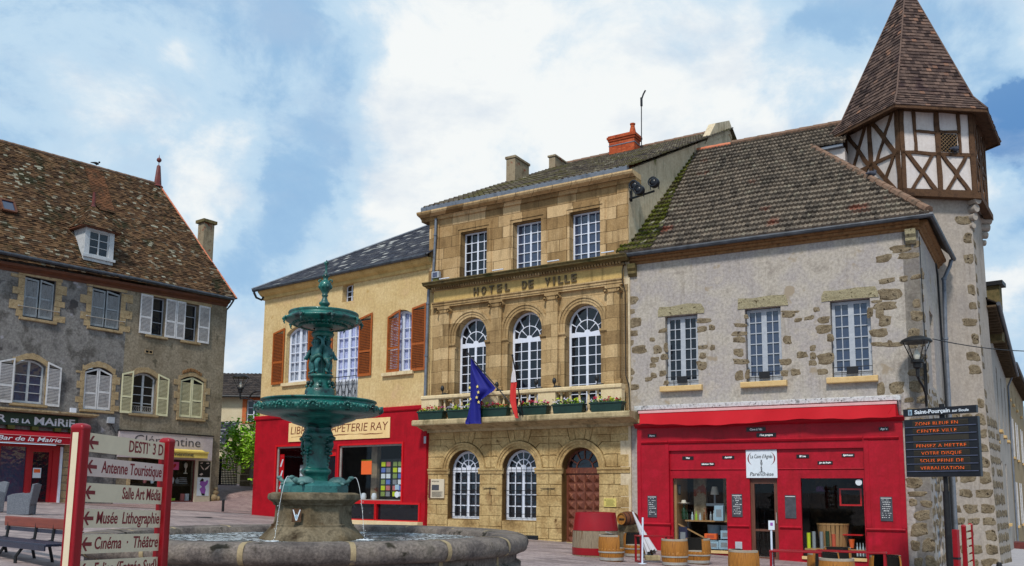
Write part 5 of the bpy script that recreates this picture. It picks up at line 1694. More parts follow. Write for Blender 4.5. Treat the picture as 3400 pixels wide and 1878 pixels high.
def beam(f, a0, z0, a1, z1, w=.15, o=.02):
    m = MB()
    n = 5
    A, Bq = f.at(a0, z0, o), f.at(a1, z1, o)
    d = (Bq - A); side = d.cross(f.n).normalized()
    pts = []
    for k in range(n + 1):
        q = k / n
        c0 = A.lerp(Bq, q) + side * r.uniform(-.018, .018)
        ww = w * r.uniform(.85, 1.12) / 2
        pts.append((c0, ww))
    for (p0, w0), (p1, w1) in zip(pts, pts[1:]):
        m.face([p0 - side * w0 + f.n * .03, p1 - side * w1 + f.n * .03, p1 + side * w1 + f.n * .03, p0 + side * w0 + f.n * .03])
        m.face([p0 - side * w0 - f.n * .05, p1 - side * w1 - f.n * .05, p1 - side * w1 + f.n * .03, p0 - side * w0 + f.n * .03])
        m.face([p0 + side * w0 + f.n * .03, p1 + side * w1 + f.n * .03, p1 + side * w1 - f.n * .05, p0 + side * w0 - f.n * .05])
    return m


def frame_of(k, kind):
    f = Face(k)
    m = MB()
    for a in (0.03, .97): m.add(beam(f, a, Z0, a, Z1, .145))
    m.add(beam(f, 0, Z0 + .02, 1, Z0 + .02, .13, .05))
    m.add(beam(f, 0, ZM, 1, ZM, .115))
    m.add(beam(f, 0, Z1 - .1, 1, Z1 - .1, .16))
    if kind == 'front':
        m.add(beam(f, .51, Z0, .51, Z1, .16))
        m.add(beam(f, .21, ZM, .19, Z1, .10)); m.add(beam(f, .81, ZM, .81, Z1, .10))
        m.add(beam(f, .2, 13.40, .5, 13.38, .08)); m.add(beam(f, .52, 13.42, .81, 13.42, .09))
        for a, b in ((.08, .47), (.55, .93)):
            m.add(beam(f, a, ZM, b, Z0, .13, .024)); m.add(beam(f, b - .03, ZM, a + .04, Z0, .11, .018))
    else:
        m.add(beam(f, .49, Z0, .49, Z1, .16))
        for a, b in ((.06, .46), (.53, .94)):
            m.add(beam(f, a, Z1 - .1, b, ZM, .13, .024)); m.add(beam(f, b - .04, Z1 - .1, a + .06, ZM, .11, .018))
            m.add(beam(f, a, ZM, b, Z0, .13, .024)); m.add(beam(f, b - .04, ZM, a + .06, Z0, .11, .018))
    return m.build('timber_frame', 'oak', tw)


frame_of(0, 'front'); frame_of(5, 'x'); frame_of(1, 'x'); frame_of(2, 'x'); frame_of(4, 'x'); frame_of(3, 'x')
f = Face(0)
m = MB()
m.face([f.at(.55, ZM + .08, .004), f.at(.78, ZM + .08, .004), f.at(.78, 13.36, .004), f.at(.55, 13.36, .004)])
wn = m.build('window', 'dark_room', tw)
m = MB()
for k in range(-4, 5):
    for s in (1, -1):
        A = (.55 + .23 * (k / 6), ZM + .08)
        x0, z0 = k * .125, 0.0
        pts = []
        H, Wd = .62, .23 * f.L
        # 45-degree laths clipped to the opening
        t0, t1 = 0, H
        xa = x0; xb = x0 + H
        lo = max(0, -xa); hi = min(H, Wd - xa)
        if hi > lo + .03:
            p = (xa + lo, lo); q = (xa + hi, hi)
            if s < 0: p = (Wd - p[0], p[1]); q = (Wd - q[0], q[1])
            m.bar(f.at(.55 + p[0] / f.L, ZM + .08 + p[1], .02 + .012 * s), f.at(.55 + q[0] / f.L, ZM + .08 + q[1], .02 + .012 * s), .013, .008, up=f.n)
m.build('lattice', 'oak_light', wn)
# sills carried on corbels
m = MB()
for k in (5, 0, 1):
    f = Face(k)
    m.bar(f.at(-.02, Z0 - .09, .04), f.at(1.02, Z0 - .09, .04), .24, .2)
m.build('sill_beam', 'oak', tw)
for k, R0 in ((0, 2.24), (1, 2.24), (2, 2.24), (6, 2.24)):
    m = MB()
    d = hexpt(1, k % 6)
    for j in range(4):
        z = 11.18 - .27 * j
        rr = 2.24 + .30 * (1 - j / 4)
        m.tube([d * (2.0) + Vector((0, 0, z)), d * rr + Vector((0, 0, z))], .155 - .018 * j, 10)
    m.build('corbel', 'tower_base_plaster', tw, smooth=True)
# quoins up the right-hand corner and stones of the foot
m = MB()
for side in (0, 1):
    q = MB()
    z = -.6
    while z < 10.7:
        h = r.uniform(.26, .46)
        w_ = r.uniform(.22, .62)
        if z < 4.2 or r.random() < .8:
            stone_blob(q, -w_ / 2 - .03, z + h / 2, w_ / 2, h * .44, 0, .012, r, .1)
        if z < 3.9:
            x_ = -w_ - .08
            while x_ > -2.3:
                w2 = r.uniform(.25, .6)
                if r.random() < .92: stone_blob(q, x_ - w2 / 2, z + h / 2, w2 * .46, h * r.uniform(.36, .46), 0, .014, r, .12)
                x_ -= w2 + .03
        z += h + r.uniform(.03, .14 if z < 4 else .3)
    def corner_map(p, side=side):
        z = p.z
        R = 2.62 - .10 * (z + 1.2) / 1.7 if z < .5 else (2.52 - .18 * (z - .5) / 3.9 if z < 4.4 else (2.34 - .07 * (z - 4.4) / 3.1 if z < 7.5 else 2.27 - .03 * (z - 7.5) / 3.8))
        c1 = hexpt(R, 1); c0 = hexpt(R, 0) if side == 0 else hexpt(R, 2)
        d = (c0 - c1).normalized()
        nn = Vector((d.y, -d.x, 0))
        if nn.dot(c1) < 0: nn = -nn
        return c1 + d * (-p.x) + nn * (.004 - p.y) + Vector((0, 0, z))
    m.add(q, corner_map)
m.build('quoins', 'rubble_stone', tw, fix=False)
# roof with a flared foot
RE, ZE = 3.08, 14.02
APX = 20.0
m = MB()
for k in range(6):
    p, q = hexpt(RE, k), hexpt(RE, k + 1)
    mid = (p + q) / 2
    p2, q2 = hexpt(2.55, k), hexpt(2.55, k + 1)
    zf = ZE + .62
    tdir = ((p2 + q2) / 2 - mid) + Vector((0, 0, zf - ZE))
    L = tdir.length; hl = (q - p).length / 2; h2 = (q2 - p2).length / 2
    tile_plane(m, [(-hl, 0), (hl, 0), (h2, L), (-h2, L)], mid + Vector((0, 0, ZE)), q - p, tdir, .155, .17, 0, .03, flat=True, jitter=.3)
    top = Vector((0, 0, APX))
    mid2 = (p2 + q2) / 2 + Vector((0, 0, zf))
    td = top - mid2
    L2 = td.length
    tile_plane(m, [(-h2, 0), (h2, 0), (.02, L2), (-.02, L2)], mid2, q - p, td, .16, .17, 0, .03, flat=True, jitter=.3)
roof = m.build('roof', 'tower_tiles', tw, fix=False)
m = MB()
for k in range(6):
    a0, b0, t0 = hexpt(RE + .02, k) + Vector((0, 0, ZE + .02)), hexpt(2.56, k) + Vector((0, 0, ZE + .64)), Vector((0, 0, APX + .03))
    m.tube([a0, b0, t0], [.035, .03, .02], 6)
m.build('hip_edges', 'tower_tiles', roof)
m = MB()
for k in range(6):
    p, q = hexpt(RE - .03, k) + Vector((0, 0, ZE - .04)), hexpt(RE - .03, k + 1) + Vector((0, 0, ZE - .04))
    m.bar(p, q, .05, .11)
    a, b = hexpt(RE - .05, k), hexpt(RE - .05, k + 1)
    c_, d_ = hexpt(RW - .02, k), hexpt(RW - .02, k + 1)
    m.face([a + Vector((0, 0, ZE - .05)), b + Vector((0, 0, ZE - .05)), d_ + Vector((0, 0, ZE + .1)), c_ + Vector((0, 0, ZE + .1))])
m.build('eaves_board', 'oak', roof)
# low link wall with a zinc cap between tower and house roof
P = lambda u, w, z: RH.world(u, w, z) - TC
m = MB()
A, Bq, Cq, D = P(.60, 5.05, 0), P(1.9, 5.05, 0), P(1.9, 7.4, 0), P(.6, 7.4, 0)
for a, b in ((A, Bq), (Bq, Cq), (Cq, D), (D, A)):
    m.face([a + Vector((0, 0, 10)), b + Vector((0, 0, 10)), b + Vector((0, 0, 13.42)), a + Vector((0, 0, 13.42))])
m.build('link_wall', 'tower_plaster', tw)
m = MB()
m.bar(P(.35, 4.95, 13.42), P(1.86, 4.95, 13.48), .16, .09)
m.build('link_roof', 'zinc', tw)

for u, z, lb in ((2922, 629, 'dark pigeon perched on the roof ridge under the timber tower'), (3195, 497, 'grey pigeon sitting in the lattice window of the timber tower')):
    if u < 3000:
        # on the hip of the house roof
        q_ = .52
        loc = RH.world(4.6 + (-.35 - 4.6) * q_ - 0.25, -.34 + 6.72 * q_ - .1, 9.18 + 5.68 * q_ + .16); loc = RH.world(3.02, 2.0, 11.28)
    else:
        loc = TC + Face(0).at(.72, ZM + .16, .10)
    t = thing('pigeon', lb, 'bird', loc, radians(30))
    b = MB().ball((0, 0, 0), .10, 10, (1.5, .85, .8)).ball((.15, 0, .10), .048, 8).lathe([(.055, 0), (.045, .1)], 8, (.12, 0, .0))
    b.tube([(-.12, 0, -.01), (-.27, 0, -.05)], [.05, .025], 6).tube([(.19, 0, .10), (.225, 0, .09)], [.012, .004], 5)
    b.tube([(0, .03, -.06), (.02, .03, -.15)], .01, 5).tube([(0, -.03, -.06), (.02, -.03, -.15)], .01, 5)
    b.build('body', 'pigeon_grey', t, smooth=2)

# ================================================================== houses down the side street
def street_house(name, label, x0, y0, x1, y1, zg, ze, m, roofm='far_tiles', wins=(), depth=7, rise=2.6):
    a = atan2(y1 - y0, x1 - x0)
    L = sqrt((x1 - x0) ** 2 + (y1 - y0) ** 2)
    t = thing(name, label, 'house', (x0, y0, zg), a)
    # local: x along the street, the street side faces -y ... mirrored so that the wall plane is y = 0
    holes = [rect(u0, u1, v0, v1) for u0, u1, v0, v1, _ in wins]
    w = MB().plate(rect(0, L, -1, ze), holes, 0, .35)
    t['flip'] = 0
    w.box(0, .3, .35, depth, -1, ze).box(L - .3, L, .35, depth, -1, ze)
    w.build('wall', m, t)
    for u0, u1, v0, v1, k in wins:
        if k == 'w':
            casement(t, u0, u1, v0, v1, .16, 0, 2, 4, .06, .03, .08)
        elif k == 'd':
            MB().plate(rect(u0, u1, v0, v1), (), .2, .05).build('door', 'grey_paint', t)
        else:
            casement(t, u0, u1, v0, v1, .16, 0, 2, 4, .06, .03, .08)
            hw = (u1 - u0) / 2
            for s in (0, 1):
                a0, a1 = (u0 - hw - .03, u0 - .03) if s == 0 else (u1 + .03, u1 + hw + .03)
                shutter(t, a0, a1, v0, v1, -.05, k)
        MB().box(u0 - .12, u1 + .12, -.12, .1, v0 - .12, v0 - .005).build('sill', 'sill_stone', t)
    rf = MB()
    tile_plane(rf, [(-.1, 0), (L + .1, 0), (L + .1, 4.2), (-.1, 4.2)], (0, -.5, ze - .05), (1, 0, 0), (0, 4, rise), .34, .25, .04, .03, 3)
    rf.face([(-.1, 3.4, ze + rise * .97), (L + .1, 3.4, ze + rise * .97), (L + .1, 7.4, ze - .1), (-.1, 7.4, ze - .1)], [(0, 0)] * 4)
    rf.build('roof', roofm, t, fix=False)
    e = MB().face([(-.1, -.52, ze - .06), (L + .1, -.52, ze - .06), (L + .1, .02, ze - .02), (-.1, .02, ze - .02)])
    e = MB().box(-.1, L + .1, -.48, .02, ze - .13, ze - .07)
    for k in range(int(L / .6)): e.box(.2 + k * .6, .32 + k * .6, -.45, .0, ze - .22, ze - .13)
    e.build('eaves', 'bark', t)
    MB().tube([(-.1, -.55, ze - .04), (L + .1, -.55, ze - .04)], .07, 8).build('gutter', 'dark_zinc', t, smooth=True)
    downpipe(t, [(L - .15, -.3, ze - .1), (L - .15, -.08, ze - .6), (L - .15, -.08, 0)], .05)
    return t


t = street_house('street_house', 'pale narrow-windowed house behind the tower going down the side street', 16.0, 29.3, 26.6, 46.6, gz(20, 0), 8.9, 'far_plaster_grey',
             wins=[(2.0, 2.9, 6.2, 8.4, 'w'), (3.4, 4.2, 1.0, 3.2, 'w'), (5.4, 6.3, 4.6, 7.0, 'w'), (8.6, 9.6, 5.2, 7.9, 'w'), (12.6, 13.6, 5.2, 7.9, 'w'), (8.4, 9.5, 1.2, 3.9, 'w'), (12.4, 13.5, 1.2, 3.9, 'w'), (16.4, 17.4, 5.2, 7.9, 'w')])
t = street_house('street_house', 'tan house with white shutters at the far end of the side street', 26.7, 46.8, 37.5, 63.7, gz(28, 0), 9.95, 'far_plaster_tan',
             wins=[(2.2, 3.3, 5.0, 7.2, 'pale_shutter'), (7, 8.1, 5.0, 7.2, 'pale_shutter'), (13, 14.1, 5.0, 7.2, 'pale_shutter'), (2.4, 3.5, 1.2, 3.6, 'pale_shutter'), (7.4, 8.5, 1.2, 3.6, 'pale_shutter'), (13.5, 14.6, 1.2, 3.4, 'pale_shutter'), (1.6, 2.2, 8.2, 9.0, 'w'), (5, 5.6, 8.2, 9.0, 'w'), (9, 9.6, 8.2, 9.0, 'w'), (14, 14.6, 8.2, 9.0, 'w')])
t = thing('chimney_stack', 'dark capped chimney stack rising over the side street roofs', 'chimney', (19.0, 33.8, 7.7), .9)
B(-.26, .26, -.26, .26, 0, 2.2).build('stack', 'mossy_stone', t); B(-.4, .4, -.4, .4, 2.2, 2.36).build('cap', 'iron', t)
t = thing('balcony_railing', 'wooden balustrade beside the tan house doorway in the side street', 'railing', (25.3, 43.4, gz(25, 0) + .3), 1.02)
g = B(0, 1.6, -.04, .04, 1.15, 1.22).box(0, 1.6, -.04, .04, .1, .17)
for k in range(9): g.box(.05 + k * .18, .12 + k * .18, -.03, .03, .17, 1.15)
g.build('railing', 'sill_stone', t)
B(0, 1.6, -.1, .6, -.6, .1).build('plinth', 'dark_red_metal', t)
mb = MB()
for (xa, ya), (xb, yb) in (((12.6, 23.5), (14.6, 22.3)), ((15.6, 28.6), (17.8, 27.4)), ((19.0, 34.2), (21.6, 33.0)), ((28, 49), (31, 47.6))):
    mb.vert((xa, ya, gz(xa, ya) + .10)); mb.vert((xb, yb, gz(xb, yb) + .10)); mb.vert((xb + .02, yb - .02, gz(xb, yb) - .05))
for k in range(3):
    a, b = 3 * k, 3 * k + 3
    mb.idx((a, a + 1, b + 1, b)); mb.idx((a + 1, a + 2, b + 2, b + 1))
struct(mb.build('pavement', 'pavement_pale'))

# ================================================================== yellow house with the bookshop
ye = YE.root('yellow_house', 'pale yellow house with orange shutters and dark slate roof over the red bookshop', 'house')
w3 = [(-7.98, -6.60, 6.05, 8.36, .28), (-5.12, -3.70, 5.12, 8.32, .25), (-2.22, -.90, 6.03, 8.36, .26)]
ops = [opening(a, b, z0, z1, ri) for a, b, z0, z1, ri in w3] + [opening(-4.72, -4.10, 9.03, 9.78, .08)]
MB().plate(rect(-9.5, 0.02, 4.55, 10.0), ops, 0, .4).build('wall', 'yellow_plaster', ye)
B(-9.5, -9.1, .4, 9.0, -.2, 10.0).build('side_wall', 'yellow_plaster', ye)
f1 = casement(ye, -7.96, -6.62, 6.06, 8.34, .17, .28, 2, 5, .09, .03, .13, 'white_paint', 'thin_glass', curtain='curtain')
f2 = casement(ye, -5.10, -3.72, 5.9, 8.30, .17, .25, 2, 5, .09, .03, .13, 'white_paint', 'thin_glass', curtain='lace')
B(-5.10, -3.72, .17, .22, 5.13, 5.9).build('window_apron', 'grey_paint', ye)
f3 = casement(ye, -2.20, -.92, 6.05, 8.34, .17, .26, 2, 5, .09, .03, .13, 'white_paint', 'thin_glass', curtain='lace')
casement(ye, -4.70, -4.12, 9.04, 9.76, .22, .08, 1, 3, .04, .03, .05, name='attic_window')
shutter(ye, -8.78, -8.06, 6.02, 8.20, -.07, 'orange_shutter', 8.36)
shutter(ye, -6.58, -5.98, 6.0, 8.36, -.07, 'orange_shutter', 8.18)
shutter(ye, -5.80, -5.14, 5.98, 8.2, -.07, 'orange_shutter', 8.34)
shutter(ye, -3.67, -2.97, 6.0, 8.18, -.07, 'orange_shutter', 8.44) if False else shutter(ye, -3.67, -2.97, 6.0, 8.26, -.07, 'orange_shutter', 8.42)
shutter(ye, -2.20, -1.50, 6.04, 8.16, -.02, 'orange_shutter', 8.36, hinge='L', ang=.10)
shutter(ye, -.93, -.24, 6.0, 8.34, -.07, 'orange_shutter', 8.46)
for a, b in ((-8.10, -6.5), (-2.36, -.80)):
    MB().box(a, b, -.12, .1, 5.90, 6.03).build('sill', 'balcony_stone', ye, bevel=.01)
g = MB()
a, b = -5.10, -3.72
for z in (5.18, 6.05): g.tube([(a, -.06, z), (b, -.06, z)], .016, 6)
for k in range(8): g.tube([(a + (b - a) * k / 7, -.06, 5.18), (a + (b - a) * k / 7, -.06, 6.05)], .009, 6)
for k in range(4):
    cx = a + (b - a) * (k + .5) / 4
    for s in (-1, 1):
        g.tube([(cx + s * .13 * cos(q * .5) * (1 - q * .06), -.06, 5.60 + .3 * sin(q * .52 - 1.0)) for q in range(9)], .010, 5)
        g.tube([(cx + s * .02, -.06, 5.2), (cx + s * .09, -.06, 5.42), (cx + s * .15, -.06, 5.5), (cx + s * .16, -.06, 5.4)], .009, 5)
g.build('balcony_railing', 'iron', ye, smooth=True)
MB().extrude_path([(.2, 9.72), (-.05, 9.72), (-.08, 9.80), (-.07, 9.84), (-.2, 9.92), (-.3, 10.02), (-.32, 10.08), (.2, 10.1)], -9.62, .0).build('cornice', 'cornice_cream', ye)
MB().tube([(-9.8, -.40, 10.1), (0.02, -.40, 10.12)], .075, 8).build('gutter', 'dark_zinc', ye, smooth=True)
MB().tube([(-9.75, -.4, 10.02), (-9.70, -.3, 9.8), (-9.58, -.12, 9.72), (-9.5, -.06, 9.86)], .05, 8).build('downpipe', 'iron', ye, smooth=True)
rt = MB()
D, H = 4.4, 2.86
L = sqrt(D * D + H * H)
tile_plane(rt, [(-9.85, 0), (.1, 0), (.1, L), (-3.93, L)], (0, -.42, 10.14), (1, 0, 0), (0, D, H), .18, .24, 0, .012, flat=True, jitter=.4)
rt.face([(-9.85, -.42, 10.14), (-3.93, 3.98, 13.0), (-9.85, 8.4, 10.14)], [(0, 0)] * 3)
rt.face([(-3.93, 3.98, 13.0), (.1, 3.98, 13.0), (.1, 8.4, 10.14), (-9.85, 8.4, 10.14)], [(0, 0)] * 4)
roof = rt.build('roof', 'slate_tiles', ye, fix=False)
MB().tube([(-9.88, -.42, 10.16), (-3.93, 3.98, 13.03), (.1, 3.98, 13.03)], .05, 6).build('hip_edges', 'zinc', roof)
# bookshop front
ops = [rect(-8.12, -5.62, 1.50, 3.42), rect(-5.42, -4.62, .3, 3.25), rect(-4.44, -1.16, 1.33, 3.37), rect(-4.3, -2.46, .64, 1.20), rect(-2.36, -.30, .64, 1.20)]
fr = MB().plate([(-9.56, -.2), (-.02, -.2), (-.02, 4.58), (-9.56, 4.58)], ops, -.14, .18).build('shop_front', 'book_red', ye)
MB().extrude_path([(-.0, 4.52), (-.18, 4.56), (-.20, 4.60), (-.20, 4.70), (-.16, 4.73), (.03, 4.74)], -9.60, .02).build('cornice', 'book_red', fr)
tri = MB()
for u0, u1, z0, z1 in ((-8.12, -5.62, 1.50, 3.42), (-4.44, -1.16, 1.33, 3.37), (-4.3, -2.46, .64, 1.20), (-2.36, -.30, .64, 1.20)):
    tri.plate(rect(u0 - .07, u1 + .07, z0 - .07, z1 + .07), [rect(u0, u1, z0, z1)], -.18, .06)
tri.build('window_trim', 'bright_red', fr)
for u0, u1, z0, z1 in ((-8.12, -5.62, 1.50, 3.42), (-4.44, -1.16, 1.33, 3.37)):
    MB().plate(rect(u0, u1, z0, z1), [rect(u0 + .07, u1 - .07, z0 + .03, z1 - .06)], -.10, .05).build('window_frame', 'hoop_steel', fr)
    MB().plate(rect(u0 + .06, u1 - .06, z0 + .02, z1 - .05), (), -.08, .006).build('glass', 'shop_glass', fr)
for u0, u1, z0, z1 in ((-4.3, -2.46, .64, 1.20), (-2.36, -.30, .64, 1.20)):
    MB().plate(rect(u0, u1, z0, z1), (), -.06, .006).build('glass', 'pane', fr)
dd = MB().plate(rect(-5.42, -4.62, .3, 3.25), [rect(-5.3, -4.74, 1.4, 3.0)], -.05, .05).build('door', 'bright_red', fr)
MB().plate(rect(-5.3, -4.74, 1.4, 3.0), (), -.02, .006).build('glass', 'pane', dd)
B(-3.9, -.1, -.42, -.0, -.2, .60).build('plinth', 'balcony_stone', fr)
rm = MB()
for q in ([(-9, 1.8, .2), (-.3, 1.8, .2), (-.3, 1.8, 3.6), (-9, 1.8, 3.6)], [(-9, .05, .9), (-.3, .05, .9), (-.3, 1.8, .9), (-9, 1.8, .9)], [(-9, .05, 3.5), (-.3, .05, 3.5), (-.3, 1.8, 3.5), (-9, 1.8, 3.5)],
          [(-8.9, .05, .2), (-8.9, 1.8, .2), (-8.9, 1.8, 3.6), (-8.9, .05, 3.6)], [(-.3, .05, .2), (-.3, 1.8, .2), (-.3, 1.8, 3.6), (-.3, .05, 3.6)]): rm.face(q)
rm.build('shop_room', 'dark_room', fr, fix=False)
MB().box(-3.25, -2.95, .4, .6, 1.3, 3.4).box(-6.6, -6.4, .4, .6, 1.4, 3.4).build('column', 'chimney_render', fr)
MB().box(-4.3, -3.2, .9, .95, 2.78, 2.88).box(-2.9, -1.5, .9, .95, 2.66, 2.78).build('shelf_band', 'petal_yellow', fr)
t = YE.thing('bookshop_sign', 'cream signboard reading Librairie Papeterie Ray on the red bookshop front', 'sign', -4.60, -.15, 3.60)
B(-2.80, 2.82, -.03, 0, 0, .76).build('board', 'book_sign', t, bevel=.006)
g = MB()
g.add(txt('LIBRAIRIE PAPETERIE RAY', .44, 5.4, .12, .003, bold=-.002), shift(-2.66, -.034, .30))
n = 40
for k in range(n):
    u0, u1 = -2.62 + 5.1 * k / n, -2.62 + 5.1 * (k + 1) / n
    h = lambda u: .185 + .012 * sin(u * 2.3) + .006 * sin(u * 11); w_ = lambda u: .012 + .007 * sin(u * 3.7 + 1)
    g.face([(u0, -.034, h(u0) - w_(u0)), (u1, -.034, h(u1) - w_(u1)), (u1, -.034, h(u1) + w_(u1)), (u0, -.034, h(u0) + w_(u0))])
g.build('lettering', 'sign_brown', t)
plain('card_blue', c(96, 120, 190), .5); plain('card_grey', c(130, 134, 140), .5); plain('card_green', c(130, 150, 80), .5); plain('card_pink', c(190, 110, 110), .5)
r = random.Random(11)
t = YE.thing('card_rack', 'rack of coloured greeting cards in the right bookshop window', 'card rack', -2.05, .35, 1.36)
B(-.75, .85, .05, .08, 0, 1.5).build('back', 'black_plate', t)
for k, x in enumerate((-.62, -.36, -.02, .24, .58)):
    for j in range(6):
        B(x, x + .2, -.0, .03, .12 + j * .22, .29 + j * .22).build('card', ['card_blue', 'card_green', 'card_pink', 'sign_white', 'petal_yellow', 'card_grey'][(k * 5 + j * 3 + r.randrange(2)) % 6], t)
t = YE.thing('orange_poster', 'square orange poster in the middle of the right bookshop window', 'poster', -3.0, -.095, 2.28)
B(-.27, .27, -.004, .004, 0, .5).build('sheet', 'orange_card', t)
t = YE.thing('window_sticker', 'round white sticker low in the corner of the right bookshop window', 'sticker', -1.42, -.09, 1.55)
MB().add(MB().lathe([(.001, 0), (.11, 0), (.11, .006), (.001, .006)], 18), lambda p: Vector((p.x, -p.z, p.y))).build('disc', 'sign_white', t)
t = YE.thing('window_sticker', 'square blue and white sticker above the round one in the bookshop window', 'sticker', -1.42, -.09, 1.72)
B(-.1, .1, -.004, .002, 0, .18).build('sheet', 'pale_blue_card', t)
for k, (u, m_, lb) in enumerate(((-4.2, 'terracotta', 'small terracotta toy at the left of the bookshop window ledge'), (-3.3, 'sign_white', 'white mug on the bookshop window ledge'), (-2.75, 'sign_white', 'small white figure on the bookshop window ledge'))):
    o = MB().lathe([(.001, 0), (.09, 0), (.11, .1), (.08, .22), (.001, .24)], 12).build('ornament', m_, None, smooth=True)
    o.location = YE.world(u, .1, 1.36); o.rotation_euler.z = YE.a; tag(o, lb, 'ornament')
MB().box(-4.4, -1.2, .02, .3, 1.30, 1.36).build('window_shelf', 'pine', fr)
t = YE.thing('shop_banner', 'red and white banner standing at the left edge of the bookshop window', 'banner', -7.93, -.02, 1.52)
B(-.13, .13, 0, .02, 0, 1.6).build('cloth', 'bright_red', t); g = MB()
for k in range(3): g.face([(-.11, -.003, .2 + k * .45), (-.02, -.003, .2 + k * .45), (.1, -.003, .5 + k * .45), (.02, -.003, .5 + k * .45)])
g.build('stripes', 'sign_white', t)
t = YE.thing('news_stand', 'pale paper display behind the left bookshop window', 'display', -7.2, .5, 1.5)
B(-.22, .22, 0, .05, .2, 1.2).build('back', 'card_grey', t)
for k in range(4): B(-.18 + .19 * (k % 2), -.02 + .19 * (k % 2), -.03, 0, .35 + .4 * (k // 2), .65 + .4 * (k // 2)).build('paper', 'sign_white', t)

# ================================================================== grey house with the bar and Clementine's shop
le = LE.root('grey_house', 'old grey rendered house with mossy brown tile roof and louvred shutters', 'house')
UL, UR = -9.0, 9.0
upper = [(-.98, .30, 8.86, 10.62, 0), (1.93, 3.30, 8.92, 10.72, 0), (4.80, 5.58, 8.98, 10.84, 0), (6.60, 7.36, 8.98, 10.84, 0)]
lower = [(-1.10, .16, 5.22, 7.08, .26), (1.86, 3.14, 5.2, 7.10, .24), (4.13, 5.34, 5.2, 7.12, .24), (6.60, 7.90, 5.18, 7.22, .22)]
ops = [opening(*q) for q in upper + lower]
gnd_l = [(-6.0, 1.02, .5, 3.55)]
gnd_r = [(4.2, 7.72, 1.05, 3.30)]
seam = 3.62
lo = [o for o in ops if max(p[0] for p in o) < seam]; hi = [o for o in ops if max(p[0] for p in o) > seam]
MB().plate(rect(UL, seam, -.3, 11.2), lo + [rect(*q) for q in gnd_l], 0, .4).build('wall', 'grey_render', le)
MB().plate(rect(seam, UR, -.3, 11.2), hi + [rect(*q) for q in gnd_r], .004, .4).build('wall', 'tan_render', le)
B(UR - .4, UR, .404, 8.0, -.3, 11.2).build('end_wall', 'tan_render', le)
r = random.Random(21)


def surround(u0, u1, v0, v1, rise, jw=.26, long=.52, lint=.30, arch=False, sill=True):
    m = MB()
    z = v0 - .02
    k = 0
    top = v1 - rise
    while z < top - .05:
        h = min(r.uniform(.26, .42), top - z)
        for s in (-1, 1):
            w_ = (long if (k + (s > 0)) % 2 else jw) * r.uniform(.85, 1.15)
            a = (u0 - w_, u0) if s < 0 else (u1, u1 + w_)
            m.box(a[0] + .006, a[1] - .004, -.022 - r.uniform(0, .012), .02, z + .006, z + h - .006)
        z += h; k += 1
    if rise:
        n = 7
        for q in range(n):
            o = []
            for t_ in (0, .5, 1): 
                x = u0 - .12 + (u1 - u0 + .24) * (q + t_) / n; xx = min(max(x, u0), u1)
                o.append((x, top_at(xx, u0, u1, v1, rise) + .012))
            for t_ in (1, .5, 0):
                x = u0 - .12 + (u1 - u0 + .24) * (q + t_) / n; xx = min(max(x, u0), u1)
                o.append((x, top_at(xx, u0, u1, v1, rise) + lint * r.uniform(.92, 1.1)))
            m.plate(o, (), -.026, .04)
    else:
        m.box(u0 - .28, u1 + .28, -.026, .03, v1 + .004, v1 + lint)
    if sill: m.extrude_path([(.1, v0 - .15), (-.07, v0 - .15), (-.09, v0 - .12), (-.09, v0 - .03), (.1, v0 - .015)], u0 - .14, u1 + .14)
    return m.build('stone_surround', 'surround_stone', le)


for q in upper[:2]: surround(*q)
surround(4.72, 5.60, 8.98, 10.84, 0, .2, .3, .26); surround(6.58, 7.40, 8.98, 10.84, 0, .12, .2, .26)
B(4.3, 8.1, -.02, .02, 10.85, 11.12).build('lintel', 'surround_stone', le)
for q in lower[:3]: surround(*q, jw=.18, long=.36, lint=.26)
surround(*lower[3], jw=.14, long=.32, lint=.2)
m = MB()
for k in range(9): stone_blob(m, 6.72 + .12 * k, 7.38 + .16 * sin(k * .4), .07, .10, -.02, .03, r)
m.build('exposed_brick', 'cornice_brick', le)
# closed planked shutters above
for (u0, u1, v0, v1, _) in upper[:2]:
    mid = (u0 + u1) / 2
    for a, b, t0, t1 in ((u0 + .03, mid - .03, v1 - .05, v1 - .09), (mid + .03, u1 - .03, v1 - .04, v1 - .14)):
        shutter(le, a, b, v0 + .05, t0, .06, 'old_shutter', t1, mid=.5, pitch=.048)
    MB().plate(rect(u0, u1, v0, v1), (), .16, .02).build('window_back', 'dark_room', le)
    MB().tube([(u0 - .2, -.07, v0 + .42), (u1 + .2, -.07, v0 + .42)], .02, 6).ball((u0 - .2, -.05, v0 + .42), .04, 8).ball((u1 + .2, -.05, v0 + .42), .04, 8).build('shutter_bar', 'hoop_steel', le)
for q in upper[2:]:
    casement(le, q[0] + .02, q[1] - .02, q[2] + .02, q[3] - .02, .18, 0, 1, 3, .05, .03, .05, 'grey_paint', 'pane', leaves=1)
for a, b in ((4.24, 4.86), (5.56, 6.12), (6.14, 6.62), (7.36, 8.0)):
    shutter(le, a, b, 8.96, 10.84, -.08, 'pale_shutter')
casement(le, -1.08, .14, 5.24, 7.06, .16, .26, 1, 4, .08, .03, .1, 'white_wood', 'pane_blue')
shutter(le, -1.74, -1.14, 5.16, 6.86, -.09, 'pale_shutter', 7.06); shutter(le, .20, .80, 5.16, 7.06, -.09, 'pale_shutter', 6.86)
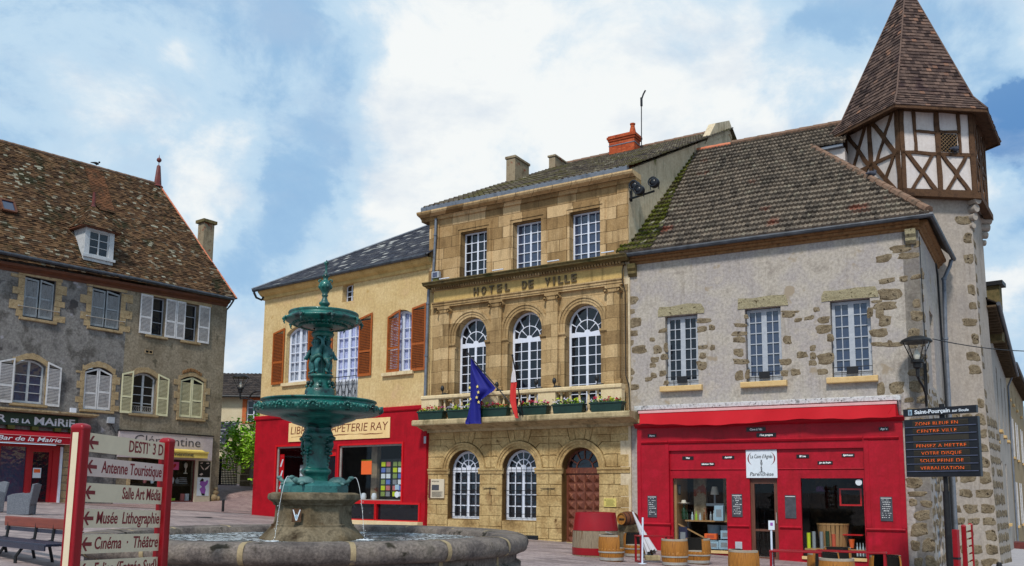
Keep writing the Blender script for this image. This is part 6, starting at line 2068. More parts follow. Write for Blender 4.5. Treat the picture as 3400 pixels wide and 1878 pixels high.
for k, (u0, u1, mt_, i) in enumerate(((1.88, 3.12, 'pale_shutter', 1), (6.62, 7.88, 'cream_shutter', 3))):
    md = (u0 + u1) / 2; v0, v1, ri = lower[i][2] + .02, lower[i][3] - .02, lower[i][4]
    shutter(le, u0, md - .012, v0, v1 - ri, .02, mt_, v1 - .01); shutter(le, md + .012, u1, v0, v1 - .01, .02, mt_, v1 - ri)
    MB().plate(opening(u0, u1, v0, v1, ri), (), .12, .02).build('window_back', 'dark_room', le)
casement(le, 4.15, 5.32, 5.22, 7.10, .16, .24, 1, 4, .08, .03, .1, 'white_wood', 'pane')
shutter(le, 3.56, 4.12, 5.14, 6.95, -.09, 'cream_shutter', 7.14); shutter(le, 5.36, 5.95, 5.14, 7.14, -.09, 'cream_shutter', 6.95)
g = MB()
for z in (5.26, 5.52): g.tube([(4.2, .02, z), (5.28, .02, z)], .012, 6)
for k in range(12): g.tube([(4.22 + .09 * k, .02, 5.26), (4.26 + .09 * k, .02, 5.39), (4.22 + .09 * k, .02, 5.52)], .010, 5)
g.build('window_railing', 'hoop_steel', le)
MB().plate(rect(4.64, 5.04, 8.05, 8.22), [rect(4.67, 4.83, 8.08, 8.19), rect(4.86, 5.01, 8.08, 8.19)], -.02, .04).build('vent', 'surround_stone', le)
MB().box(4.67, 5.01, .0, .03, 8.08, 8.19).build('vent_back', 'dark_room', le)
# eaves
MB().add(MB().extrude_path([(.1, 11.0), (-.05, 11.0), (-.08, 11.1), (-.28, 11.2), (-.3, 11.3), (.1, 11.34)], UL, UR + .02), lambda p: Vector((p.x, p.y, p.z - .26 + .036 * p.x))).build('eaves_cornice', 'eave_wood', le)
MB().tube([(UL, -.42, 11.22), (0, -.42, 11.30), (3.7, -.42, 11.38), (9.1, -.42, 11.42)], .085, 8).build('gutter', 'dark_zinc', le, smooth=True)
MB().tube([(9.1, -.40, 11.36), (9.05, -.2, 11.1), (9.06, .12, 10.9), (9.06, .15, 9.0)], .045, 8).build('downpipe', 'dark_zinc', le, smooth=True)
rt = MB()
D, H = 4.45, 6.5
L = sqrt(D * D + H * H)
RZ, RS = 11.13, .036
tile_plane(rt, [(UL, 0), (9.28, 0), (7.15, L), (UL, L)], (0, -.45, RZ), (1, 0, RS), (0, D, H), .125, .19, 0, .022, flat=True, jitter=.9, r=random.Random(2), sag=.05)
rt.face([(9.28, -.45, RZ + .33), (9.28, 8.4, RZ + .33), (7.15, 4.0, RZ + 6.75)], [(0, 0)] * 3)
rt.face([(7.15, 4.0, RZ + 6.75), (UL, 4.0, RZ + 6.17), (UL, 8.4, RZ), (9.28, 8.4, RZ + .3)], [(0, 0)] * 4)
roof = rt.build('roof', 'old_tiles', le, fix=False)
m = MB(); ridge_caps(m, (UL, 4.02, RZ + 6.5 + RS * UL), (7.1, 4.02, RZ + 6.52 + RS * 7.1), .10, .46); m.build('ridge_tiles', 'ridge_clay', roof)
m = MB(); ridge_caps(m, (9.25, -.42, RZ + .38), (7.18, 3.95, RZ + 6.76), .05, .16); m.build('hip_tiles', 'new_clay', roof)
# the bare newer strip under the ridge
pt_ = MB()
nrm = Vector((0, -H, D)).normalized()
def on_roof(u, t, h=.0): return Vector((u, -.45, RZ + RS * u)) + Vector((0, D, H)).normalized() * t + nrm * h
tile_plane(pt_, [(3.0, 4.6), (3.9, 4.6), (4.05, L - .2), (3.1, L - .2)], Vector((0, -.45, RZ)) + nrm * .014, (1, 0, RS), (0, D, H), .125, .19, 0, .022, flat=True, jitter=.5)
tiles('newer_tiles', [c(78, 54, 40), c(108, 72, 50), c(124, 84, 58)], moss=[(c(62, 50, 36), 2, .5), (c(58, 56, 36), 5, .6)])
pt_.build('repaired_strip', 'newer_tiles', roof, fix=False)
fn = MB().lathe([(.30, 0), (.26, .05), (.2, .1), (.10, 1.15), (.06, 1.2)], 8, (7.12, 4.0, 17.75)).lathe([(.02, 1.1), (.02, 1.45)], 6, (7.12, 4.0, 17.75)).ball((7.12, 4.0, 19.25), .13, 10).tube([(7.12, 4, 19.3), (7.12, 4, 19.55)], [.03, .005], 6)
fn.build('roof_finial', 'dark_red_metal', roof, smooth=True)
# dormer
y0 = -.06
dm = MB().plate(rect(1.70, 3.06, 11.85, 13.44), [rect(1.92, 2.84, 12.16, 13.26)], y0, .25)
dm.box(1.70, 1.82, y0 + .25, 1.6, 11.9, 13.42).box(2.94, 3.06, y0 + .25, 1.6, 11.9, 13.42)
dorm = dm.build('dormer', 'white_wood', roof)
dorm.location = (-.30, 0, 0)
casement(dorm, 1.92, 2.84, 12.16, 13.26, y0 + .08, 0, 1, 3, .05, .03, .06, 'white_wood', 'pane')
MB().box(1.62, 3.14, y0 - .07, y0 + .02, 12.0, 12.12).build('sill', 'white_wood', dorm)
q = MB()
ap = Vector((2.39, y0 + .8, 14.72)); bk = Vector((2.39, 2.3, 14.95))
E0 = [Vector((1.47, y0 - .22, 13.40)), Vector((3.29, y0 - .22, 13.40)), Vector((3.29, 1.6, 13.48)), Vector((1.47, 1.6, 13.48))]
def slope(poly3, m):
    o = poly3[0]; sd = (poly3[1] - poly3[0]).normalized(); nn = (poly3[1] - poly3[0]).cross(poly3[2] - poly3[0]).normalized(); td = nn.cross(sd).normalized()
    if td.z < 0: td = -td
    tile_plane(m, [((p - o).dot(sd), (p - o).dot(td)) for p in poly3], o, sd, td, .12, .19, 0, .02, flat=True, jitter=.8)
slope([E0[0], E0[1], ap], q)
slope([E0[1], E0[2], bk, ap], q); slope([E0[3], E0[0], ap, bk], q)
q.build('dormer_roof', 'old_tiles', dorm, fix=False)
MB().box(1.47, 3.29, y0 - .2, 1.5, 13.35, 13.40).build('dormer_eaves', 'eave_wood', dorm)
MB().lathe([(.12, 0), (.08, .1), (.06, .7)], 8, (2.39, y0 + .82, 14.62)).build('dormer_finial', 'dark_red_metal', dorm)
# roof light
m = MB()
for t0, t1, u0, u1, h in ((2.95, 3.6, -1.62, -1.05, .09),):
    A = [on_roof(u0, t0, h), on_roof(u1, t0, h), on_roof(u1, t1, h), on_roof(u0, t1, h)]
    m.face(A)
    sk = m.build('skylight', 'pane_blue', roof, fix=False)
    e = MB()
    for a, b in zip(A, A[1:] + A[:1]): e.bar(a, b, .08, .1, up=nrm)
    e.build('skylight_frame', 'eave_wood', sk)
bl = LE.thing('bird', 'small dark bird perched on the mossy roof ridge', 'bird', 3.75, 4.0, RZ + 6.5 + RS * 3.75 + .12)
MB().ball((0, 0, .1), .09, 8, (1.5, .8, .8)).ball((.14, 0, .2), .05, 8).tube([(-.1, 0, .1), (-.3, 0, .06)], [.05, .02], 6).tube([(0, 0, 0), (0, 0, .06)], .02, 5).build('body', 'iron', bl, smooth=2)
# bar front
fr = MB().plate([(-6.0, .3), (1.04, .3), (1.04, 3.5), (-6.0, 3.5)], [rect(-2.6, -1.62, .95, 3.38), rect(-1.42, -.38, .95, 3.38), rect(-.2, .72, .98, 3.30)], -.04, .14).build('bar_front', 'bar_red', le)
for u0, u1, z0 in ((-2.6, -1.62, .95), (-1.42, -.38, .95)): MB().plate(rect(u0, u1, z0, 3.38), (), .04, .006).build('glass', 'pane_blue', fr)
dd = MB().plate(rect(-.2, .72, .95, 3.30), [rect(-.08, .58, 1.05, 3.2)], .02, .06).build('door', 'bar_red', fr)
MB().plate(rect(-.08, .58, 1.05, 3.2), (), .05, .006).build('glass', 'pane', dd)
B(1.0, 1.10, -.1, .02, .7, 3.45).build('white_post', 'white_paint', fr)
t = LE.thing('bar_notice', 'white and red notice on the dark glass of the bar door', 'notice', .12, .02, 2.1)
B(-.17, .17, -.012, .0, 0, .42).build('sheet', 'sign_white', t); B(-.13, .13, -.016, -.013, .22, .37).build('print', 'orange_card', t)
g = B(-6, 2.35, -.55, .02, 4.86, 4.93); g.box(-6, 2.30, -.5, .02, 4.80, 4.86); g.build('canopy', 'surround_stone', fr)
t = LE.thing('bar_sign', 'dark green sign reading BAR DE LA MAIRIE in white letters', 'sign', 0, -.14, 4.24)
B(-4.2, 1.62, -.05, .12, 0, .52).build('board', 'bar_green', t, bevel=.01)
g = MB()
for s_, a, w_, z, h in (('BAR', -2.35, .98, .12, .42), ('DE', -1.18, .30, .12, .22), ('LA', -.74, .34, .12, .24), ('MAiRiE', -.24, 1.72, .09, .45)):
    g.add(txt(s_, h, w_, 0, .004, bold=.010), shift(a, -.055, z))
g.build('lettering', 'sign_white', t)
for k, u in enumerate((-2.1, -1.15, -.2, .75, 1.4)):
    t2 = B(u - .13, u + .13, -.1, .1, -.16, 0).build('sign_bracket', 'olive', t)
MB().box(1.3, 1.55, -.1, -.0, 4.95, 5.17).build('alarm_box', 'white_paint', le)
t = LE.thing('bar_awning', 'red bar awning lettered Bar de la Mairie above the red bar windows', 'awning', 0, -.05, 3.5)
m = MB()
m.face([(-5, -.62, .34), (1.66, -.62, .34), (1.66, -.0, .60), (-5, -.0, .60)])
n = 30
for k in range(n):
    u0, u1 = -5 + 6.66 * k / n, -5 + 6.66 * (k + 1) / n
    m.face([(u0, -.63 + .012 * sin(u0 * 5), .02), (u1, -.63 + .012 * sin(u1 * 5), .02), (u1, -.62, .34), (u0, -.62, .34)])
m.face([(1.66, -.62, .34), (1.66, 0, .6), (1.66, 0, .1), (1.66, -.63, .02)])
aw = m.build('canvas', 'canvas_red', t)
g = MB().box(-5, 1.66, -.645, -.64, .315, .335).box(-5, 1.66, -.65, -.645, .02, .04)
g.build('trim', 'pink_trim', aw)
MB().add(txt('Bar de la Mairie', .26, 2.55, .25, .003, bold=.002), shift(-1.85, -.655, .1)).add(txt('café', .2, .4, .25, .003), shift(1.45, -.655, .1)).build('lettering', 'sign_white', aw)
m = MB()
for k in range(9): m.box(1.14 + r.uniform(0, .04), 1.55 + r.uniform(0, .16), -.03, .01, .6 + k * .33, .6 + k * .33 + .3)
m.build('stone_pier', 'surround_stone', le)
MB().box(3.0, 3.3, -.15, 0, 4.62, 4.9).build('light_box', 'grey_paint', le)
MB().tube([(3.2, -.04, 4.6), (3.45, -.05, 4.2), (3.5, -.03, 3.2), (3.48, -.03, 1.0)], .012, 5).build('cable', 'iron', le)
# Clementine's shop
sh = MB().plate(rect(3.58, 8.50, 3.12, 4.32), (), -.12, .12).build('shop_fascia', 'pinkish_panel', le, bevel=.01)
MB().box(3.55, 8.53, -.16, .0, 4.32, 4.37).build('fascia_edge', 'iron', sh)
t = LE.thing('shop_lettering', 'large dark letters reading Clémentine on the pale fascia', 'lettering', 6.0, -.121, 3.62)
MB().add(txt('Clémentine', .62, 3.45, 0, .006, bold=-.006), shift(-1.66, -.004, .14)).build('lettering', 'sign_grey_ink', t)
m = MB().plate(rect(7.62, 8.50, .5, 3.12), (), -.10, .12).build('shop_pillar', 'cream_board', le)
MB().box(3.55, 7.6, -.06, .06, .3, 1.08).build('shop_base', 'pinkish_panel', le)
B(4.14, 4.28, -.06, .05, 1.08, 3.12).build('shop_post', 'surround_stone', le)
MB().plate(rect(4.2, 7.66, 1.08, 3.14), [rect(4.3, 6.0, 1.14, 3.08), rect(6.08, 7.58, 1.14, 3.08)], -.02, .06).build('shop_window_frame', 'dark_red_metal', le)
MB().plate(rect(4.28, 7.6, 1.12, 3.1), (), .02, .006).build('shop_window', 'shop_glass', le)
rm = MB()
rm.face([(4.0, 1.3, 1.0), (7.9, 1.3, 1.0), (7.9, 1.3, 3.3), (4.0, 1.3, 3.3)]); rm.face([(4.0, .4, 1.06), (7.9, .4, 1.06), (7.9, 1.3, 1.06), (4.0, 1.3, 1.06)]); rm.face([(4.0, .4, 3.2), (7.9, .4, 3.2), (7.9, 1.3, 3.2), (4.0, 1.3, 3.2)])
rm.face([(4.05, .4, 1), (4.05, 1.3, 1), (4.05, 1.3, 3.3), (4.05, .4, 3.3)]); rm.face([(7.85, .4, 1), (7.85, 1.3, 1), (7.85, 1.3, 3.3), (7.85, .4, 3.3)])
rm.build('shop_room', 'shop_room', le, fix=False)
B(4.3, 7.5, .1, .6, 1.85, 1.95).build('display_shelf', 'black_plate', le)
t = LE.thing('shop_awning', 'short yellow awning lettered Clémentine under the pale fascia', 'awning', 6.6, -.12, 3.2)
m = MB()
m.face([(-2.0, -.5, .26), (1.32, -.5, .26), (1.32, .0, .42), (-2.0, .0, .42)])
m.face([(-2.0, -.51, -.02), (1.30, -.5, .0), (1.32, -.5, .26), (-2.0, -.5, .26)]); m.face([(1.32, -.5, .26), (1.32, 0, .42), (1.30, 0, .05), (1.30, -.5, 0)])
cv = m.build('canvas', 'yellow_canvas', t)
B(-2.0, 1.34, -.54, -.48, .24, .32).build('front_bar', 'yellow_canvas', t)
MB().add(txt('Clémentine', .24, 1.55, 0, .003), shift(-1.05, -.52, .07)).build('lettering', 'sign_grey_ink', cv)
for k, (u, h, m_) in enumerate(((6.3, .32, 'sign_white'), (6.62, .42, 'sign_white'), (6.9, .30, 'card_grey'), (5.6, .36, 'sign_white'), (5.2, .28, 'card_pink'))):
    t = LE.thing('necklace_bust', ['short white necklace bust left of the tall one', 'tall white necklace bust in the jewellery window', 'grey necklace bust right of the tall white one', 'white necklace bust behind the signboards', 'pink necklace bust behind the signboards'][k], 'display bust', u, .3, 1.95, 'necklace busts in the jewellery window')
    MB().lathe([(.07, 0), (.08, .02), (.1, h * .5), (.09, h * .65), (.035, h * .8), (.03, h), (.001, h)], 12).build('bust', m_, t, smooth=True)
for k, (u, m_, lb) in enumerate(((5.3, 'label_lime', 'lime green gift bag low in the jewellery window'), (6.7, 'label_lime', 'flat lime tray low in the jewellery window'), (7.2, 'card_pink', 'pink lipstick display low in the jewellery window'), (7.45, 'sign_white', 'white card with dark picture beside the pink lipstick display'))):
    o = B(-.1, .1, -.04, .04, 0, .12 if 'tray' in lb else .34).build('shop_display', m_, None, bevel=.01)
    o.location = LE.world(u, .25, 1.14); o.rotation_euler.z = LE.a; tag(o, lb, 'display')
t = LE.thing('heart_sign', 'bright pink card with a red heart hanging in the jewellery window', 'sign', 6.55, .1, 2.62)
B(-.28, .28, 0, .012, 0, .38).build('card', plain('hot_pink', c(230, 90, 150), .5), t)
g = MB(); g.plate([(0, .06), (.13, .2), (.12, .28), (.06, .30), (0, .25), (-.06, .30), (-.12, .28), (-.13, .2)], (), -.006, .005); g.build('heart', 'bright_red', t)
t = LE.thing('poster', 'black poster with pale jewellery on the cream shop pillar', 'poster', 8.1, -.105, 2.30)
B(-.34, .34, -.008, 0, 0, .78).build('sheet', 'black_plate', t)
g = MB()
g.plate([(-.25, .6), (-.05, .42), (-.02, .34), (-.12, .4)], (), -.011, .002); g.plate([(.32, .62), (.05, .42), (.02, .34), (.18, .42)], (), -.011, .002)
g.plate([(-.1, .72), (-.22, .70), (-.25, .66), (-.12, .66)], (), -.011, .002); g.plate([(.24, .72), (.1, .70), (.1, .66), (.26, .66)], (), -.011, .002); g.plate([(-.28, .12), (-.12, .2), (-.05, .14), (-.16, .08)], (), -.011, .002)
g.build('print', 'board_rose', t)
t = LE.thing('poster', 'white poster of a woman in violet tones on the cream shop pillar', 'poster', 8.08, -.105, 1.38)
B(-.34, .34, -.008, 0, 0, .90).build('sheet', 'sign_white', t)
vio = plain('violet', c(150, 84, 170), .6)
g = MB()
g.plate([(-.2, .55), (-.16, .72), (-.02, .74), (.1, .68), (.2, .78), (.28, .74), (.24, .58), (.1, .45), (.16, .3), (.12, .1), (-.1, .14), (-.2, .34), (-.06, .44)], (), -.011, .002)
g.build('figure', vio, t)
g = MB(); g.plate([(-.22, .7), (-.08, .86), (.04, .78), (-.02, .72), (-.18, .70)], (), -.014, .002); g.plate([(-.1, .14), (.12, .1), (.1, .02), (-.04, .02)], (), -.014, .002); g.build('dark_print', 'black_plate', t)
m = MB()
for x, z, w_, h in ((8.72, .95, .22, .2), (8.95, .98, .22, .2), (8.80, 1.28, .22, .2), (9.0, 1.24, .14, .16), (8.88, 1.55, .16, .14), (8.86, 1.75, .1, .1)):
    m.ball((x, -.03, z), 1, 8, (w_, .14, h))
m.build('corner_stones', 'surround_stone', le, smooth=2)

# ================================================================== behind, between the two sides
cs = LE.thing('chimney_stack', 'tall rendered chimney stack standing behind the mossy roof hip', 'chimney', 11.55, 6.0, 10)
B(-.55, .55, -.3, .3, 0, 5.2).build('stack', 'tin_silver', cs) if False else MB().box(-.36, .32, -.3, .3, 0, 7.2).build('stack', 'chimney_render', cs)
B(-.47, .43, -.42, .42, 7.2, 7.38).build('cap', 'mossy_stone', cs)
bh = thing('lane_house', 'cream house with dark tile roof and orange brick windows at the end of the lane', 'house', (-21.3, 63.0, 2.2), 0)
fa = MB().plate(rect(-4, 7, -2, 6.4), [rect(2.1, 3.1, 4.4, 6.0), rect(-1.6, -.6, .6, 2.4)], 0, .4)
fa.build('wall', 'far_plaster', bh)
casement(bh, 2.1, 3.1, 4.4, 6.0, .12, 0, 1, 3, .08, .05, .08); casement(bh, -1.6, -.6, .6, 2.4, .12, 0, 1, 2, .08, .06, .08)
g = MB()
for u0, u1, z0, z1 in ((2.1, 3.1, 4.4, 6.0), (-1.6, -.6, .6, 2.4)):
    g.plate(rect(u0 - .3, u1 + .3, z0 - .1, z1 + .35), [rect(u0, u1, z0, z1)], -.05, .1)
g.build('brick_surround', 'orange_brick', bh)
rt = MB(); tile_plane(rt, [(-5, 0), (8, 0), (8, 4.6), (-5, 4.6)], (0, -.5, 6.2), (1, 0, 0), (0, 4, 2.2), .34, .3, .05, .03, 3); rt.build('roof', 'far_tiles', bh, fix=False)
MB().tube([(-5, -.6, 6.2), (8, -.6, 6.2)], .08, 8).build('gutter', 'iron', bh)
sd = thing('lean_to', 'dark roofed lean-to beside the lane house', 'outbuilding', (-22.5, 58.5, 1.9), 0)
B(-1.2, 3.2, 0, 3, -1, 2.9).build('wall', 'far_plaster', sd)
m = MB(); m.face([(-1.4, -.3, 2.8), (3.4, -.3, 2.8), (3.4, 3, 4.6), (-1.4, 3, 4.6)]); tile_plane(m, [(-1.4, 0), (3.4, 0), (3.4, 3.6), (-1.4, 3.6)], (0, -.32, 2.85), (1, 0, 0), (0, 3.3, 1.8), .2, .25, 0, .02, flat=True, jitter=.4); m.build('roof', 'slate_tiles', sd, fix=False)
pc = LE.thing('porch_roof', 'small tiled porch roof jutting past the corner of the grey house', 'porch', 9.05, 3.2, 5.9)
m = MB(); m.face([(0, -.8, .0), (.9, -.5, -.35), (.9, 1.2, -.35), (0, 1.2, .0)]); m.face([(0, -.8, -.12), (.9, -.5, -.47), (.9, -.5, -.35), (0, -.8, 0)]); m.face([(0, -.8, -.12), (.9, -.5, -.47), (.9, 1.2, -.47), (0, 1.2, -.12)]); m.build('roof', 'ridge_clay', pc)
MB().bar((.02, -.3, -.9), (.75, -.3, -.4), .1).build('brace', 'eave_wood', pc)
MB().tube([(.85, -.45, -.45), (.75, -.4, -.8), (.3, -.3, -1.1), (.1, -.2, -1.4), (.08, -.2, -5)], .05, 8).build('downpipe', 'iron', pc)
ga = thing('lattice_gate', 'black lattice gate across the lane between stone piers', 'gate', (-16.9, 49.5, 1.85), .05)
g = MB()
for k in range(17): g.box(.02 + k * .085, .055 + k * .085, -.02, .02, 0, 1.62)
for k in range(17): g.box(.0, 1.44, -.022, -.02 + .0, .04 + k * .095, .085 + k * .095)
g.build('leaf', 'iron', ga)
B(-.14, 0, -.06, .06, 0, 1.70).build('post', 'iron', ga)
B(.42, .54, -.04, .04, 0, 1.66).build('middle_post', 'iron', ga)
wp = thing('lane_wall', 'weathered plastered wall with stone gate pier beside the lane', 'wall', (-15.3, 49.6, 1.5), .05)
m = MB()
for k in range(7): m.box(0 + r.uniform(0, .05), .5 + r.uniform(0, .06), -.1, .3, k * .36, k * .36 + .34)
m.build('pier', 'rubble_stone', wp)
B(.5, 4.5, 0, .3, 0, 2.9).build('wall', 'far_plaster_grey', wp)
B(1.05, 1.35, -.02, .0, 1.35, 1.9).build('letter_box', 'dark_red_metal', wp)

def tree(loc, h, label, seed, crown):
    q = random.Random(seed)
    t = thing('lane_tree', label, 'tree', loc, 0)
    tk = MB().tube([(0, 0, -.3), (.05, 0, h * .25), (-.05, .05, h * .5), (.03, 0, h * .8)], [.13, .1, .08, .03], 8)
    ends = []
    for k in range(12):
        a = q.uniform(0, 2 * pi); z0 = h * q.uniform(.28, .6); l_ = q.uniform(.9, 1.7)
        e = Vector((cos(a) * l_, sin(a) * l_, z0 + q.uniform(.4, 1.3)))
        tk.tube([(0, 0, z0), (e.x * .5, e.y * .5, z0 + .25), e], [.05, .035, .012], 6); ends.append(e)
    tk.build('trunk', 'bark', t, smooth=True)
    lf = MB()
    for k in range(int(crown)):
        c_ = q.choice(ends) + Vector((q.gauss(0, .42), q.gauss(0, .42), q.gauss(0, .42)))
        for j in range(6):
            p = c_ + Vector((q.gauss(0, .13), q.gauss(0, .13), q.gauss(0, .10)))
            d = Vector((q.uniform(-1, 1), q.uniform(-1, 1), q.uniform(-.6, .4))).normalized(); e = d.cross(Vector((q.uniform(-1, 1), q.uniform(-1, 1), 1))).normalized()
            s_ = q.uniform(.09, .17)
            lf.face([p - e * s_ * .5, p + d * s_, p + e * s_ * .5 + d * s_ * .3, p - d * s_ * .6])
    lf.build('crown', 'leaf_tree', t, fix=False)
    return t


tree((-13.2, 46.5, 1.3), 5.6, 'young bright green maple tree growing beside the lane', 4, 1500)

for k, (u, z, m_, lb) in enumerate(((6.25, 1.14, 'sign_white', 'row of pale boxes at the bottom left of the jewellery window'), (5.0, 2.3, 'pale_blue_card', 'pale blue panel hanging behind the signboards'), (7.2, 1.95, 'card_grey', 'stack of grey ring trays on the jewellery shelf'), (7.35, 2.45, 'lamp_cloth', 'tall pale display head in the jewellery window'), (4.6, 1.14, 'board_rose', 'pink gift box in the far left of the jewellery window'))):
    t = LE.thing('jewellery_display', lb, 'display', u, .32, z)
    if k in (0, 2):
        for q in range(4): B(-.24 + .02 * q, .24 - .02 * q, -.08, .08, q * .09, q * .09 + .05).build('tray', m_, t)
    elif k == 3:
        MB().lathe([(.1, 0), (.1, .03), (.03, .06), (.03, .25), (.08, .33), (.09, .45), (.05, .53), (.001, .55)], 14).build('head', m_, t, smooth=True)
    else:
        B(-.25, .25, -.04, .04, 0, .55).build('panel', m_, t, bevel=.01)

# ================================================================== fountain
FX, FY = -2.80, 12.5
fo = thing('fountain', 'green cast iron fountain with two bowls and cherub figures above a round stone basin', 'fountain', (FX, FY, 0))
LEAN = Matrix.Rotation(radians(.9), 4, 'Y')
lean = lambda p: Vector((p.x + .0155 * (p.z - .9), p.y, p.z))


def squarish(p_, rot):
    return lambda a, k: 1 / ((abs(cos(a - rot)) ** p_ + abs(sin(a - rot)) ** p_) ** (1 / p_))


prof = [(2.98, -.2), (2.96, .42), (2.90, .48), (2.90, .56), (2.95, .60), (2.95, .66), (2.88, .70), (2.88, .80)]
prof += [(2.96 + .09 * cos(a), .925 + .112 * sin(a)) for a in [radians(q) for q in range(-80, 81, 16)]]
prof += [(2.90, 1.055), (2.62, 1.05), (2.54, 1.03), (2.50, .97), (2.50, .3), (0.2, .3)]
bs = MB().lathe(prof, 160, mod=lambda a, k: 1 + .0018 * sin(a * 23 + k) + .0014 * sin(a * 41))
bs.build('basin', 'basin_stone', fo, smooth=True)
jm = MB()
for k in range(16):
    a = radians(-90 - 1.5 + 22.5 * k)
    pr = [(r_ * 1.0016 + .002, z + .002) for r_, z in prof[:22]]
    jm.lathe(pr, 2, a0=a - .010, a1=a + .010)
jm.build('basin_joints', 'joint_mortar', fo, smooth=True)
w_ = MB()
rings = []
for i in range(40):
    r_ = .1 + 2.45 * i / 39
    rings.append([w_.vert((r_ * cos(2 * pi * j / 96), r_ * sin(2 * pi * j / 96), .945)) for j in range(96)])
for a, b in zip(rings, rings[1:]):
    for j in range(96): w_.idx((a[j], a[(j + 1) % 96], b[(j + 1) % 96], b[j]))
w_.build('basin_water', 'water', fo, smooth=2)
# stone pedestal
sq = squarish(7, radians(22))
pd = [(.72, .80), (.765, .89), (.765, .925), (.73, .945), (.72, .975), (.64, 1.06), (.575, 1.13), (.575, 1.155), (.55, 1.165), (.535, 1.23), (.53, 1.38), (.535, 1.415), (.565, 1.425), (.565, 1.45), (.60, 1.475), (.64, 1.50), (.65, 1.53), (.64, 1.575), (.57, 1.60), (.1, 1.60)]
def octa(a, k):
    q = (a - radians(8)) % (pi / 4)
    return cos(pi / 8) / cos(q - pi / 8) * (1 - (.05 if int(((a - radians(8)) % (2 * pi)) / (pi / 4)) % 2 and 5 < k < 13 else 0) * max(0, cos((q - pi / 8) * 4)))
MB().lathe(pd, 128, mod=octa, xf=lean).build('pedestal', 'pedestal_stone', fo, smooth=True)
ca, sa = cos(radians(-68)), sin(radians(-68))
em = MB().plate([(-.065, .0), (.065, .0), (.065, .18), (-.065, .18)], (), -.012, .012)
XF = lambda p: Vector((p.x * cos(radians(-8)) - .10, -.535 + p.y - p.x * .0, p.z + 1.20))
MB().add(em, XF).build('emblem', 'oak', fo)
em = MB().plate([(-.055, .165), (-.01, .02), (.01, .02), (.055, .165), (.04, .165), (.0, .05), (-.04, .165)], (), -.016, .003)
MB().add(em, XF).build('emblem_mark', 'sign_white', fo)
em = MB().plate([(-.022, .07), (0, .03), (.022, .07), (.0, .11)], (), -.017, .003)
MB().add(em, XF).build('emblem_mark', 'pale_blue_card', fo)
# cast-iron plinth and column
so_ = squarish(4.2, radians(22))
pl = [(.47, 1.595), (.47, 1.69), (.455, 1.705), (.40, 1.73), (.30, 1.75), (.17, 1.765)]
MB().lathe(pl, 128, mod=octa, xf=lean).build('plinth', 'cast_green_pale', fo, smooth=True)
cl_ = [(.165, 1.755), (.165, 1.84), (.185, 1.86), (.20, 1.88), (.20, 1.91), (.185, 1.925), (.165, 1.94), (.162, 1.96), (.160, 2.26), (.168, 2.28), (.175, 2.30), (.175, 2.32), (.19, 2.36), (.205, 2.40), (.195, 2.44), (.175, 2.47), (.18, 2.52)]
colm = MB().lathe(cl_, 48, mod=squarish(6, radians(22)), xf=lean)
for k in range(4):
    a = radians(22 + 45 + 90 * k)
    cx, cy = .225 * cos(a), .225 * sin(a)
    colm.ball((cx, cy, 2.27), .058, 10, (.9, .9, 1.25), xf=lean)            # mask
    colm.ball((cx * 1.16, cy * 1.16, 2.265), .018, 6, xf=lean).ball((cx * 1.05, cy * 1.05, 2.36), .06, 8, (1.1, 1.1, .7), xf=lean)
    for j in range(5): colm.ball((cx * (.98 - .02 * j), cy * (.98 - .02 * j), 2.19 - .05 * j), .03 - .003 * j, 7, xf=lean)
    for s in (-1, 1):
        a2 = a + s * .22
        for j in range(4): colm.ball((.215 * cos(a2), .215 * sin(a2), 2.33 - .06 * j), .026, 7, xf=lean)
colm.build('column', 'cast_green', fo, smooth=2)


def bowl(prof, n, lumps, xf, name):
    m = MB().lathe(prof, n, xf=xf)
    for cx, cy, cz, r_, s3 in lumps: m.ball((cx, cy, cz), r_, 8, s3, xf=xf)
    return m.build(name, 'cast_green', fo, smooth=2)


lum = []
for k in range(12):
    a = 2 * pi * k / 12 + .13
    t_ = Vector((-sin(a), cos(a)))
    def L_(da, dz, r_, s3=(1, 1, 1), rr=.915): 
        q = a + da; lum.append((rr * .965 * cos(q), rr * .965 * sin(q), 2.775 + dz, r_, s3))
    L_(0, .0, .022, rr=.935)
    for j in range(7):
        b = pi * (j - .5) / 6
        L_(.062 * cos(b), -.005 + .05 * sin(b), .022, rr=.925)
    for s in (-1, 1):
        L_(s * .12, .02, .028); L_(s * .155, .0, .024); L_(s * .185, .025, .020); L_(s * .215, .005, .024); L_(s * .10, -.035, .02, rr=.90)
SC = .965
bowl([(r_ * SC if r_ > .4 else r_, z_) for r_, z_ in [(.18, 2.50), (.215, 2.53), (.30, 2.555), (.36, 2.575), (.375, 2.59), (.50, 2.625), (.545, 2.645), (.555, 2.665), (.70, 2.685), (.84, 2.705), (.895, 2.725), (.92, 2.76), (.915, 2.795), (.88, 2.822), (.83, 2.835), (.815, 2.845), (.825, 2.875), (.85, 2.885), (.845, 2.905), (.80, 2.905), (.76, 2.87), (.5, 2.80), (.1, 2.78)]], 96, lum, lean, 'lower_bowl')
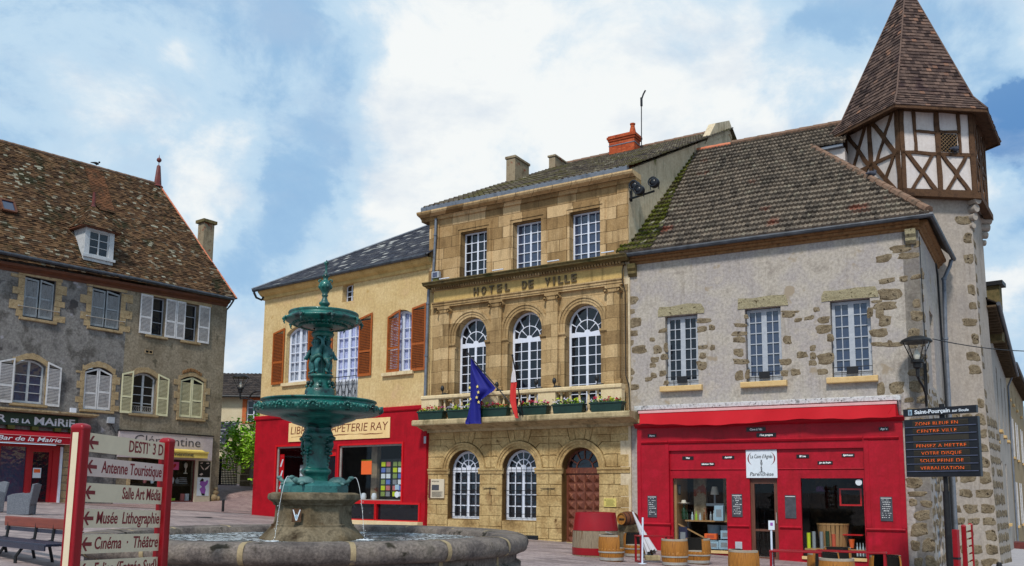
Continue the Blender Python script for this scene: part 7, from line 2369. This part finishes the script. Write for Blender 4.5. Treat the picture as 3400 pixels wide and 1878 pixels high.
# upper drum, figures, upper bowl
dr_ = [(.205, 2.79), (.205, 3.04), (.195, 3.075), (.165, 3.10), (.155, 3.14), (.15, 3.19), (.16, 3.235), (.178, 3.245), (.178, 3.275), (.15, 3.29), (.08, 3.30)]
d_ = MB().lathe(dr_, 48, mod=lambda a, k: 1 + (.04 * abs(cos(2 * a)) if k < 4 else 0), xf=lean)
for k in range(8):
    a = 2 * pi * k / 8 + .2
    d_.ball((.17 * cos(a), .17 * sin(a), 3.16), .03, 7, (1, 1, 1.3), xf=lean).ball((.19 * cos(a), .19 * sin(a), 3.11), .022, 6, xf=lean)
d_.build('drum', 'cast_green', fo, smooth=2)
MB().lathe([(.07, 3.28), (.06, 3.4), (.055, 3.72), (.08, 3.80), (.11, 3.82), (.15, 3.84), (.165, 3.875), (.15, 3.905), (.11, 3.92), (.115, 3.96), (.14, 3.99), (.16, 4.0)], 32, xf=lean).build('stem', 'cast_green', fo, smooth=True)


def skin_mesh(name, pts, edges, radii, root, m, parent, mtx, label=None):
    me = bpy.data.meshes.new(name)
    me.from_pydata(pts, edges, [])
    o = bpy.data.objects.new(name, me); COL.objects.link(o)
    sk = o.modifiers.new('skin', 'SKIN'); sk.use_smooth_shade = True
    for i, q in enumerate(me.skin_vertices[0].data):
        rr = radii[i]; q.radius = rr if hasattr(rr, '__len__') else (rr, rr); q.use_root = (i == root)
    ss = o.modifiers.new('sub', 'SUBSURF'); ss.levels = ss.render_levels = 2
    dg = bpy.context.evaluated_depsgraph_get()
    res = bpy.data.meshes.new_from_object(o.evaluated_get(dg))
    bpy.data.objects.remove(o)
    res.transform(mtx)
    for p in res.polygons: p.use_smooth = True
    res.materials.clear(); res.materials.append(MATS[m])
    d = bpy.data.objects.new(name, res); COL.objects.link(d); d.parent = parent
    return d


def putto(ang, pose):
    """chubby child figure, 0.52 tall, facing +x before turning"""
    P = [(0, 0, .225), (.012, 0, .285), (.0, 0, .355), (0, 0, .395), (.010, 0, .44), (.012, 0, .475)]
    R = [.056, .062, .052, .024, .046, .040]
    E = [(0, 1), (1, 2), (2, 3), (3, 4), (4, 5)]
    def limb(root, pts, rs):
        k = root
        for p, r_ in zip(pts, rs):
            P.append(p); R.append(r_); E.append((k, len(P) - 1)); k = len(P) - 1
    if pose == 0:
        limb(2, [(.0, .062, .36), (.03, .115, .40), (.035, .09, .475), (.03, .02, .505)], [.028, .024, .020, .016])
        limb(2, [(.0, -.062, .355), (-.01, -.12, .29), (.0, -.17, .22), (.01, -.185, .20)], [.028, .023, .018, .014])
        limb(0, [(.0, .036, .205), (.07, .045, .14), (.04, .04, .05), (.08, .045, .014)], [.040, .032, .021, .014])
        limb(0, [(-.0, -.036, .205), (.01, -.05, .12), (-.0, -.045, .035), (.045, -.055, .012)], [.040, .031, .021, .014])
    else:
        limb(2, [(.0, .062, .355), (.03, .10, .28), (.07, .07, .21), (.085, .055, .20)], [.028, .023, .018, .014])
        limb(2, [(.0, -.062, .36), (.0, -.115, .41), (.01, -.10, .485), (.01, -.06, .53)], [.028, .023, .018, .015])
        limb(0, [(.0, .036, .205), (.03, .045, .12), (.01, .045, .035), (.055, .05, .012)], [.040, .031, .021, .014])
        limb(0, [(.0, -.036, .205), (.065, -.05, .135), (.02, -.05, .05), (.06, -.06, .014)], [.040, .031, .021, .014])
    mt_ = Matrix.Translation((FX * 0 + .03, 0, 3.29)) @ Matrix.Rotation(ang, 4, 'Z') @ Matrix.Translation((.105, 0, 0)) @ Matrix.Diagonal((1.12, 1.12, 1.05, 1))
    f = skin_mesh('cherub_figure', P, E, R, 0, 'cast_green_pale', fo, mt_)
    def place(m): return MB().add(m, lambda p: mt_ @ p)
    hair = MB()
    for k in range(16):
        a = 2.4 * k; q = k / 15
        hair.ball((-.004 + .036 * cos(a) * sqrt(1 - (q * .8) ** 2) - .008, .036 * sin(a) * sqrt(1 - (q * .8) ** 2), .462 + .045 * q), .017, 6)
    place(hair).build('hair', 'cast_green', f, smooth=2)
    fc = MB().ball((.056, 0, .447), .008, 6).ball((.047, .017, .458), .006, 6).ball((.047, -.017, .458), .006, 6).ball((.049, 0, .43), .008, 6, (1, 1.5, .6)).ball((.01, .044, .447), .010, 6).ball((.01, -.044, .447), .010, 6)
    place(fc).build('face', 'cast_green_pale', f, smooth=2)
    dp = MB()
    for k in range(10):
        a = -1.4 + 2.8 * k / 9
        dp.ball((.0 + .058 * cos(a), .062 * sin(a), .215 + .03 * sin(a * 1.5)), .022, 6, (1, 1, 1.6))
    place(dp).build('drapery', 'cast_green', f, smooth=2)


for k, a in enumerate((-112, -22, 68, 158)): putto(radians(a), k % 2)
lum = []
for k in range(8):
    a = 2 * pi * k / 8 + radians(24)
    for da, rr, dz, r_ in ((0, .555, 4.075, .026), (0, .575, 4.06, .02), (.06, .545, 4.09, .02), (-.06, .545, 4.09, .02), (0, .56, 4.03, .016), (0, .555, 4.0, .012)):
        lum.append((rr * cos(a + da), rr * sin(a + da), dz, r_, (1, 1, 1)))
for k in range(40):
    a = 2 * pi * k / 40
    for rr, dz, r_ in ((.42, 4.015, .03), (.33, 3.985, .028)):
        lum.append((rr * cos(a + rr * 5), rr * sin(a + rr * 5), dz, r_, (1, 1, .6)))
bowl([(.14, 3.955), (.2, 3.965), (.3, 3.985), (.42, 4.015), (.50, 4.04), (.535, 4.06), (.55, 4.08), (.54, 4.10), (.51, 4.115), (.495, 4.13), (.49, 4.15), (.505, 4.165), (.50, 4.185), (.46, 4.185), (.42, 4.15), (.2, 4.10), (.05, 4.10)], 80, lum, lean, 'upper_bowl')
for k in range(8):
    a = 2 * pi * k / 8 + radians(24)
    MB().tube([(.535 * cos(a), .535 * sin(a), 4.07), (.565 * cos(a), .565 * sin(a), 4.05), (.57 * cos(a), .57 * sin(a), 4.01)], [.020, .016, .010], 7).build('spout', 'cast_green', fo, smooth=True).matrix_local = Matrix.Translation((.05, 0, 0))
fi = [(.052, 4.09), (.055, 4.28), (.06, 4.30), (.078, 4.32), (.078, 4.345), (.052, 4.365), (.048, 4.38), (.036, 4.41), (.033, 4.43), (.045, 4.445), (.045, 4.46), (.036, 4.47), (.055, 4.51), (.085, 4.56), (.092, 4.60), (.082, 4.645), (.055, 4.665), (.036, 4.685), (.034, 4.72), (.055, 4.735), (.056, 4.75), (.035, 4.77), (.028, 4.79), (.015, 4.81), (.017, 4.85), (.016, 4.90), (.034, 4.925), (.036, 4.955), (.016, 4.96), (.006, 4.985)]
fm = MB().lathe(fi, 24, xf=lean)
for s in (-1, 1):
    fm.tube([lean(Vector(p)) for p in ((s * .05, 0, 4.66), (s * .075, 0, 4.69), (s * .098, 0, 4.68), (s * .098, 0, 4.66), (s * .085, 0, 4.655))], .012, 6)
for k in range(7): 
    a = 2 * pi * k / 7
    fm.ball((.082 * cos(a), .082 * sin(a), 4.58), .024, 6, (1, 1, 1.5), xf=lean)
fm.build('finial', 'cast_green', fo, smooth=2)


def turtle(ang_pos, rr, face, jet=True):
    m = Matrix.Translation((rr * cos(ang_pos) + .012, rr * sin(ang_pos), 1.705)) @ Matrix.Rotation(face, 4, 'Z')
    X = lambda p: m @ p
    b = MB().lathe([(.001, .115), (.05, .11), (.095, .085), (.12, .045), (.125, .02), (.10, .012), (.001, .01)], 20, xf=lambda p: m @ Vector((p.x * 1.12, p.y * .92, p.z)))
    b.tube([X(Vector(p)) for p in ((.10, 0, .03), (.155, 0, .05), (.185, 0, .085))], [.032, .028, .032], 8).ball((.20, 0, .10), .033, 8, (1.4, .9, .85), xf=X)
    for sx in (.075, -.085):
        for sy in (-1, 1):
            b.tube([X(Vector(p)) for p in ((sx, sy * .07, .03), (sx + .03, sy * .115, .012), (sx + .06, sy * .125, .006))], [.028, .022, .016], 7)
    b.tube([X(Vector(p)) for p in ((-.12, 0, .02), (-.16, 0, .008))], [.018, .006], 6)
    t_ = b.build('turtle', 'turtle_bronze', fo, smooth=2)
    if not jet: return
    mouth = X(Vector((.24, 0, .10)))
    d = (m.to_3x3() @ Vector((1, 0, 0)))
    pts = [mouth + d * (.62 * t) * .62 + Vector((0, 0, .45 * t - 4.9 * t * t)) for t in [k * .027 for k in range(18)]]
    pts = [p for p in pts if p.z > .93]
    MB().tube(pts, [.0048 - .0026 * k / len(pts) for k in range(len(pts))], 6).build('water_jet', 'jet_water', fo, smooth=True)
    dr = MB()
    q = random.Random(int(face * 100))
    for k in range(20):
        p = pts[-1 - (k % 6)] + Vector((q.gauss(0, .012), q.gauss(0, .012), q.gauss(0, .03)))
        dr.ball(p, .006, 5)
    dr.build('water_drops', 'jet_water', fo, smooth=2)
    sp = MB()
    p0 = pts[-1]
    for k in range(26):
        a = q.uniform(0, 2 * pi); r_ = abs(q.gauss(0, .09))
        sp.ball((p0.x + r_ * cos(a), p0.y + r_ * sin(a), .948), q.uniform(.008, .022), 6, (1.6, 1.6, .4))
    sp.build('water_foam', 'sign_white', fo, smooth=2)


turtle(radians(-3), .32, radians(-6)); turtle(radians(258), .33, radians(222)); turtle(radians(87), .32, radians(84), False); turtle(radians(177), .32, radians(174), False)

# ================================================================== direction sign
A_, B_ = Vector((-3.70, 7.5, 0)), Vector((-3.385, 8.6, 0))
ds = thing('direction_sign', 'tall direction sign with red posts and cream boards beside the fountain', 'sign', A_, atan2(B_.y - A_.y, B_.x - A_.x))
SL = (B_ - A_).length
drop = -.035 / SL
g0 = gz(*A_.xy)
tiltpost = Matrix.Rotation(radians(-.8), 4, 'Y')


def sign_post(parent, x, top, wdt, dep, red, stripe=True, zb=0.0, tilt=.0):
    m = MB()
    pr = [(wdt / 2 * cos(a), dep / 2 * sin(a)) for a in [2 * pi * k / 24 for k in range(24)]]
    sqp = [(math.copysign(abs(cos(a)) ** .35, cos(a)) * wdt / 2, math.copysign(abs(sin(a)) ** .35, sin(a)) * dep / 2) for a in [2 * pi * k / 32 + .02 for k in range(32)]]
    lv = [(1, zb), (1, top - .05), (1.06, top - .045), (1.06, top - .025), (.9, top - .008), (.55, top + .004), (.05, top + .008)]
    rings = [[m.vert((x + tilt * (top - z) + px_ * k, py_ * k, z)) for px_, py_ in sqp] for k, z in lv]
    for a, b in zip(rings, rings[1:]):
        for j in range(32): m.idx((a[j], a[(j + 1) % 32], b[(j + 1) % 32], b[j]))
    po = m.build('post', red, parent, smooth=True)
    return po


lp = sign_post(ds, 0, 2.165, .11, .13, 'wine_red', zb=g0, tilt=-.012)
st_ = MB().box(-.03, .022, .0, .0, 0, 0)
s_ = MB()
s_.face([(-.058 - .012 * (2.1 - g0), -.03, g0), (-.058 - .012 * (2.1 - g0), .03, g0), (-.058, .03, 2.09), (-.058, -.03, 2.09)])
s_.build('stripe', 'board_cream', lp, fix=False)
s_ = MB(); s_.face([(-.058 - .012 * (2.1 - g0), .030, g0), (-.058 - .012 * (2.1 - g0), .036, g0), (-.058, .036, 2.09), (-.058, .030, 2.09)])
rp = sign_post(ds, SL, 2.115, .10, .12, 'wine_red', zb=g0, tilt=-.006)
texts = [("DESTI` 3 D", .52, .975, 'board_cream', .02, 0), ('Antenne Touristique', .20, .97, 'board_rose', .10, 0), ('Salle Art Média', .47, .975, 'board_cream', .08, 0), ('Musée  Lithographie', .18, .975, 'board_cream', .16, 0), ('Cınéma  ·  Théâtre', .18, .975, 'board_cream', .16, 0), ('Eglise (Entrée Sud)', .19, .97, 'board_cream', .16, 0)]
zs = [2.10, 1.89, 1.668, 1.446, 1.226, 1.005]
for (tx, a, b, m_, shr, _), zt in zip(texts, zs):
    x0, x1 = .05, SL - .045
    h = .163
    f = lambda p: Vector((p.x, p.y, p.z + drop * p.x))
    bd = MB().add(B(x0, x1, -.012, .012, zt - h, zt), f).build('board', m_, ds)
    W = x1 - x0
    g = MB().add(txt(tx, .150, W * (b - a), shr, .001, bold=.0018), shift(x0 + W * a, -.0135, zt - h + .038))
    ax, az = x0 + W * .035, zt - h * .5
    ar = MB()
    ar.plate([(0, 0), (.045, .058), (.066, .058), (.036, .016), (.115, .016), (.115, -.016), (.036, -.016), (.066, -.058), (.045, -.058)], (), -.0145, .002)
    g.add(ar, shift(ax, 0, az))
    MB().add(g, f).build('lettering', 'letter_red', bd, fix=False)
    MB().add(B(x1 - .03, x1 + .0, .012, .03, zt - h + .03, zt - .03), f).build('bracket', 'hoop_steel', bd)

# second sign and post by the tower
d2 = thing('direction_sign', 'low direction sign with red posts seen edge-on near the tower foot', 'sign', (9.22, 18.0, 0), atan2(1.0, .66))
for x in (0, 1.2): sign_post(d2, x, 1.06, .08, .09, 'wine_red', zb=gz(9.5, 18) - .05)
for k in range(7): B(.04, 1.16, -.012, .012, .93 - .155 * k, 1.06 - .155 * k - .02).build('board', 'board_cream', d2)
t = thing('red_post', 'short square red post beside the black pole of the message board', 'post', (8.80, 17.5, gz(8.8, 17)), .6)
B(-.05, .05, -.05, .05, 0, 1.2).build('post', 'wine_red', t, bevel=.01)
B(-.055, .055, -.055, .055, .62, .66).build('collar', 'panel_black', t)
def bollard(x, y, h, rr, label):
    t = thing('bollard', label, 'bollard', (x, y, gz(x, y)), 0)
    MB().lathe([(rr, 0), (rr, h * .93), (rr * .9, h * .97), (.001, h)], 14).build('post', 'iron', t, smooth=True)
    MB().lathe([(rr * 1.12, h * .80), (rr * 1.12, h * .86)], 14).build('ring', 'iron', t)


bollard(-12.3, 37.7, .55, .055, 'short black bollard at the mouth of the lane'); bollard(11.0, 20.0, .5, .055, 'short black bollard at the corner of the side street')

# electronic message board
ang = radians(-48.8)
mbd = thing('message_board', 'black electronic message board with orange text on a black pole', 'message board', (9.86, 20.0, gz(9.9, 20)), ang)
zg = gz(9.9, 20)
B(-.82, .82, -.07, .07, 2.08 - zg, 3.42 - zg).build('display', 'panel_black', mbd, bevel=.01)
hd = B(-.84, .80, -.05, .05, 3.50 - zg, 3.67 - zg).build('header', 'panel_black', mbd)
g = MB().add(txt('Saint-Pourçain', .125, .80, 0, .002, bold=.0035), shift(-.57, -.053, 3.545 - zg)).add(txt('sur Sioule', .085, .36, 0, .002, bold=.002), shift(.28, -.053, 3.545 - zg))
g.build('lettering', 'sign_white', hd)
e = B(-.72, -.63, -.054, -.05, 3.52 - zg, 3.65 - zg).build('emblem', 'pale_blue_card', hd)
g = MB().box(-.70, -.685, -.056, -.0545, 3.53 - zg, 3.64 - zg).box(-.665, -.65, -.056, -.0545, 3.53 - zg, 3.62 - zg).box(-.69, -.66, -.056, -.0545, 3.57 - zg, 3.59 - zg)
g.build('emblem_mark', 'navy', hd)
rows = ['ZONE BLEUE EN', 'CENTRE VILLE', '', 'PENSEZ A METTRE', 'VOTRE DISQUE', 'SOUS PEINE DE', 'VERBALISATION']
for k, tx in enumerate(rows):
    zt = 3.39 - k * .171 - zg
    B(-.62, .62, -.078, -.07, zt - .135, zt - .015).build('text_row', 'led_off', mbd)
    B(-.79, .79, -.095, -.07, zt - .165, zt - .15).build('row_bar', 'panel_bar', mbd)
    if tx:
        o = txt(tx, .105, .074 * len(tx), 0, .001, bold=-.0012, spacing=1.1, align='CENTER')
        MB().add(o, shift(-.08 if k < 2 else 0, -.081, zt - .12)).build('led_text', 'led_amber', mbd)
        for q in range(4): B(-.61, .61, -.0835, -.0825, zt - .117 + q * .022, zt - .110 + q * .022).build('row_mask', 'led_off', mbd)
MB().tube([(0, .08, 2.1 - zg), (0, .08, 3.75 - zg)], .06, 12).tube([(0, .08, 2.1 - zg), (0, .08, 1.75 - zg)], .05, 12).tube([(0, .08, 1.75 - zg), (0, .08, -.2)], .075, 12).build('pole', 'iron', mbd, smooth=True)

# street lamps
def lamp(F, u, w, v, arm, label, scale=1.0):
    t = F.thing('street_lamp', label, 'street lamp', u, w, v)
    s = scale
    MB().lathe([(.39 * s, .50 * s), (.36 * s, .55 * s), (.2 * s, .63 * s), (.001, .66 * s)], 28).lathe([(.385 * s, .50 * s), (.385 * s, .48 * s), (.30 * s, .485 * s), (.001, .53 * s)], 28).build('canopy', 'iron', t, smooth=True)
    MB().lathe([(.12 * s, .02 * s), (.2 * s, .16 * s), (.31 * s, .485 * s)], 24).build('glass', 'thin_glass', t, smooth=True)
    for k in range(4):
        a = 2 * pi * k / 4 + .6
        MB().tube([(.13 * s * cos(a), .13 * s * sin(a), .0), (.22 * s * cos(a), .22 * s * sin(a), .17 * s), (.37 * s * cos(a), .37 * s * sin(a), .49 * s)], .014 * s, 6).build('stay', 'iron', t, smooth=True)
    MB().lathe([(.05 * s, .02 * s), (.085 * s, .1 * s), (.085 * s, .16 * s), (.02 * s, .3 * s), (.001, .31 * s)], 12).build('bulb', 'lamp_cloth', t, smooth=True)
    MB().lathe([(.045 * s, -.42 * s), (.05 * s, -.22 * s), (.10 * s, -.18 * s), (.11 * s, -.06 * s), (.16 * s, -.05 * s), (.16 * s, .02 * s), (.001, .03 * s)], 18).build('socket', 'iron', t, smooth=True)
    b = MB()
    for q in arm: b.tube(q, .032 * s, 8)
    b.build('bracket', 'iron', t, smooth=True)
    return t


lamp(YE, -10.55, -.25, 5.98, [[(0, 0, -.4), (0, 0, -.46), (.25, .05, -.44), (.6, .15, -.52), (.9, .25, -.7), (1.05, .3, -.85)], [(.42, .1, -.46), (.6, .15, -.25), (.85, .2, -.16), (1.06, .3, -.17)], [(1.06, .3, .0), (1.06, .3, -.95)]], 'black bracket lamp on the left corner of the yellow house', .92)
lamp(RH, 4.16, -.60, 5.14, [[(0, 0, -.4), (.02, .05, -.5), (.10, .3, -.65), (.14, .5, -.85), (.14, .57, -1.1)], [(.14, .58, .0), (.14, .58, -1.15)]], 'black bracket lamp on the street corner of the pale corner house', 1.0)
a, b = RH.world(4.55, -.5, 5.7), Vector((22.0, 29.0, 7.4))
pts = []
for k in range(25):
    q = k / 24; p = a.lerp(b, q); p.z -= 1.1 * 4 * q * (1 - q) * .5; pts.append(p)
tag(MB().tube(pts, .014, 5).build('overhead_wire', 'iron', None, smooth=True), 'thin overhead wire running from the corner lamp across the side street', 'wire')

# ================================================================== terrace of the wine shop
def cask(name, label, x, y, kind, face=0.0, h=.60, group='cut cask seats on the terrace', z=None, body='cask_oak'):
    t = thing(name, label, 'cask seat', (x, y, gz(x, y) if z is None else z), face, group)
    R = lambda q: (.255 + .055 * (1 - (2 * q * .62 - .75) ** 2 / .6)) if True else .3
    prof = lambda z0, z1, n=9: [(R(z0 + (z1 - z0) * k / n), (z0 + (z1 - z0) * k / n) * h) for k in range(n + 1)]
    lo = .50 if kind == 'cut' else 1.0
    a0, a1 = radians(62), radians(298)
    groove = lambda a, k: 1 - .012 * (abs(sin(a * 10)) ** 12)
    m = MB().lathe(prof(0, lo), 60, mod=groove)
    if kind == 'cut': m.lathe(prof(lo, 1.0), 40, mod=groove, a0=a0, a1=a1)
    # stave ends and lining
    rim = lambda q, w_=.026: [(R(q), q * h), (R(q) - w_, q * h)]
    if kind == 'cut':
        m.lathe(rim(lo), 60); m.lathe(rim(1.0), 40, a0=a0, a1=a1)
        for a in (a0, a1):
            for k in range(6):
                q0, q1 = lo + (1 - lo) * k / 6, lo + (1 - lo) * (k + 1) / 6
                m.face([(R(q0) * cos(a), R(q0) * sin(a), q0 * h), ((R(q0) - .026) * cos(a), (R(q0) - .026) * sin(a), q0 * h), ((R(q1) - .026) * cos(a), (R(q1) - .026) * sin(a), q1 * h), (R(q1) * cos(a), R(q1) * sin(a), q1 * h)])
    else:
        m.lathe(rim(1.0), 60)
    m.build('staves', body, t, smooth=True)
    ln = MB().lathe([(R(lo * .5 + 0) - .027, lo * h * .5), (R(lo) - .027, lo * h)], 40)
    if kind == 'cut': ln.lathe([(R(q) - .027, q * h) for q in (lo, lo + .2, 1.0)], 40, a0=a0, a1=a1)
    ln.build('lining', 'cask_lining', t, smooth=True)
    for q, w_ in ((.10, .065), (.36, .032)):
        MB().lathe([(R(q) + .002, q * h - w_ / 2), (R(q) + .009, q * h - w_ / 2), (R(q) + .009, q * h + w_ / 2), (R(q) + .002, q * h + w_ / 2)], 48).build('hoop', 'hoop_steel', t, smooth=True)
    MB().lathe([(.001, .47 * h), (R(.47) - .03, .47 * h), (R(.47) - .03, .51 * h), (.001, .53 * h)], 32).build('seat', 'seat_cushion', t, smooth=True)
    if kind == 'cut':
        MB().lathe([(R(1.0) - .028, h - .035), (R(1.0) + .008, h - .035), (R(1.0) + .010, h + .008), (R(1.0) - .028, h + .010)], 40, a0=a0 + .12, a1=a1 - .12).build('back_pad', 'seat_cushion', t, smooth=True)
    return t


cask('cask_seat', 'cut oak cask seat right in front of the large red-topped vat', 2.36, 20.72, 'cut', 0.05)
cask('cask_seat', 'cut oak cask seat under the small barrel, behind the red table', 3.2, 22.75, 'cut', radians(-95))
cask('cask_seat', 'uncut looking oak cask seat with its back turned right of the red table', 3.75, 20.28, 'cut', radians(92))
cask('cask_seat', 'cut oak cask seat with dark hollow below the lamp window', 4.52, 21.40, 'cut', radians(215))
cask('cask_seat', 'cut oak cask seat in front of the grey meter box', 4.48, 17.0, 'cut', radians(20))
cask('cask_seat', 'cut oak cask seat behind the red table nearest the shop door', 6.2, 17.6, 'cut', radians(-80))
cask('cask_seat', 'cut oak cask seat turned away between the two right-hand red tables', 5.80, 15.8, 'cut', radians(80))
cask('cask_seat', 'cut oak cask seat under the row of four small bottles', 7.55, 20.5, 'cut', radians(-110))
cask('cask_seat', 'cut oak cask seat at the far right end of the terrace', 7.55, 17.9, 'cut', radians(-100))

t = thing('wine_vat', 'large old wooden vat with broad red painted top beside the town hall door', 'vat', (2.12, 22.15, gz(2.1, 22)))
vr = lambda z: .575 - .075 * (z / 1.08) + .03 * sin(pi * min(1, z / 1.08))
vp = lambda a, b, d=0: [(vr(a + (b - a) * k / 6) + d, a + (b - a) * k / 6) for k in range(7)]
MB().lathe(vp(0, 1.08), 64, mod=lambda a, k: 1 - .01 * (abs(sin(a * 13)) ** 14)).build('staves', 'cask_grey', t, smooth=True)
MB().lathe([(vr(.64), .64)] + vp(.64, 1.08, .006) + [(.44, 1.085), (.44, 1.04), (.001, 1.04)], 64).build('red_band', 'wine_red', t, smooth=True)
MB().lathe(vp(.05, .22, .006), 64).build('red_foot', 'wine_red', t, smooth=True)
MB().bar((.2, -.62, .62), (.52, -.42, .50), .05, .025).build('bung_stick', 'hoop_steel', t)

t = thing('barrel_stand', 'squared stone block carrying the small dark barrel', 'stone block', (3.12, 23.5, gz(3.1, 23)), .5)
B(-.2, .2, -.2, .2, 0, .80).build('block', 'pedestal_stone', t, bevel=.03)
t = thing('small_barrel', 'small dark barrel lying on a stone block by the wine shop corner', 'barrel', (3.10, 23.4, .98), 0)
ax = Matrix.Rotation(radians(41), 4, 'Z')
br = lambda q: .15 + .045 * sin(pi * q)
X = lambda p: ax @ Vector((p.z - .26, p.x, p.y))
MB().lathe([(br(k / 10), .52 * k / 10) for k in range(11)], 36, xf=X).build('staves', 'cask_dark', t, smooth=True)
MB().lathe([(.001, .025), (br(0) - .015, .025), (br(0) - .015, -.002), (br(0) + .002, -.004)], 36, xf=X).build('head', 'cask_oak', t, smooth=True)
for q in (.06, .3, .7, .94): MB().lathe([(br(q) + .004, .52 * q - .012), (br(q) + .004, .52 * q + .012)], 36, xf=X).build('hoop', 'iron', t, smooth=True)
MB().add(B(-.09, .09, -.012, .012, -.006, .022), X).build('slot', 'cask_lining', t)


def table(label, x, y, ang, L, W, H=.64):
    t = thing('terrace_table', label, 'table', (x, y, gz(x, y)), ang, 'red metal terrace tables')
    B(-L / 2, L / 2, -W / 2, W / 2, H - .03, H).build('tabletop', 'wine_red', t, bevel=.006)
    for sx in (-1, 1):
        for sy in (-1, 1):
            cx, cy = sx * (L / 2 - .03), sy * (W / 2 - .03)
            B(cx - .022, cx + .022, cy - .022, cy + .022, 0, H - .03).build('leg', 'wine_red', t)
        B(sx * (L / 2 - .03) - .018, sx * (L / 2 - .03) + .018, -W / 2 + .05, W / 2 - .05, .03, .065).build('foot_rail', 'wine_red', t)


table('small red metal table beside the white pole and folded parasol', 3.35, 20.75, radians(8), .80, .50)
table('red metal table in front of the shop door', 5.50, 17.1, radians(-22), .95, .50)
table('longest red metal table in front of the right shop window', 6.98, 18.2, radians(-26), 1.35, .42)
t = thing('white_pole', 'slim bare white pole standing at the corner of the small red table', 'pole', (3.02, 20.35, gz(3, 20)), 0)
MB().tube([(0, 0, 0), (.02, 0, 1.05)], .022, 10).lathe([(.1, 0), (.1, .012), (.02, .02)], 14).build('pole', 'pole_white', t, smooth=True)
t = thing('menu_stand', 'white pole stand with a small menu card in front of the shop door', 'menu stand', (5.08, 17.25, gz(5, 17)), .0)
MB().tube([(0, 0, 0), (0, 0, 1.08)], .02, 10).lathe([(.12, 0), (.12, .012), (.02, .02)], 14).build('pole', 'pole_white', t, smooth=True)
B(-.06, .06, -.03, -.022, 1.0, 1.18).build('card', 'sign_white', t); B(-.025, .025, -.034, -.031, 1.08, 1.14).build('card_print', 'violet', t)
t = thing('folded_parasol', 'folded white parasol leaning beside the small red table', 'parasol', (3.40, 21.7, gz(3.4, 21.6) + .1), 0)
m = MB()
a, b = Vector((-.30, .75, 1.05)), Vector((.05, 0, .08))
rings = []
dv = (b - a).normalized(); xx = dv.cross(Vector((0, 0, 1))).normalized(); yy = xx.cross(dv).normalized()
for k in range(13):
    q = k / 12; p = a.lerp(b, q); r_ = .02 + .105 * q ** 1.2
    rings.append([m.vert(p + (xx * cos(2 * pi * j / 48) + yy * sin(2 * pi * j / 48)) * r_ * (1 + .22 * q * sin(8 * 2 * pi * j / 48))) for j in range(48)])
for r0, r1 in zip(rings, rings[1:]):
    for j in range(48): m.idx((r0[j], r0[(j + 1) % 48], r1[(j + 1) % 48], r1[j]))
m.build('cloth', 'parasol_cloth', t, smooth=2)
MB().tube([a - dv * .06, b + dv * .02], .014, 8).build('pole', 'cask_dark', t)
MB().box(-.1, .25, -.1, .15, -.1, .02).build('foot', 'slab_stone', t, bevel=.02)

# bench
bn = thing('bench', 'park bench with red-brown back rail and dark slatted seat behind the direction sign', 'bench', (-6.50, 12.85, 0), radians(-40.5))
zb = .43
B(-2.9, .0, .25, .30, zb + .57, zb + .73).build('backrest', 'bench_wood', bn, bevel=.015)
B(-2.9, .0, .27, .31, zb + .50, zb + .56).build('back_rail', 'bench_sky_tint', bn)
for k in range(4): B(-2.9, .0, -.22 + .105 * k, -.13 + .105 * k, zb + .36, zb + .40).build('seat_slat', 'bench_sky_tint', bn, bevel=.008)
B(-2.9, 0, -.24, -.22, zb + .30, zb + .38).build('seat_edge', 'bench_sky_tint', bn)
for x in (-2.75, -1.62, -.95):
    MB().tube([(x, .28, zb + .70), (x, .25, zb + .40), (x, .05, zb + .34), (x, -.16, zb + .32), (x, -.26, zb + .18), (x, -.25, zb - .02)], .026, 8).tube([(x, .2, zb + .38), (x, .30, zb - .02)], .024, 8).build('leg', 'iron', bn, smooth=True)
# wicker armchairs
def armchair(label, x, y, face):
    t = thing('armchair', label, 'armchair', (x, y, gz(x, y)), face, 'grey wicker armchairs outside the bar')
    B(-.30, .30, -.30, .28, .0, .40).build('base', 'wicker', t, bevel=.03)
    B(-.24, .24, -.29, .2, .40, .47).build('cushion', 'wicker', t, bevel=.02)
    for s in (-1, 1):
        m = MB().plate([(-.31, 0), (.30, 0), (.32, .60), (.1, .66), (-.2, .62), (-.33, .56)], (), 0, .075)
        MB().add(m, lambda p, s=s: Vector((s * .34 + (p.y if s < 0 else -p.y) * 1.0, p.x, p.z))).build('arm', 'wicker', t, bevel=.015)
    m = MB().plate([(-.32, .3), (.32, .3), (.36, .92), (0, .95), (-.36, .92)], (), 0, .07)
    MB().add(m, lambda p: Vector((p.x, .24 + p.y + (p.z - .3) * .16, p.z))).build('backrest', 'wicker', t, bevel=.015)


armchair('grey wicker armchair nearest the direction sign, outside the bar', -14.9, 26.9, radians(-78))
armchair('grey wicker armchair at the left edge of the picture, outside the bar', -16.2, 27.4, radians(-40))

t = thing('manhole_cover', 'dark round manhole cover in the paving between the sign and the lane', 'manhole cover', (-11.0, 31.5, gz(-11, 31.5) + .004), 0)
MB().lathe([(.001, .006), (.34, .006), (.36, .0)], 28).build('cover', 'iron', t)
